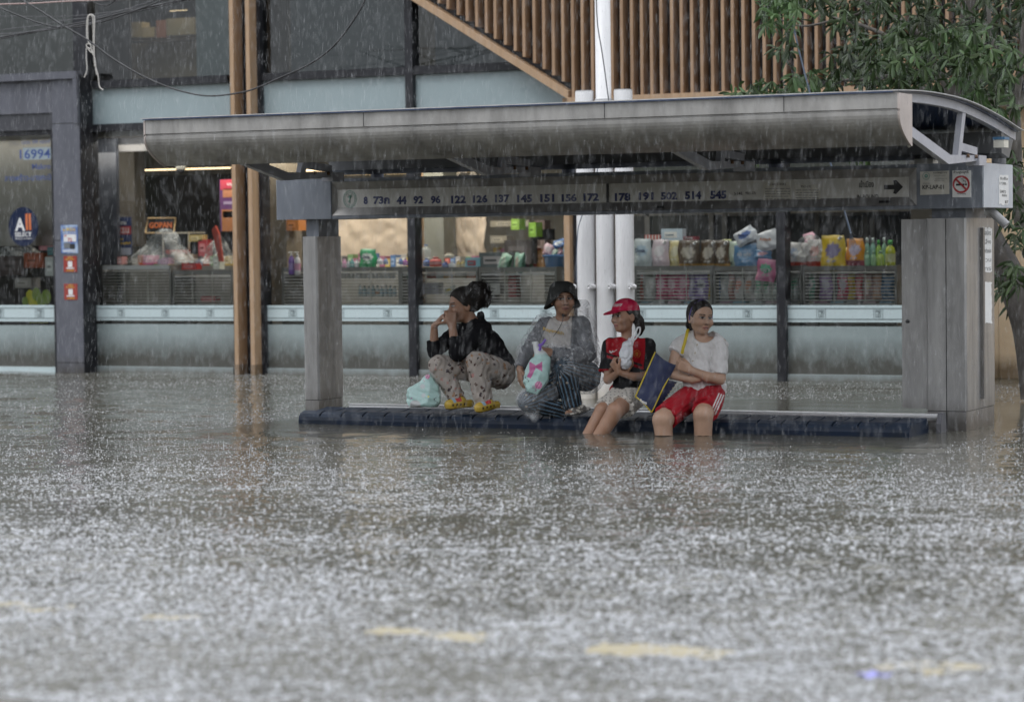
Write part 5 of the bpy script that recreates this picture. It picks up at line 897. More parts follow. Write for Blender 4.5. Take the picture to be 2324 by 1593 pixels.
# ================================================================ tree
M_bark = mat('dark_wet_bark', (.035, .03, .026), .7, c2=(.075, .065, .055), vscale=18, stretch=(1, 1, .35), bump=.6, bscale=30)
M_bark2 = mat('grey_bark', (.11, .10, .085), .7, c2=(.06, .055, .05), vscale=20, stretch=(1, 1, .4), bump=.5)
M_leaf = mat('leaf', (1, 1, 1), .5, attr=True, var=.25, vscale=4, spec=.25); M_leaf.node_tree.nodes['Principled BSDF'].inputs['Transmission Weight'].default_value = 0
tr_ = thing('tree', 'leafy tree with drooping narrow leaves leaning in behind the shelter', 'tree', Py(2352, 840, 19.6))
TY = 19.6
def tp(a, b_, Y=TY): return Py(a, b_, Y)
def limb(name, pts, r, m, seed=0): mb = MB(); P = smooth([tp(*q) for q in pts], 6); mb.tube(P, list(np.interp(np.linspace(0, 1, len(P)), np.linspace(0, 1, len(r)), r)), 12); return mb.build(name, m, tr_)
limb('trunk', [(2365, 900), (2345, 770), (2318, 690), (2282, 610), (2255, 560), (2228, 500), (2200, 420), (2186, 330), (2178, 220), (2190, 110), (2200, -20)], [.17, .15, .125, .12, .11, .10, .09, .085, .08, .065, .05], M_bark)
limb('limb', [(2320, 520, 18.9), (2308, 430, 18.9), (2305, 340, 18.9), (2301, 250, 18.9), (2285, 210, 18.9), (2271, 160, 18.9), (2250, 80, 18.9), (2240, -20, 18.9)], [.055, .05, .048, .045, .035, .03, .02, .012], M_bark2); limb('limb', [(2302, 252, 18.9), (2312, 190, 18.9), (2320, 100, 18.9), (2330, 0, 18.9)], [.035, .026, .022, .015], M_bark2)
limb('limb', [(2165, 235), (2150, 200), (2130, 165), (2095, 130), (2040, 95), (1960, 60), (1890, 40)], [.04, .036, .03, .026, .02, .014, .008], M_bark2); limb('limb', [(2172, 160), (2120, 110), (2060, 60), (1990, 20), (1900, -30)], [.05, .035, .026, .018, .01], M_bark)
limb('limb', [(2130, 165), (2060, 165), (1980, 180), (1880, 185), (1780, 200)], [.026, .02, .016, .012, .006], M_bark); limb('limb', [(2110, 218), (2090, 195), (2070, 175), (2030, 150)], [.014, .012, .01, .006], M_bark2); limb('limb', [(2190, 110), (2240, 60), (2290, 20), (2330, -30)], [.04, .03, .02, .012], M_bark)
limb('limb', [(2080, 222), (2090, 205), (2100, 190), (2125, 215)], [.01, .009, .009, .008], M_bark2); limb('limb', [(1990, 20), (1900, 45), (1820, 60), (1760, 40)], [.016, .012, .008, .005], M_bark); limb('limb', [(2230, 500), (2270, 470), (2310, 440), (2340, 400)], [.03, .02, .014, .01], M_bark)
# crown: whorls of drooping lance-shaped leaves
VV, FF, CC = [], [], []; off = 0
def leaf(p, d, L_, W_, c):
    global off
    d = d/np.linalg.norm(d); sd = np.cross(d, rng.normal(0, 1, 3)*.5+CF); sd /= np.linalg.norm(sd)+1e-9; nn = np.cross(sd, d)
    droop = np.array([0, 0, -1.]); vs = []
    for t, w_ in ((0, .12), (.3, .75), (.65, 1.0), (.88, .6), (1, .04)):
        q = p + d*L_*t + droop*L_*.32*t*t; vs += [q-sd*W_*w_*.5+nn*W_*.12*w_, q, q+sd*W_*w_*.5+nn*W_*.12*w_]
    VV.extend(vs); CC.extend([c*(.9 if k % 3 else 1) for k in range(15)])
    for i in range(4): FF.append((off+i*3, off+i*3+1, off+i*3+4, off+i*3+3)); FF.append((off+i*3+1, off+i*3+2, off+i*3+5, off+i*3+4))
    off += 15
def whorl(p, tone, n=8, L_=.12):
    ax = rng.normal(0, .55, 3)+np.array([0, -.25, .1]); ax /= np.linalg.norm(ax); a0 = rng.uniform(0, 6)
    a = np.cross(ax, [.3, .2, 1]); a /= np.linalg.norm(a); b_ = np.cross(ax, a)
    for k in range(n):
        q = a0+2*math.pi*k/n+rng.normal(0, .25); d = a*math.cos(q)+b_*math.sin(q)+ax*rng.uniform(-.1, .9)+np.array([0, 0, -.3])
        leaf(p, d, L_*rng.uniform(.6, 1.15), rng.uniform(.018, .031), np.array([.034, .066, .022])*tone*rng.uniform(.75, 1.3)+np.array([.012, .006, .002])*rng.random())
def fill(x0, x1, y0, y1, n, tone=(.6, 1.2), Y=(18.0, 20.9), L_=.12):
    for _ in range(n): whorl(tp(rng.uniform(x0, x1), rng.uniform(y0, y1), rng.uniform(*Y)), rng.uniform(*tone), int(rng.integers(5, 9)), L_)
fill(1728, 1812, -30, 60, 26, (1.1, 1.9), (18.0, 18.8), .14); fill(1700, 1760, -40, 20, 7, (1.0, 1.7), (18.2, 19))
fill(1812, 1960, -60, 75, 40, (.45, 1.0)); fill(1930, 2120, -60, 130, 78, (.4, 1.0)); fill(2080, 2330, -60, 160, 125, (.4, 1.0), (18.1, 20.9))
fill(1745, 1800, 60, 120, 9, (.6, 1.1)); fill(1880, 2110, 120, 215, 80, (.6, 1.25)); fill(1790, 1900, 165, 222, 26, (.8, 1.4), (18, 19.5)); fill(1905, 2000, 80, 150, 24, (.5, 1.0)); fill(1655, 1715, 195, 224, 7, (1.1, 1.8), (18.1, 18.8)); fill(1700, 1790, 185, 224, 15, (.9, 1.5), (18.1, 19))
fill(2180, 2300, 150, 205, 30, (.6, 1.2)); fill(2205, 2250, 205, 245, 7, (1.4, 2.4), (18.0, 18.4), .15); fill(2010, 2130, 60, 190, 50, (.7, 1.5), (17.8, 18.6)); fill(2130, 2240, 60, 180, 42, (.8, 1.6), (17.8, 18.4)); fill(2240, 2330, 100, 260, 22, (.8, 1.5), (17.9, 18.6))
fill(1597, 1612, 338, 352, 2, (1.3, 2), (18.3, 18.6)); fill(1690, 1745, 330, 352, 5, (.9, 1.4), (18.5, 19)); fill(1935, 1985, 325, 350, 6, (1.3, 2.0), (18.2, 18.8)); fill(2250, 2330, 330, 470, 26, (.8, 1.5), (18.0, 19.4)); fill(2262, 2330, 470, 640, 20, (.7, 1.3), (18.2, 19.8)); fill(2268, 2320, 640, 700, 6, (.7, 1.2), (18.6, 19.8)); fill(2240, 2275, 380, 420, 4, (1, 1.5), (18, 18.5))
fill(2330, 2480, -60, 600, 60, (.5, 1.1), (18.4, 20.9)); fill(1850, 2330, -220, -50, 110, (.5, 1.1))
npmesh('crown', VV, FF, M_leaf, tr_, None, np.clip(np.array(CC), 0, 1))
# ================================================================ rain in the air
def make_rain(n):
    V = []; F = []; o_ = 0; k = 0
    while k < n:
        d = 7.0+(21.8-7.0)*rng.random()**.7; x = rng.uniform(-100, 2424); y = rng.uniform(-60, 1450); p = Pd(x, y, d)
        if p[2] < .05 or p[1] > 21.8: continue
        if -9.72 < p[0] < -4.5 and 14.38 < p[1] < 17.25 and p[2] < 2.15: continue
        L_ = rng.uniform(.022, .055); r = rng.uniform(.0006, .00105); dx = .05*L_+rng.normal(0, .02)*L_
        for z, rr, ox in ((0, .15, 0), (.3, 1, .3), (.75, .8, .75), (1, .1, 1)):
            for q in (0, 2.094, 4.189): V.append((p[0]+ox*dx+r*rr*math.cos(q), p[1]+r*rr*math.sin(q), p[2]+z*L_))
        for i in range(3):
            for j in range(3): F.append((o_+i*3+j, o_+i*3+(j+1) % 3, o_+(i+1)*3+(j+1) % 3, o_+(i+1)*3+j))
        o_ += 12; k += 1
    return npmesh('rain', V, F, film('rain_drop', (.85, .87, .9), .12, .1), None, None)
tag(make_rain(24000), 'slanting raindrops falling all over the street', 'rain', kind='stuff')
# ================================================================ figures: one implicit surface per body and per garment
class SDF:
    """distance field on a grid in the figure's own frame: x right, y down, z away (units about .66 mm)"""
    def __init__(s, lo, hi, h=7.0):
        s.lo = np.array(lo, float); s.h = h; s.n = np.ceil((np.array(hi, float)-s.lo)/h).astype(int)+1; s.F = np.full(s.n, 1e3, np.float32)
    def _win(s, lo, hi):
        a = np.clip(np.floor((np.array(lo)-s.lo)/s.h).astype(int), 0, s.n-1); b = np.clip(np.ceil((np.array(hi)-s.lo)/s.h).astype(int)+1, 1, s.n)
        if np.any(b <= a): return None
        ax = [s.lo[i]+s.h*np.arange(a[i], b[i]) for i in range(3)]; G = np.meshgrid(*ax, indexing='ij'); return (slice(a[0], b[0]), slice(a[1], b[1]), slice(a[2], b[2])), G
    def _put(s, sl, d, k, sub=False):
        f = s.F[sl]
        if sub:
            d = -d; h = np.maximum(k-np.abs(f-d), 0)/max(k, 1e-6); s.F[sl] = np.maximum(f, d)+h*h*k*.25
        else:
            h = np.maximum(k-np.abs(f-d), 0)/max(k, 1e-6); s.F[sl] = np.minimum(f, d)-h*h*k*.25
    def cone(s, a, ra, b, rb, k=12, flat=False, sub=False, sq=None):
        """tapered limb; flat cuts the b end square; sq=(axis vector, factor) flattens it along an axis"""
        a, b = np.array(a, float), np.array(b, float); m = max(ra, rb)*(1.3 if sq else 1.0)+k+3*s.h
        w = s._win(np.minimum(a, b)-m, np.maximum(a, b)+m)
        if w is None: return s
        sl, (x, y, z) = w; ab = b-a; L2 = ab@ab+1e-9; px, py, pz = x-a[0], y-a[1], z-a[2]; tr = (px*ab[0]+py*ab[1]+pz*ab[2])/L2; t = np.clip(tr, 0, 1)
        qx, qy, qz = px-ab[0]*t, py-ab[1]*t, pz-ab[2]*t
        if sq is not None:
            n = np.array(sq[0], float); n /= np.linalg.norm(n); c = (qx*n[0]+qy*n[1]+qz*n[2])*(1/sq[1]-1); qx, qy, qz = qx+c*n[0], qy+c*n[1], qz+c*n[2]
        d = np.sqrt(qx*qx+qy*qy+qz*qz)-(ra+(rb-ra)*t)
        if flat: d = np.maximum(d, (tr-1)*math.sqrt(L2))
        s._put(sl, d, k, sub); return s
    def ell(s, c, r, R=None, k=12, sub=False, cut=None):
        c, r = np.array(c, float), np.array(r, float); m = r.max()+k+3*s.h; w = s._win(c-m, c+m)
        if w is None: return s
        sl, (x, y, z) = w; p = np.stack([x-c[0], y-c[1], z-c[2]], -1)
        if R is not None: p = p@np.array(R).T
        k0 = np.sqrt(((p/r)**2).sum(-1)); k1 = np.sqrt(((p/r**2)**2).sum(-1))+1e-9; d = k0*(k0-1)/k1
        if cut is not None: d = np.maximum(d, cut(p))
        s._put(sl, d, k, sub); return s
    def chain(s, pts, k=14, **kw):
        for (a, ra), (b, rb) in zip(pts[:-1], pts[1:]): s.cone(a, ra, b, rb, k)
        return s
    def noise(s, fn, lim=40):
        m = np.abs(s.F) < lim; ix = np.argwhere(m); P = s.lo+ix*s.h; s.F[m] += fn(P).astype(np.float32); return s
    def cut(s, fn):
        """keep where fn < 0"""
        ix = np.argwhere(s.F < 60); P = s.lo+ix*s.h; v = fn(P); f = s.F[tuple(ix.T)]; s.F[tuple(ix.T)] = np.maximum(f, v); return s
    def mesh(s):
        F = s.F; ins = F < 0; n = s.n
        c = sum(ins[i:n[0]-1+i, j:n[1]-1+j, k:n[2]-1+k].astype(np.int8) for i in (0, 1) for j in (0, 1) for k in (0, 1)); act = (c > 0) & (c < 8)
        cells = np.argwhere(act); idm = np.full(act.shape, -1, np.int64); idm[tuple(cells.T)] = np.arange(len(cells))
        acc = np.zeros((len(cells), 3)); cnt = np.zeros(len(cells)); cor = [(i, j, k) for i in (0, 1) for j in (0, 1) for k in (0, 1)]
        vals = {q: F[cells[:, 0]+q[0], cells[:, 1]+q[1], cells[:, 2]+q[2]].astype(float) for q in cor}
        for a in range(8):
            for b in range(a+1, 8):
                A, B = cor[a], cor[b]
                if sum(abs(A[i]-B[i]) for i in range(3)) != 1: continue
                va, vb = vals[A], vals[B]; m = (va < 0) != (vb < 0); t = np.where(m, va/(va-vb+1e-12), 0)
                for i in range(3): acc[:, i] += np.where(m, A[i]+(B[i]-A[i])*t, 0)
                cnt += m
        V = s.lo+(cells+acc/np.maximum(cnt, 1)[:, None])*s.h; Q = []
        for ax in range(3):
            o = [(1, 2), (2, 0), (0, 1)][ax]; sl0 = [slice(1, n[i]-1) for i in range(3)]; sl0[ax] = slice(0, n[ax]-1); sl1 = list(sl0); sl1[ax] = slice(1, n[ax])
            a, b = ins[tuple(sl0)], ins[tuple(sl1)]; e = np.argwhere(a != b)
            if not len(e): continue
            sgn = a[tuple(e.T)]; base = e.copy()
            for i in range(3):
                if i != ax: base[:, i] += 1
            q = []
            for du, dv in ((0, 0), (-1, 0), (-1, -1), (0, -1)):
                g = base.copy(); g[:, o[0]] += du; g[:, o[1]] += dv; q.append(idm[tuple(g.T)])
            q = np.stack(q, 1); q[~sgn] = q[~sgn][:, ::-1]; Q.append(q[:, ::-1])
        Q = np.concatenate(Q); Q = Q[(Q >= 0).all(1)]; return V, Q[:, ::-1]
def relax(V, Q, it=1, lam=.5):
    for _ in range(it):
        S = np.zeros_like(V); c = np.zeros(len(V))
        for i in range(4):
            j = (i+1) % 4; np.add.at(S, Q[:, i], V[Q[:, j]]); np.add.at(c, Q[:, i], 1); np.add.at(S, Q[:, j], V[Q[:, i]]); np.add.at(c, Q[:, j], 1)
        V = V*(1-lam)+lam*S/np.maximum(c, 1)[:, None]
    return V
class Frame:
    """figure frame: crop pixels of the photograph at a real depth -> world"""
    def __init__(s, x0, y0, sc, depth): s.x0, s.y0, s.sc, s.dep = x0, y0, sc, depth; s.u = sc*depth/PXF
    def w(s, P):
        P = np.atleast_2d(P).astype(float); px, py = s.x0+P[:, 0]*s.sc, s.y0+P[:, 1]*s.sc; dep = s.dep+P[:, 2]*s.u
        return CAMP + (CF[None]+CR[None]*((px-1162)/PXF)[:, None]+CU[None]*((796.5-py)/PXF)[:, None])*dep[:, None]
def biggest(V, Q):
    lab = np.arange(len(V))
    while True:
        new = lab.copy()
        for i in range(4): np.minimum.at(new, Q[:, i], lab[Q].min(1))
        new = new[new]
        if (new == lab).all(): break
        lab = new
    ids, cnt = np.unique(lab, return_counts=True); keep = lab == ids[cnt.argmax()]; mp = np.cumsum(keep)-1; return V[keep], mp[Q[keep[Q[:, 0]]]]
def fig_mesh(name, fr, sdf, m, parent=None, loc=None, colf=None, it=1):
    V, Q = biggest(*sdf.mesh()); V = relax(V, Q, it); C = colf(V) if colf else None; W = fr.w(V)
    return npmesh(name, W, Q, m, parent, loc, None if C is None else np.clip(C, 0, 1))
def folds(amp, scale, seed, dirv=(0, 1, 0), an=.45):
    """cloth folds: warped ridges running along dirv"""
    rg = np.random.default_rng(seed); d = np.array(dirv, float); d /= np.linalg.norm(d)
    A = [rg.normal(0, 1, 3) for _ in range(5)]; ph = rg.uniform(0, 6.28, 5)
    def fn(P):
        o = np.zeros(len(P)); wv = .6*np.sin(P@(A[0]/np.linalg.norm(A[0]))/scale*1.3+ph[0])
        for i in range(1, 5):
            a = A[i]/np.linalg.norm(A[i]); a = a-d*(a@d)*(1-an); sc = scale*(.8, .8, .55, .4, .33)[i]; o += (1, 1, .7, .5, .4)[i]*(np.abs(np.sin(P@a/sc+ph[i]+wv*1.8))*2-1.1)
        return -o*amp*.55
    return fn
def basis_from(f, u):
    f = np.array(f, float); f /= np.linalg.norm(f); u = np.array(u, float); u = u-f*(u@f); u /= np.linalg.norm(u); return f, u, np.cross(f, u)
class Head:
    """head of about .22 m: f forward, u up, s to the side"""
    def __init__(s, c, f, u, k=1.0): s.c = np.array(c, float); s.f, s.u, s.s = basis_from(f, u); s.k = k; s.R = np.array([s.f, s.u, s.s])
    def p(s, f, u, d=0): return s.c+s.k*(s.f*f+s.u*u+s.s*d)
    def loc(s, P): return (P-s.c)@s.R.T/s.k
    def build(s, S, nose=1.0, hood=False):
        k = s.k; E = lambda c, r, kk=14, sub=False: S.ell(s.p(*c), np.array(r)*k, s.R, kk, sub)
        E((-18, 38, 0), (136, 116, 110)); E((22, -45, 0), (100, 112, 92), 30); E((48, -112, 0), (68, 44, 62), 30); E((84, -134, 0), (28, 24, 30), 24)
        E((98, 24, 0), (28, 20, 72), 20)
        for q in (-1, 1):
            E((122, 2, q*42), (24, 20, 30), 16, True); E((76, -44, q*56), (44, 40, 40), 26); E((103, 1, q*40), (22, 16, 27), 8); E((-8, -22, q*104), (32, 48, 15), 10); E((2, -22, q*118), (16, 28, 8), 8, True)
        S.cone(s.p(118, 8), 11*k, s.p(140*nose, -42), 19*k, 14); E((124, -50, 17), (16, 12, 13), 9); E((124, -50, -17), (16, 12, 13), 9)
        E((114, -84, 0), (19, 9, 34), 9); E((112, -101, 0), (19, 10, 30), 9); E((128, -92, 0), (10, 2.5, 30), 3, True)
    def paint(s, P, C, skin, look=0.0, lip=(.30, .10, .09), frown=0):
        L = s.loc(P); f, u, d = L.T; a = np.abs(d); C = C.copy(); sg = np.sign(d)
        near = (np.abs(f) < 190) & (np.abs(u) < 210) & (a < 150)
        def put(m, c): C[near & m] = c
        def mixin(m, c, t): mm = near & m; C[mm] = C[mm]*(1-t)+np.array(c)*t
        mixin((f > 60) & (a < 75) & (u > -70) & (u < -15) & (a > 35), np.array(skin)*1.06+np.array([.03, .0, .0]), .5)
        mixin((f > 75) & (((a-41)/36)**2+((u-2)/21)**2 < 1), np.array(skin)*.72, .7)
        put((f > 82) & (((a-41)/27)**2+((u-1)/10.5)**2 < 1), (.36, .33, .31)); put((f > 82) & (((d-sg*41-look)/11)**2+((u-1)/11)**2 < 1), (.018, .012, .01))
        put((f > 82) & (((a-41)/29)**2+((u-10)/4.5)**2 < 1), (.03, .02, .017))
        br = u-(30-.0035*(a-44)**2+frown*(a-44)*.08); put((f > 70) & (np.abs(br) < 4.5) & (a > 17) & (a < 72), (.035, .024, .02))
        mixin((f > 90) & ((d/36)**2+((u+92)/17)**2 < 1), lip, .75); put((f > 90) & (np.abs(u+92) < 3.5) & (a < 31), (.07, .025, .022))
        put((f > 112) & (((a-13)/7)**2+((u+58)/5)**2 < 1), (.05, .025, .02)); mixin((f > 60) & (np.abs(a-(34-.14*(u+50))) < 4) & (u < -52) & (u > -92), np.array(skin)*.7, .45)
        return C
def hair_cap(S, H, grow=7, line=(12, .95), nape=-70, k=8):
    """close hair over the skull; line=(a,b): kept where f < a + b*u"""
    g = grow
    S.ell(H.p(-22, 40), np.array([138+g, 118+g, 112+g])*H.k, H.R, k); S.ell(H.p(-52, -10), np.array([96+g, 80, 96+g])*H.k, H.R, 24)
    S.cut(lambda P: (lambda L: np.maximum(L[:, 0]-(line[0]+line[1]*L[:, 1]), nape-L[:, 1])*H.k)(H.loc(P)))
def hand(S, wrist, d, nrm, curl, side=1, k=1.0, spread=.12, thumb_curl=.5, thumb_out=.9):
    """palm, four fingers of unequal length bent by curl (radians per joint) towards nrm, and a thumb from the palm's side"""
    w = np.array(wrist, float); d = np.array(d, float)/np.linalg.norm(d); n = np.array(nrm, float); n -= d*(n@d); n /= np.linalg.norm(n); s_ = np.cross(d, n)*side
    def rot(v, ax, a): return v*math.cos(a)+np.cross(ax, v)*math.sin(a)+ax*(ax@v)*(1-math.cos(a))
    ax = np.cross(d, n)
    kn = [w+d*(128-6*abs(i-1.2))*k+s_*(i-1.5)*-28*k for i in range(4)]
    for i in range(4): S.cone(w+s_*(i-1.5)*-15*k, 24*k, kn[i], 18*k, 16)
    cl = curl if hasattr(curl, '__len__') else [curl]*4
    for i in range(4):
        p = kn[i]; v = d+s_*(i-1.5)*-spread; v /= np.linalg.norm(v); r = (14.5, 15, 14.5, 12.5)[i]*k
        for j, L_ in enumerate(np.array([(52, 34, 26), (58, 38, 28), (54, 35, 26), (42, 26, 22)][i])*k):
            v = rot(v, ax, cl[i]*(1, 1.1, .7)[j]); q = p+v*L_; S.cone(p, r, q, r*.9, 7); p = q; r *= .9
    t0 = w+d*38*k+s_*44*k; v = d*.75+s_*thumb_out+n*.35; v /= np.linalg.norm(v); S.cone(w+d*20*k+s_*18*k, 26*k, t0+v*20*k, 20*k, 14); p = t0; r = 18*k
    for L_ in (48*k, 36*k, 30*k): q = p+v*L_; S.cone(p, r, q, r*.9, 8); p = q; r *= .9; v = v+n*thumb_curl*.6-s_*thumb_curl*.45; v /= np.linalg.norm(v)
def skin_mat(name): return mat(name, (1, 1, 1), .48, attr=True, var=.10, vscale=30, spec=.4, bump=.06, bscale=120)
M_skin = mat('skin', (1, 1, 1), .46, attr=True, var=.12, vscale=22, spec=.4); M_cloth = mat('printed_cloth', (1, 1, 1), .85, attr=True, var=.12, vscale=25, spec=.2, bump=.35, bscale=260)
M_hair = mat('black_hair', (.010, .0085, .0075), .6, c2=(.026, .021, .018), vscale=40, stretch=(1, 1, .15), spec=.18, bump=.5, bscale=160)
def colr(c): return lambda P: np.tile(np.array(c, float), (len(P), 1))
# ================================================================ the four people on the bench
SK_A, SK_B, SK_C, SK_D = (.30, .165, .105), (.33, .19, .125), (.36, .205, .135), (.42, .265, .185)
UP = (0, -1, 0)
def skin_col(sk): return lambda P: np.tile(np.array(sk, float), (len(P), 1))*(1+.05*np.sin(P[:, :1]*.03)*np.sin(P[:, 1:2]*.027+1))
def gz(fr): return fr.w([[0, 0, 0]])[0]
# ---------------------------------------------------------------- D: white t-shirt, red shorts
D = Frame(1435.9, 652.7, .2245, 17.3)
H = Head((684, 296, -20), (.50, .10, -.86), (.06, -1, 0), 1.08)
S = SDF((150, 80, -640), (1010, 1500, 220), 7)
H.build(S)
S.chain([((690, 580, 15), 72), ((688, 450, -5), 60), ((684, 400, -10), 62)], 24)
S.ell((690, 690, 10), (170, 185, 112), None, 30).ell((692, 900, -10), (168, 160, 128), None, 40).ell((705, 1060, 10), (185, 115, 130), None, 40)
S.cone((500, 560, 50), 62, (880, 560, -40), 66, 40)
S.chain([((470, 575, 55), 62), ((388, 870, -60), 56), ((600, 930, -205), 40), ((665, 925, -215), 32)], 14)
S.chain([((890, 590, -40), 66), ((882, 925, -150), 58), ((760, 905, -220), 52), ((580, 832, -262), 37)], 14)
hand(S, (585, 832, -258), (-.86, -.40, .12), (.1, -.2, 1), (.75, .8, .85, .9), -1, .95, .06, .3, .25)
S.chain([((615, 1110, 0), 118), ((300, 1335, -470), 100), ((330, 1640, -440), 84)], 16); S.chain([((800, 1110, 10), 118), ((712, 1285, -500), 100), ((712, 1640, -440), 84)], 16)
S.ell((292, 1322, -520), (58, 52, 40), None, 20); S.ell((712, 1262, -550), (55, 60, 40), None, 20)
pd = fig_mesh('person', D, S, M_skin, None, D.w([[690, 1260, 0]])[0], lambda P: H.paint(P, skin_col(SK_D)(P), SK_D, 7, (.36, .14, .12), .25), 1)
tag(pd, 'woman in a white t-shirt and red striped shorts sitting with folded arms', 'person')
S = SDF((380, 60, -220), (840, 480, 240), 6); hair_cap(S, H, 7, (30, .62), -95)
S.chain([(H.p(-105, -30, 20), 60), (H.p(-130, -95, 20), 45), (H.p(-120, -150, 10), 20)], 20); S.noise(lambda P: 2.2*np.sin(P[:, 0]*.16+P[:, 2]*.1)*np.sin(P[:, 1]*.03)); fig_mesh('hair', D, S, M_hair, pd)
mb = MB(); pts = [D.w([H.p(8+6*math.cos(t), 160*math.cos(t)-8+abs(math.cos(t))*6, 123*math.sin(t))])[0] for t in np.linspace(-1.75, 1.75, 40)]; mb.tube(pts, [.0036+.0014*(i % 2) for i in range(40)], 8); mb.build('hairband', mat('purple_hairband', (.055, .035, .20), .6), pd)
def shirtD(S):
    S.ell((690, 690, 10), (184, 198, 126), None, 30).ell((690, 905, -12), (188, 175, 150), None, 40).ell((700, 1045, 5), (200, 108, 152), None, 40)
    S.cone((520, 555, 45), 74, (860, 560, -35), 78, 40); S.cone((600, 500, 30), 66, (790, 500, 0), 66, 40); S.cone((485, 570, 55), 74, (428, 660, 15), 82, 14, True); S.cone((885, 585, -40), 80, (870, 880, -130), 84, 14, True)
    S.cone((870, 1020, 60), 80, (905, 1150, 40), 50, 30)
S = SDF((330, 420, -320), (1010, 1240, 260), 7); shirtD(S); S.noise(folds(9, 42, 3, (.3, 1, .1))); S.ell((722, 455, -70), (112, 102, 130), None, 4, True); S.cut(lambda P: P[:, 1]-(1112-.18*np.abs(P[:, 0]-690)))
def colD(P):
    C = np.tile(np.array([.66, .645, .64]), (len(P), 1)); x, y, z = P.T; fr_ = z < -40
    for bx_, by_ in ((652, 578), (632, 662), (608, 742)): C[fr_ & ((x-bx_)**2+(y-by_)**2 < 90)] = (.42, .36, .28)
    pl = (x-(655-.27*(y-560))); C[fr_ & (np.abs(np.abs(pl)-22) < 3.5) & (y > 555) & (y < 780)] *= .86
    rim = ((x-722)/118)**2+((y-455)/108)**2+((z+70)/136)**2 < 1.05; C[rim] *= .84
    C[(y > 862) & (x > 760) & (z < -60) & (np.abs(y-868) < 4)] *= .8
    return C
fig_mesh('tshirt', D, S, M_cloth, pd, None, colD, 1)
S = SDF((160, 980, -620), (1010, 1480, 240), 7); S.cone((630, 1085, 0), 130, (330, 1305, -410), 134, 14, True); S.cone((795, 1085, 10), 138, (738, 1240, -440), 136, 14, True); S.ell((705, 1075, 20), (205, 110, 150), None, 40)
S.noise(folds(9, 48, 5, (-.3, .6, -.7)))
def colSh(P):
    x, y, z = P.T; C = np.tile(np.array([.34, .010, .020]), (len(P), 1)); q = (x-862)*.913+(y-1080)*.406; t = -(x-862)*.406+(y-1080)*.913
    for a in (0, 25, 50): C[(q > a) & (q < a+13) & (t > -20) & (t < 200) & (z < 60)] = (.70, .69, .69)
    return C
fig_mesh('shorts', D, S, M_cloth, pd, None, colSh, 1)
# tote bag leaning between the two on the right
tb = thing('tote_bag', 'large navy fabric tote bag with yellow trim and white lettering leaning between two people', 'bag', D.w([[170, 1260, -120]])[0])
M_tote = mat('navy_nonwoven', (.022, .032, .085), .75, var=.2, vscale=30, bump=.3, bscale=220); M_trim = mat('yellow_trim', (.55, .42, .03), .6)
fp = [(228, 650, -90), (28, 1100, -190), (182, 1268, -215), (362, 930, -175), (440, 770, -120)]
n_ = 14; vs = []
for i in range(n_+1):
    for k in range(n_+1):
        u, v = i/n_, k/n_; a = np.array(fp[0])*(1-u)+np.array(fp[4])*u; b_ = np.array(fp[1])*(1-u)+np.array(fp[2])*u; c_ = a*(1-v)+b_*v; mid = np.array(fp[3])
        w3 = max(0, u-.0)*math.exp(-((v-.42)/.35)**2)*.30*u; c_ = c_*(1-w3)+mid*w3+np.array([6*math.sin(7*v+u)*u, 26*math.sin(math.pi*u)*(1-v)**2-14*math.sin(math.pi*u)*v*v, -40*math.sin(math.pi*u)*math.sin(math.pi*v)+10*math.sin(6*u+9*v)]); vs.append(D.w([c_])[0])
mb = MB(); N1 = n_+1; mb.add(vs, [(i*N1+k, (i+1)*N1+k, (i+1)*N1+k+1, i*N1+k+1) for i in range(n_) for k in range(n_)], True); bk = [v+CF*.09 for v in vs]; mb.add(bk, [(i*N1+k+1, (i+1)*N1+k+1, (i+1)*N1+k, i*N1+k) for i in range(n_) for k in range(n_)], True)
for e in ([i*N1 for i in range(N1)], [i*N1+n_ for i in range(N1)], list(range(N1)), [n_*N1+k for k in range(N1)]):
    mb.add([vs[q] for q in e]+[bk[q] for q in e], [(i, i+1, N1+i+1, N1+i) for i in range(n_)])
mb.build('panel', M_tote, tb)
L0 = [vs[k] for k in range(N1)]; L1 = [vs[i*N1+n_] for i in range(N1)]; L2 = [vs[n_*N1+k] for k in range(4, N1)]
for pts in (L0, L1, L2): mb = MB(); mb.tube([p-CF*.003 for p in pts], .0048, 6); mb.build('trim', M_trim, tb)
gs = [D.w([p])[0] for p in ((362, 930, -170), (182, 1266, -212), (232, 1262, -130), (450, 955, -90))]; mb = MB(); mb.add(gs+[p+CF*.01 for p in gs], [(0, 1, 2, 3), (7, 6, 5, 4)]); mb.build('gusset', M_tote, tb)
mb = MB()
for t in np.linspace(.08, .95, 9): a = gs[3]*(1-t)+gs[2]*t-CF*.004; mb.tube([a, a+(gs[0]-gs[3])*.10], .0022, 4)
mb.build('stitching', mat('pale_stitch', (.6, .5, .25), .6), tb)
mb = MB(); mb.tube(smooth([D.w([q])[0] for q in ((565, 440, 40), (556, 432, -40), (545, 480, -112), (525, 560, -128), (508, 620, -135), (500, 665, -120))], 5), .011, 6); mb.build('strap', M_trim, tb)
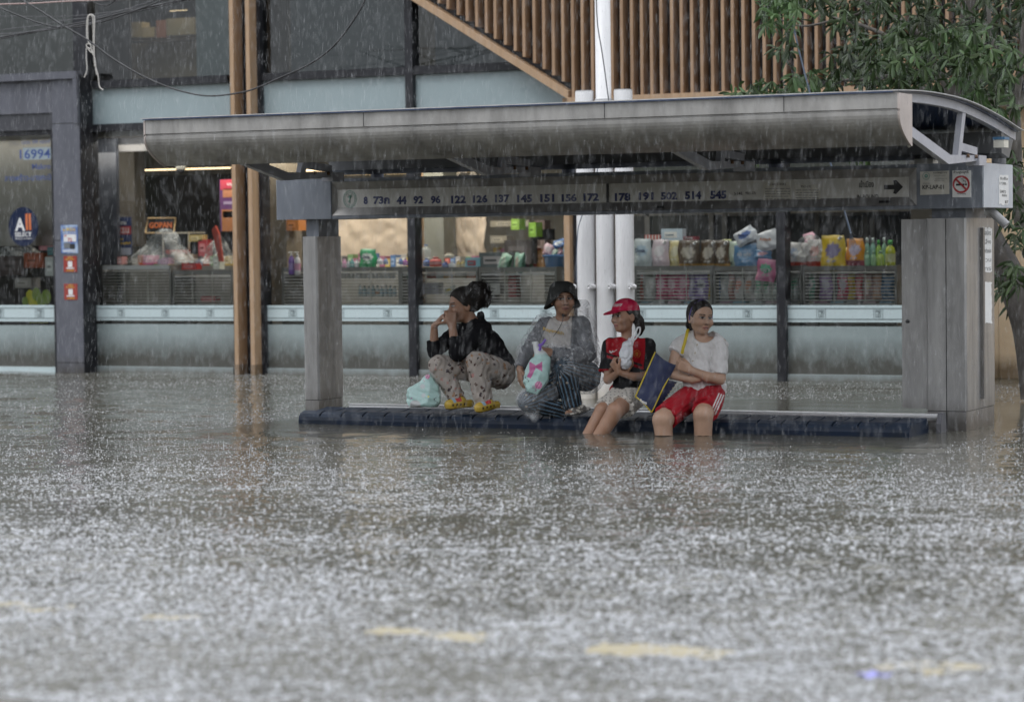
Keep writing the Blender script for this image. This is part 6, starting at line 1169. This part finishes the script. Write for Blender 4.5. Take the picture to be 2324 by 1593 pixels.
def flat_text(s, frm, a, b_, z, h, m, par, ang=0, name='lettering', bold=.03):
    t_ = text(name, s, 0, 1, 0, 1, 0, m, par, bold); me = t_.data; n = len(me.vertices); co = np.empty(n*3); me.vertices.foreach_get('co', co); co = co.reshape(-1, 3)+ORG[par.name]
    u, v = co[:, 0]*(b_[0]-a[0]), (co[:, 2])*h; P = np.c_[a[0]+u+v*math.sin(ang), a[1]+co[:, 0]*(b_[1]-a[1])-v*math.cos(ang), np.full(n, 0.)+z]; me.vertices.foreach_set('co', (frm.w(P)-ORG[par.name]).ravel()); me.update(); return t_
flat_text('Please', D, (74, 1158), (142, 1182), -252, 36, M_wf, tb); flat_text('use me again', D, (78, 1172), (136, 1192), -252, 9, M_wf, tb)
# ---------------------------------------------------------------- C: red cap, red and black jersey
Cf = Frame(1316.7, 652.7, .2174, 17.52)
H = Head((466, 290, -20), (-.80, .07, -.60), (0, -1, .02), 1.06)
S = SDF((20, 90, -620), (820, 1560, 260), 7); H.build(S)
S.chain([((490, 590, 10), 60), ((482, 450, 0), 52), ((478, 400, -5), 56)], 24)
S.ell((505, 700, 5), (155, 175, 98), None, 30).ell((498, 900, -5), (142, 155, 105), None, 40).ell((490, 1085, 0), (165, 105, 115), None, 40); S.cone((330, 595, 45), 55, (690, 605, -45), 58, 40)
S.chain([((312, 610, 50), 54), ((290, 960, -60), 46), ((405, 880, -235), 31)], 14); S.chain([((708, 620, -50), 57), ((690, 925, -140), 48), ((560, 930, -260), 42), ((405, 884, -325), 30)], 14)
hand(S, (402, 880, -322), (-.55, -.80, -.05), (.75, -.25, .5), (.95, 1.0, 1.05, 1.1), -1, .9, .04, .5, .6)
hand(S, (420, 872, -240), (.72, -.52, -.15), (.1, -.55, -.6), (.5, .55, .55, .6), 1, .92, .06, .3, .5)
S.chain([((440, 1105, 0), 92), ((232, 1280, -290), 78), ((70, 1560, -330), 60)], 16); S.chain([((595, 1115, -30), 98), ((372, 1282, -440), 90), ((195, 1560, -420), 72)], 16); S.ell((365, 1262, -480), (50, 50, 36), None, 20)
pc = fig_mesh('person', Cf, S, M_skin, None, Cf.w([[490, 1250, 0]])[0], lambda P: H.paint(P, skin_col(SK_C)(P), SK_C, -7, (.36, .13, .12)), 1)
tag(pc, 'young person in a red cap and red and black jersey holding a small white bag', 'person')
S = SDF((300, 80, -220), (760, 560, 260), 6); hair_cap(S, H, 6, (22, .75), -85); S.chain([(H.p(-120, 5, -10), 48), ((612, 350, 30), 52), ((628, 420, 40), 46), ((622, 480, 45), 26)], 20); S.noise(lambda P: 2*np.sin(P[:, 0]*.2)*np.sin(P[:, 1]*.03)); fig_mesh('hair', Cf, S, M_hair, pc)
S = SDF((180, 50, -340), (700, 430, 260), 6); S.ell(H.p(-16, 46), (157, 131, 131), H.R, 10); S.cut(lambda P: -(H.loc(P)[:, 1]-(44+.05*H.loc(P)[:, 0])))
Rb = np.array([H.f*.97-H.u*.22, H.u*.97+H.f*.22, H.s]); S.ell(H.p(140, 44), (114, 10, 102), Rb, 14)
def colCap(P):
    C = np.tile(np.array([.48, .008, .055]), (len(P), 1)); L = H.loc(P); g = (L[:, 0] > 60) & (np.abs(L[:, 1]-(108)) < 13) & (L[:, 2] < 45) & (L[:, 2] > -70); C[g & (np.sin(L[:, 2]*.55)+np.sin(L[:, 1]*.6+L[:, 2]*.2) > -.2)] = (.55, .5, .5)
    C[np.abs(L[:, 2]) < 3] *= .8; return C
fig_mesh('cap', Cf, S, M_cloth, pc, None, colCap, 1)
S = SDF((180, 430, -260), (830, 1200, 230), 7)
S.ell((505, 700, 5), (172, 190, 116), None, 30).ell((500, 905, -8), (168, 170, 128), None, 40).ell((490, 1075, 0), (185, 100, 138), None, 40); S.cone((330, 590, 45), 68, (690, 600, -45), 72, 40); S.cone((310, 600, 50), 74, (272, 880, -15), 74, 14, True); S.cone((710, 610, -50), 80, (712, 880, -110), 80, 14, True)
S.noise(folds(8, 42, 9, (.1, 1, .1))); S.ell((468, 452, -50), (84, 72, 110), None, 4, True); S.cut(lambda P: P[:, 1]-1135)
def colJ(P):
    x, y, z = P.T; C = np.tile(np.array([.017, .017, .019]), (len(P), 1)); fr_ = z < 10
    red = fr_ & (x > 268+.06*(y-560)) & (x < 680-.10*np.maximum(0, y-640)) & (y < 690+.33*(x-275)+40) & (y > 520+.0012*(x-475)**2*.6-40); C[red] = (.33, .010, .018)
    ln = y-(690+.33*(x-275)); C[fr_ & (np.abs(ln) < 12) & (x > 268) & (x < 650)] = (.02, .015, .017)
    rim = ((x-468)/94)**2+((y-452)/82)**2+((z+50)/122)**2 < 1.04; C[rim] = (.40, .02, .03)
    C[(y > 852) & (x < 340)] = (.36, .014, .02)
    # curved white tick on the chest
    t = np.clip((x-306)/76, 0, 1); yy = 656+20*np.sin(np.pi*np.minimum(1, t*1.9+.05))*(t < .5)+np.where(t >= .5, 18-(t-.5)*50, 0); th = 8*(1-t)+1.5; C[fr_ & (x > 303) & (x < 384) & (np.abs(y-yy) < th)] = (.72, .72, .72)
    # small gold crest
    cx_, cy_ = x-592, y-692; r = np.hypot(cx_, cy_*.9); C[fr_ & (np.abs(r-34) < 4.5) & (np.sin(np.arctan2(cy_, cx_)*11) > -.2)] = (.36, .20, .03); C[fr_ & (np.abs(cx_) < 13-.2*np.maximum(0, cy_)) & (np.abs(cy_) < 19) & (np.abs(cx_)+np.abs(cy_)*.4 > 6)] = (.42, .27, .04)
    return C
fig_mesh('jersey', Cf, S, M_cloth, pc, None, colJ, 1)
S = SDF((120, 1040, -480), (760, 1480, 220), 7); S.cone((445, 1105, 0), 112, (240, 1270, -255), 106, 14, True); S.cone((600, 1115, -25), 122, (445, 1245, -330), 132, 14, True); S.ell((500, 1090, 10), (180, 95, 130), None, 40); S.noise(folds(8, 44, 12, (-.4, .6, -.6)))
def colDots(P):
    x, y, z = P.T; C = np.tile(np.array([.60, .57, .52]), (len(P), 1)); gx, gy = (x+.4*z)/42, (y-.2*z)/40; i = np.round(gy); fx = gx+.5*(i % 2); m_ = (np.abs(fx-np.round(fx))*42)**2+(np.abs(gy-i)*40)**2 < 34; C[m_] = (.06, .055, .06); return C
fig_mesh('shorts', Cf, S, M_cloth, pc, None, colDots, 1)
S = SDF((360, 500, -460), (640, 860, -200), 6); S.chain([((520, 555, -300), 26), ((498, 600, -315), 48), ((478, 700, -325), 66), ((468, 780, -325), 58), ((468, 815, -322), 34)], 22); S.noise(folds(10, 26, 20, (.1, 1, 0)))
wb = fig_mesh('plastic_bag', Cf, S, film('white_plastic', (.66, .68, .72), .9, .25, .6, .4, 30, .1), None, Cf.w([[468, 845, -325]])[0])
tag(wb, 'small knotted white plastic bag clutched by the person in the red cap', 'bag')
for pts in (((520, 560, -305), (545, 540, -310), (570, 500, -310), (595, 430, -310), (612, 416, -310), (626, 424, -310), (622, 470, -308), (590, 520, -305), (555, 560, -305), (545, 605, -305)), ((530, 540, -312), (545, 512, -312), (560, 520, -312), (548, 560, -310))):
    mb = MB(); mb.tube(smooth([Cf.w([q])[0] for q in pts], 5), .0058, 6); mb.build('handle', mat('white_plastic_strip', (.7, .7, .72), .35), wb)
# ---------------------------------------------------------------- B: bucket hat and clear raincoat
B = Frame(1146.4, 613.0, .2209, 17.85)
H = Head((592, 288, -10), (.22, .06, -.97), (-.03, -1, 0), 1.07)
S = SDF((70, 130, -620), (1010, 1600, 300), 7); H.build(S)
S.chain([((580, 560, 10), 66), ((588, 440, 0), 58), ((590, 400, 0), 62)], 24)
S.ell((590, 690, 15), (180, 185, 112), None, 30).ell((605, 890, 0), (168, 170, 125), None, 40).ell((700, 1060, 70), (190, 145, 145), None, 50); S.cone((410, 560, 40), 60, (780, 550, -20), 62, 40)
S.chain([((392, 575, 40), 60), ((220, 860, -50), 52), ((152, 1020, -150), 36)], 14); S.chain([((805, 570, -20), 62), ((850, 875, -120), 56), ((690, 875, -250), 50), ((470, 845, -300), 37)], 14)
hand(S, (152, 1012, -150), (.06, .97, -.22), (.9, 0, .3), (.22, .28, .34, .42), 1, 1.0, .10, .35, .6); hand(S, (475, 845, -300), (-.95, -.08, -.1), (.05, .5, .8), (.6, .65, .7, .7), 1, .95, .06)
S.chain([((830, 1090, 20), 110), ((600, 1010, -320), 78), ((700, 1400, -290), 44)], 16); S.chain([((590, 1150, 10), 105), ((235, 1345, -320), 78), ((560, 1450, -200), 46)], 16); S.chain([((705, 1410, -290), 42), ((680, 1462, -350), 34), ((640, 1468, -400), 26)], 14)
pb = fig_mesh('person', B, S, M_skin, None, B.w([[620, 1480, -150]])[0], lambda P: H.paint(P, skin_col(SK_B)(P), SK_B, 9, (.26, .10, .085), .5), 1)
tag(pb, 'person in a dark bucket hat and clear raincoat squatting with a teal bag', 'person')
S = SDF((440, 120, -180), (760, 470, 180), 6); hair_cap(S, H, 5, (28, .7), -80); fig_mesh('hair', B, S, M_hair, pb)
vs, fs = [], []; nA = 48
for q, (r, u_, dr) in enumerate(((2, 164, 0), (58, 160, 0), (98, 144, 0), (122, 116, 0), (134, 82, 0), (138, 66, .05), (154, 40, .45), (172, 18, .8), (190, 4, 1.0), (186, -1, 1.0), (146, 46, .3), (130, 62, 0))):
    for a in range(nA):
        t = 2*math.pi*a/nA; fr_ = max(0, math.cos(t))**1.5; side = abs(math.sin(t)); uu = u_ - dr*(84*side**1.3+80*max(0, -math.cos(t))-80*fr_) + 3*math.sin(5*t)*dr; rr = r-dr*4*side-dr*fr_*30+3*math.sin(3*t+q*.3)
        vs.append(B.w([H.p(rr*math.cos(t)*1.06-10, uu, rr*math.sin(t)*.96)])[0])
for q in range(11):
    for a in range(nA): fs.append((q*nA+a, q*nA+(a+1) % nA, (q+1)*nA+(a+1) % nA, (q+1)*nA+a))
mb = MB(); mb.add(vs, fs, True); mb.build('bucket_hat', mat('black_green_cloth', (.022, .024, .022), .8, var=.25, vscale=40, bump=.3, bscale=200), pb)
mb = MB(); ch = [B.w([q])[0] for q in (H.p(30, -30, -106), H.p(60, -110, -72), H.p(82, -158, -10), H.p(92, -175, 0))]; mb.tube(smooth(ch, 4), .0022, 5); mb.tube(smooth([B.w([q])[0] for q in (H.p(30, -30, 106), H.p(60, -110, 72), H.p(82, -158, 10), H.p(92, -175, 0))], 4), .0022, 5)
mb.tube(smooth([B.w([q])[0] for q in ((598, 465, -130), (590, 520, -150), (560, 590, -155), (520, 650, -150), (495, 685, -150))], 4), .0024, 5); mb.tube([B.w([(582, 462, -132)])[0], B.w([(608, 466, -132)])[0]], .009, 8); mb.build('chin_cord', M_black, pb)
S = SDF((80, 450, -420), (1000, 1150, 280), 7); S.ell((590, 690, 15), (196, 200, 128), None, 30).ell((605, 890, 0), (188, 180, 142), None, 40).ell((690, 1040, 60), (205, 120, 155), None, 40); S.cone((410, 560, 40), 74, (780, 550, -20), 78, 40)
S.chain([((392, 575, 40), 76), ((222, 850, -48), 70)], 14); S.cone((222, 850, -48), 70, (160, 1000, -140), 54, 14, True); S.chain([((805, 570, -20), 80), ((850, 872, -118), 76), ((700, 878, -245), 70)], 14); S.cone((700, 878, -245), 70, (485, 848, -298), 54, 14, True)
S.noise(folds(9, 40, 31, (.1, 1, .1))); S.ell((592, 460, -50), (84, 70, 110), None, 4, True)
def colHood(P):
    x, y, z = P.T; C = np.tile(np.array([.085, .09, .105]), (len(P), 1)); lft = 455-.42*(y-500); rgt = 690-.06*(y-500); C[(z < 10) & (x > lft) & (x < rgt) & (y < 880) & (z > -200)] = (.56, .53, .50)
    C[(z < 10) & ((np.abs(x-lft) < 7) | (np.abs(x-rgt) < 7)) & (y < 880)] *= .6; return C
fig_mesh('hoodie', B, S, M_cloth, pb, None, colHood, 1)
flat_text('Raysmith', B, (388, 628), (602, 678), -140, 46, mat('gold_print', (.52, .34, .07), .5), pb, .05)
S = SDF((90, 880, -520), (1010, 1580, 300), 7); S.cone((835, 1090, 20), 150, (605, 1010, -315), 108, 14); S.cone((605, 1010, -315), 110, (700, 1400, -285), 100, 16, True); S.cone((600, 1150, 20), 140, (235, 1345, -315), 104, 14); S.cone((240, 1350, -310), 104, (560, 1440, -200), 88, 16); S.ell((710, 1080, 80), (205, 150, 165), None, 40)
S.noise(folds(8, 44, 33, (.3, 1, -.3)))
def colStripe(P):
    C = np.zeros((len(P), 3)); best = np.full(len(P), 1e9); ph = np.zeros(len(P))
    for a, b_, r in (((835, 1090, 20), (605, 1010, -315), 140), ((605, 1010, -315), (700, 1400, -285), 105), ((600, 1150, 20), (235, 1345, -315), 125), ((240, 1350, -310), (560, 1440, -200), 98)):
        a, b_ = np.array(a, float), np.array(b_, float); ab = b_-a; L_ = np.linalg.norm(ab); t = np.clip(((P-a)@ab)/L_**2, 0, 1); q = P-a-t[:, None]*ab; d = np.linalg.norm(q, axis=1)-r; e1 = np.cross(ab/L_, [0, 0, 1.]); e1 /= np.linalg.norm(e1)+1e-9; e2 = np.cross(ab/L_, e1)
        an = np.arctan2(q@e1, q@e2)*r; m_ = d < best; best[m_] = d[m_]; ph[m_] = an[m_]
    s = (ph/44.0) % 1; C[:] = (.020, .020, .022); C[s < .34] = (.10, .165, .23); sp_ = np.sin(P[:, 0]*.045+P[:, 2]*.02)*np.sin(P[:, 1]*.052+1)*np.sin(P[:, 2]*.05); C[sp_ > .82] = (.36, .31, .26); return C
fig_mesh('trousers', B, S, M_cloth, pb, None, colStripe, 1)
S = SDF((590, 1360, -480), (900, 1540, -120), 6); S.cone((655, 1482, -410), 34, (740, 1462, -340), 44, 12, sq=((0, 1, 0), .5)).cone((740, 1462, -340), 44, (850, 1425, -250), 36, 12, sq=((0, 1, 0), .55)); S.cone((700, 1445, -350), 46, (790, 1415, -300), 44, 12, sq=((0, 1, 0), .8)); S.ell((664, 1452, -405), (34, 20, 30), None, 8, True)
fig_mesh('slipper', B, S, mat('snakeskin', (.55, .52, .46), .4, c2=(.12, .11, .10), vscale=38, thr=(.45, .52), bump=.3), pb)
S = SDF((70, 300, -560), (1040, 1420, 330), 8); S.ell((590, 690, 15), (228, 225, 158), None, 40).ell((615, 890, 5), (235, 200, 175), None, 50).ell((740, 1060, 90), (255, 175, 200), None, 60); S.cone((405, 555, 40), 100, (790, 545, -20), 108, 40)
S.chain([((392, 575, 40), 104), ((232, 850, -48), 112)], 24); S.cone((232, 850, -48), 108, (158, 1000, -142), 62, 20, True); S.chain([((805, 570, -20), 112), ((858, 872, -118), 112), ((700, 872, -248), 100)], 24); S.cone((700, 872, -248), 96, (480, 848, -298), 66, 14, True)
S.ell((770, 400, 70), (100, 105, 90), None, 40); S.cone((840, 1090, 20), 180, (640, 1010, -300), 130, 30); S.noise(folds(19, 36, 41, (.35, 1, .2))); S.ell((594, 420, -60), (135, 150, 150), None, 6, True)
fig_mesh('raincoat', B, S, film('clear_raincoat', (.72, .74, .77), .16, .14, .9, .8, 13, .34), pb, None, None, 1)  # pale streaks in the film paint the crinkle highlights and white sheen
S = SDF((80, 1180, -560), (560, 1560, -140), 8); S.cone((520, 1240, -150), 110, (240, 1340, -320), 128, 20); S.cone((250, 1350, -330), 122, (300, 1520, -330), 40, 30); S.noise(folds(6, 60, 43, (.4, 1, 0))); fig_mesh('raincoat_hem', B, S, MATS['clear_raincoat'], pb)
# teal shopping bags with magenta print (the printed animals are left out)
M_teal = mat('teal_plastic', (1, 1, 1), .3, attr=True, var=.08, vscale=14, spec=.5, bump=.35, bscale=28)
def tealcol(items, white_above=None):
    def f(P):
        x, y, z = P.T; C = np.tile(np.array([.42, .62, .59]), (len(P), 1))
        for kind, cx_, cy_, r, c in items:
            d = np.hypot(x-cx_, y-cy_)
            if kind == 'ball': m_ = d < r; C[m_] = c; C[m_ & (np.sin((x-cx_)*.22+(y-cy_)*.12) > .72)] = np.array(c)*1.8
            elif kind == 'bow': m_ = (np.abs(y-cy_) < 12+.62*np.abs(x-cx_)) & (np.abs(x-cx_) < r); C[m_] = c
            elif kind == 'tail': m_ = (np.abs((x-cx_)*.9+(y-cy_)*.45) < 22) & (d < r); C[m_] = c
            elif kind == 'line': m_ = (np.abs((x-cx_)-18*np.sin((y-cy_)*.09)) < 4) & (np.abs(y-cy_) < r); C[m_] = c
            elif kind == 'pink': m_ = d < r; C[m_] = C[m_]*.55+np.array(c)*.45
        if white_above is not None: t = np.clip((white_above-y)/40, 0, 1)[:, None]; C = C*(1-t)+np.array([.66, .68, .68])*t
        return C
    return f
S = SDF((150, 680, -560), (520, 1320, -220), 7); S.ell((335, 1080, -400), (128, 190, 78), None, 30).ell((380, 930, -390), (84, 90, 66), None, 40).ell((300, 1170, -400), (112, 112, 70), None, 40); S.chain([((370, 900, -380), 66), ((335, 800, -370), 36), ((300, 725, -370), 30)], 24); S.cut(lambda P: -(P[:, 1]-(735-.2*(P[:, 0]-300)))); S.cut(lambda P: np.max([(P-np.array(c))@(np.array(n)/np.linalg.norm(n)) for c, n in (((190, 1150, -400), (-1, .35, -.3)), ((460, 1000, -400), (1, .1, -.35)), ((455, 1120, -390), (1, .75, -.2)), ((270, 1268, -400), (-.35, 1, -.2)), ((330, 1080, -468), (-.35, -.1, -1)), ((380, 1080, -466), (.4, .15, -1)), ((330, 1200, -462), (0, .5, -1)))], 0)); S.noise(folds(7, 60, 51, (.4, 1, .3), .8))
sb = fig_mesh('shopping_bag', B, S, M_teal, None, B.w([[320, 1285, -400]])[0], tealcol([('bow', 315, 990, 66, (.50, .12, .30)), ('tail', 270, 1050, 62, (.48, .12, .30)), ('ball', 342, 1182, 40, (.50, .2, .34)), ('line', 300, 1215, 34, (.35, .10, .24)), ('line', 225, 1120, 30, (.05, .06, .07))], 880))
tag(sb, 'teal plastic shopping bag with pink bow print held by the raincoat wearer', 'bag')
mb = MB(); mb.tube(smooth([B.w([q])[0] for q in ((352, 825, -440), (362, 790, -445), (350, 770, -440), (378, 765, -440), (400, 735, -430), (415, 712, -425))], 5), [.008, .010, .012, .012, .010, .009]*4+[.009]*2 if False else .009, 7); mb.build('purple_tie', mat('purple_ribbon', (.20, .10, .48), .4), sb)
# ---------------------------------------------------------------- A: black jacket, hair bun, patterned trousers
A = Frame(908.0, 613.0, .2137, 18.1)
H = Head((668, 366, 0), (-.95, .14, -.28), (-.12, -1, 0), 1.13)
S = SDF((240, 180, -520), (1260, 1560, 320), 7); H.build(S)
S.chain([((790, 640, 20), 100), ((745, 540, 10), 74), ((720, 480, 5), 74)], 24); S.chain([((800, 680, 20), 140), ((910, 840, 45), 165), ((1050, 1040, 55), 145)], 50); S.cone((620, 655, 130), 66, (880, 625, -100), 70, 40)
S.chain([((600, 660, 125), 66), ((362, 870, -15), 56), ((362, 600, -70), 37)], 14); S.chain([((885, 640, -115), 72), ((600, 890, -265), 60), ((552, 590, -190), 40)], 14)
hand(S, (366, 592, -72), (.62, -.74, -.2), (.75, .6, .1), (.75, .8, .85, .9), -1, 1.02, .06, .4, .5); hand(S, (551, 580, -188), (-.12, -.95, .1), (-.15, .1, .95), (1.15, 1.2, 1.2, 1.25), 1, 1.05, .04, .8, .5)
S.chain([((1050, 1080, -20), 110), ((800, 965, -290), 82), ((912, 1400, -240), 44)], 16); S.chain([((955, 1085, 120), 108), ((412, 1000, -60), 80), ((650, 1370, -40), 44)], 16); S.chain([((912, 1410, -245), 42), ((850, 1470, -300), 34)], 12); S.chain([((650, 1385, -45), 42), ((560, 1450, -90), 34)], 12)
pa = fig_mesh('person', A, S, M_skin, None, A.w([[760, 1490, -150]])[0], lambda P: H.paint(P, skin_col(SK_A)(P), SK_A, 0, (.24, .09, .08)), 1)
tag(pa, 'person with a frizzy hair bun in a black jacket squatting on the bench', 'person')
S = SDF((480, 90, -260), (1010, 620, 260), 6); hair_cap(S, H, 14, (34, .72), -85, 10); S.ell((800, 330, 10), (80, 100, 90), None, 40).ell((850, 250, 10), (108, 128, 104), None, 40).ell((780, 190, 0), (62, 70, 60), None, 30).ell((915, 325, 0), (52, 74, 60), None, 24)
def frizz(P): return 5*np.sin(P[:, 0]*.11+P[:, 1]*.07)*np.sin(P[:, 1]*.13+P[:, 2]*.09)*(P[:, 0] > 720)+3*np.sin(P[:, 0]*.31)*np.sin(P[:, 1]*.27+P[:, 2]*.2)*(P[:, 0] > 740)
S.noise(frizz); hr = fig_mesh('hair', A, S, M_hair, pa)
mb = MB()
for k in range(420):
    th_ = rng.uniform(-2.4, 1.5); ph = rng.uniform(-1.2, 1.2); d_ = np.array([math.cos(th_)*math.cos(ph), math.sin(th_)*math.cos(ph), math.sin(ph)]); p0 = np.array([852, 262, 5])+d_*np.array([98, 130, 98]); v = d_+rng.normal(0, .5, 3); L_ = rng.uniform(22, 62); pts = [p0]
    for j in range(4): v = v+rng.normal(0, .55, 3); pts.append(pts[-1]+v/np.linalg.norm(v)*L_/4)
    mb.tube([A.w([q])[0] for q in pts], [.0022, .002, .0018, .0014, .0008], 3, False)
for k in range(26):
    p0 = H.p(70-k*2+rng.normal(0, 6), 128+rng.normal(0, 6), rng.uniform(-70, 20)); pts = [p0]; v = np.array([-.3, -.6, 0])+rng.normal(0, .5, 3)
    for j in range(3): v = v+rng.normal(0, .4, 3)+np.array([.3, 0, 0]); pts.append(pts[-1]+v*8)
    mb.tube([A.w([q])[0] for q in pts], .0008, 3, False)
mb.build('loose_hair', M_hair, hr)
S = SDF((230, 430, -420), (1270, 1240, 330), 7); S.chain([((800, 680, 20), 158), ((915, 840, 45), 184), ((1055, 1010, 55), 168)], 50); S.cone((620, 655, 130), 82, (880, 625, -100), 88, 40); S.chain([((745, 570, 10), 92), ((790, 650, 20), 120)], 20); S.cone((855, 470, 60), 30, (860, 560, 50), 60, 24)
S.chain([((600, 660, 125), 84), ((370, 855, -15), 80)], 14); S.cone((372, 872, -15), 80, (352, 745, -40), 68, 14, True); S.chain([((885, 640, -115), 96), ((610, 875, -260), 86)], 14); S.cone((612, 885, -262), 86, (585, 715, -225), 70, 14, True)
S.noise(folds(8, 46, 61, (.4, 1, .2))); S.ell((690, 500, -60), (70, 62, 90), None, 4, True); S.cut(lambda P: (P[:, 1]-1085)-.0*(P[:, 0]))
fig_mesh('jacket', A, S, mat('black_jacket', (.010, .010, .012), .85, var=.3, vscale=20, bump=.25, bscale=150, spec=.12), pa)
mb = MB(); mb.tube([A.w([q])[0] for q in ((668, 595, -150), (664, 622, -152))], .003, 5); mb.tube([A.w([q])[0] for q in ((668, 618, -154), (668, 628, -154))], .0045, 5); mb.build('zip', mat('zip_steel', (.5, .5, .5), .3, .9), pa)
S = SDF((260, 860, -480), (1270, 1480, 330), 7); S.cone((1060, 1085, -20), 152, (808, 965, -285), 106, 14); S.cone((808, 972, -285), 108, (890, 1405, -240), 98, 16, True); S.cone((955, 1085, 120), 140, (412, 1008, -58), 106, 14); S.cone((412, 1012, -58), 108, (605, 1355, -40), 88, 16, True); S.ell((1060, 1110, 60), (155, 150, 165), None, 50)
S.noise(folds(8, 46, 63, (.15, 1, -.25), .12))
mP = mat('print_trousers', (.40, .355, .32), .85, var=.12, vscale=22, spec=.2, bump=.3, bscale=220); ntp = mP.node_tree; b_ = ntp.nodes['Principled BSDF']; src = b_.inputs['Base Color'].links[0].from_socket
tcp = _n(ntp, "ShaderNodeTexCoord"); wz = _n(ntp, "ShaderNodeTexNoise", Scale=60, Detail=3); ntp.links.new(tcp.outputs['Object'], wz.inputs[0]); mxv = _n(ntp, "ShaderNodeMix", data_type='RGBA', blend_type='ADD'); mxv.inputs[0].default_value = .05; ntp.links.new(tcp.outputs['Object'], mxv.inputs[6]); ntp.links.new(wz.outputs[1], mxv.inputs[7])
vo = _n(ntp, "ShaderNodeTexVoronoi", Scale=27, feature='F1'); ntp.links.new(mxv.outputs[2], vo.inputs[0]); lt = _n(ntp, "ShaderNodeMath", operation='LESS_THAN'); lt.inputs[1].default_value = .33; ntp.links.new(vo.outputs['Distance'], lt.inputs[0])
rp2 = _n(ntp, "ShaderNodeValToRGB"); rp2.color_ramp.interpolation = 'CONSTANT'; e = rp2.color_ramp.elements; e[0].color = (.07, .035, .028, 1); e[0].position = 0; e[1].position = .3; e[1].color = (.30, .17, .09, 1)
for ps, cc in ((.48, (.42, .22, .20, 1)), (.62, (.05, .035, .04, 1)), (.78, (.42, .37, .33, 1))): q = e.new(ps); q.color = cc
sr = _n(ntp, "ShaderNodeSeparateXYZ"); ntp.links.new(vo.outputs['Color'], sr.inputs[0]); ntp.links.new(sr.outputs[0], rp2.inputs[0]); mx2 = _n(ntp, "ShaderNodeMix", data_type='RGBA'); ntp.links.new(lt.outputs[0], mx2.inputs[0]); ntp.links.new(src, mx2.inputs[6]); ntp.links.new(rp2.outputs[0], mx2.inputs[7]); ntp.links.new(mx2.outputs[2], b_.inputs['Base Color'])
fig_mesh('trousers', A, S, mP, pa)
def clog(toe, mid, heel, seed):
    S = SDF(np.minimum(np.minimum(toe, mid), heel)-90, np.maximum(np.maximum(toe, mid), heel)+90, 6); t, m_, h = (np.array(q, float) for q in (toe, mid, heel)); sq = ((0, 1, 0), .72)
    S.cone(t+[0, -4, 0], 66, m_+[0, -14, 0], 78, 16, sq=((0, 1, 0), .85)).cone(m_, 66, h, 56, 16, sq=sq); S.cone(t+[0, 30, 0], 60, h+[0, 30, 0], 52, 8, sq=((0, 1, 0), .32)); S.ell(m_*.35+h*.65+[0, -62, 0], (60, 40, 44), None, 8, True)
    ax = (h-t)/np.linalg.norm(h-t)
    def cf(P):
        C = np.tile(np.array([.50, .34, .045]), (len(P), 1)); a = (P-t)@ax; low = P[:, 1]-(t[1]+(h[1]-t[1])*np.clip(a/np.linalg.norm(h-t), 0, 1)); front = P[:, 2]-(t[2]+(h[2]-t[2])*np.clip(a/np.linalg.norm(h-t), 0, 1))
        for q in (0, 45, 90, 135): C[(np.abs(a-q) < 10) & (np.abs(low-2) < 11) & (front < 0)] = (.05, .035, .015)
        C[(np.abs(low-22) < 4)] *= .7; C[(np.abs(a-75) < 30) & (low < -28)] = (.45, .03, .03); C[(np.abs(a-25) < 16) & (low < -22)] = (.25, .38, .5); return C
    fig_mesh('clog', A, S, mat('yellow_rubber', (1, 1, 1), .45, attr=True, var=.1, vscale=20), pa, None, cf)
clog((850, 1464, -325), (930, 1440, -275), (1012, 1424, -225), 1); clog((535, 1432, -120), (632, 1412, -65), (730, 1410, -20), 2)
S = SDF((30, 1060, -240), (480, 1490, 120), 7); S.ell((252, 1360, -60), (190, 135, 120), None, 30).ell((330, 1300, -50), (105, 135, 85), None, 50).ell((160, 1330, -60), (88, 108, 75), None, 40); S.cone((280, 1280, -55), 130, (308, 1135, -55), 50, 40); S.cut(lambda P: P[:, 1]-1452); S.cut(lambda P: np.max([(P-np.array(c))@(np.array(n)/np.linalg.norm(n)) for c, n in (((190, 1175, -60), (-.55, -1, -.3)), ((80, 1330, -60), (-1, .1, -.4)), ((425, 1330, -60), (1, -.15, -.3)), ((250, 1330, -150), (-.25, -.2, -1)), ((340, 1300, -140), (.5, -.1, -1)), ((380, 1190, -60), (1, -.7, -.2)))], 0)); S.noise(folds(7, 58, 71, (.4, 1, .2), .8))
ba = fig_mesh('shopping_bag', A, S, M_teal, None, A.w([[250, 1452, -60]])[0], tealcol([('ball', 292, 1132, 26, (.52, .24, .36)), ('line', 240, 1160, 24, (.40, .30, .35)), ('pink', 160, 1440, 60, (.62, .40, .45)), ('pink', 240, 1235, 26, (.66, .5, .56)), ('ball', 122, 1360, 9, (.40, .16, .36)), ('ball', 300, 1342, 11, (.60, .55, .15)), ('line', 380, 1390, 40, (.06, .06, .07)), ('pink', 250, 1330, 22, (.62, .5, .55))]))
tag(ba, 'teal plastic shopping bag standing on the bench left of the squatting person in black', 'bag')
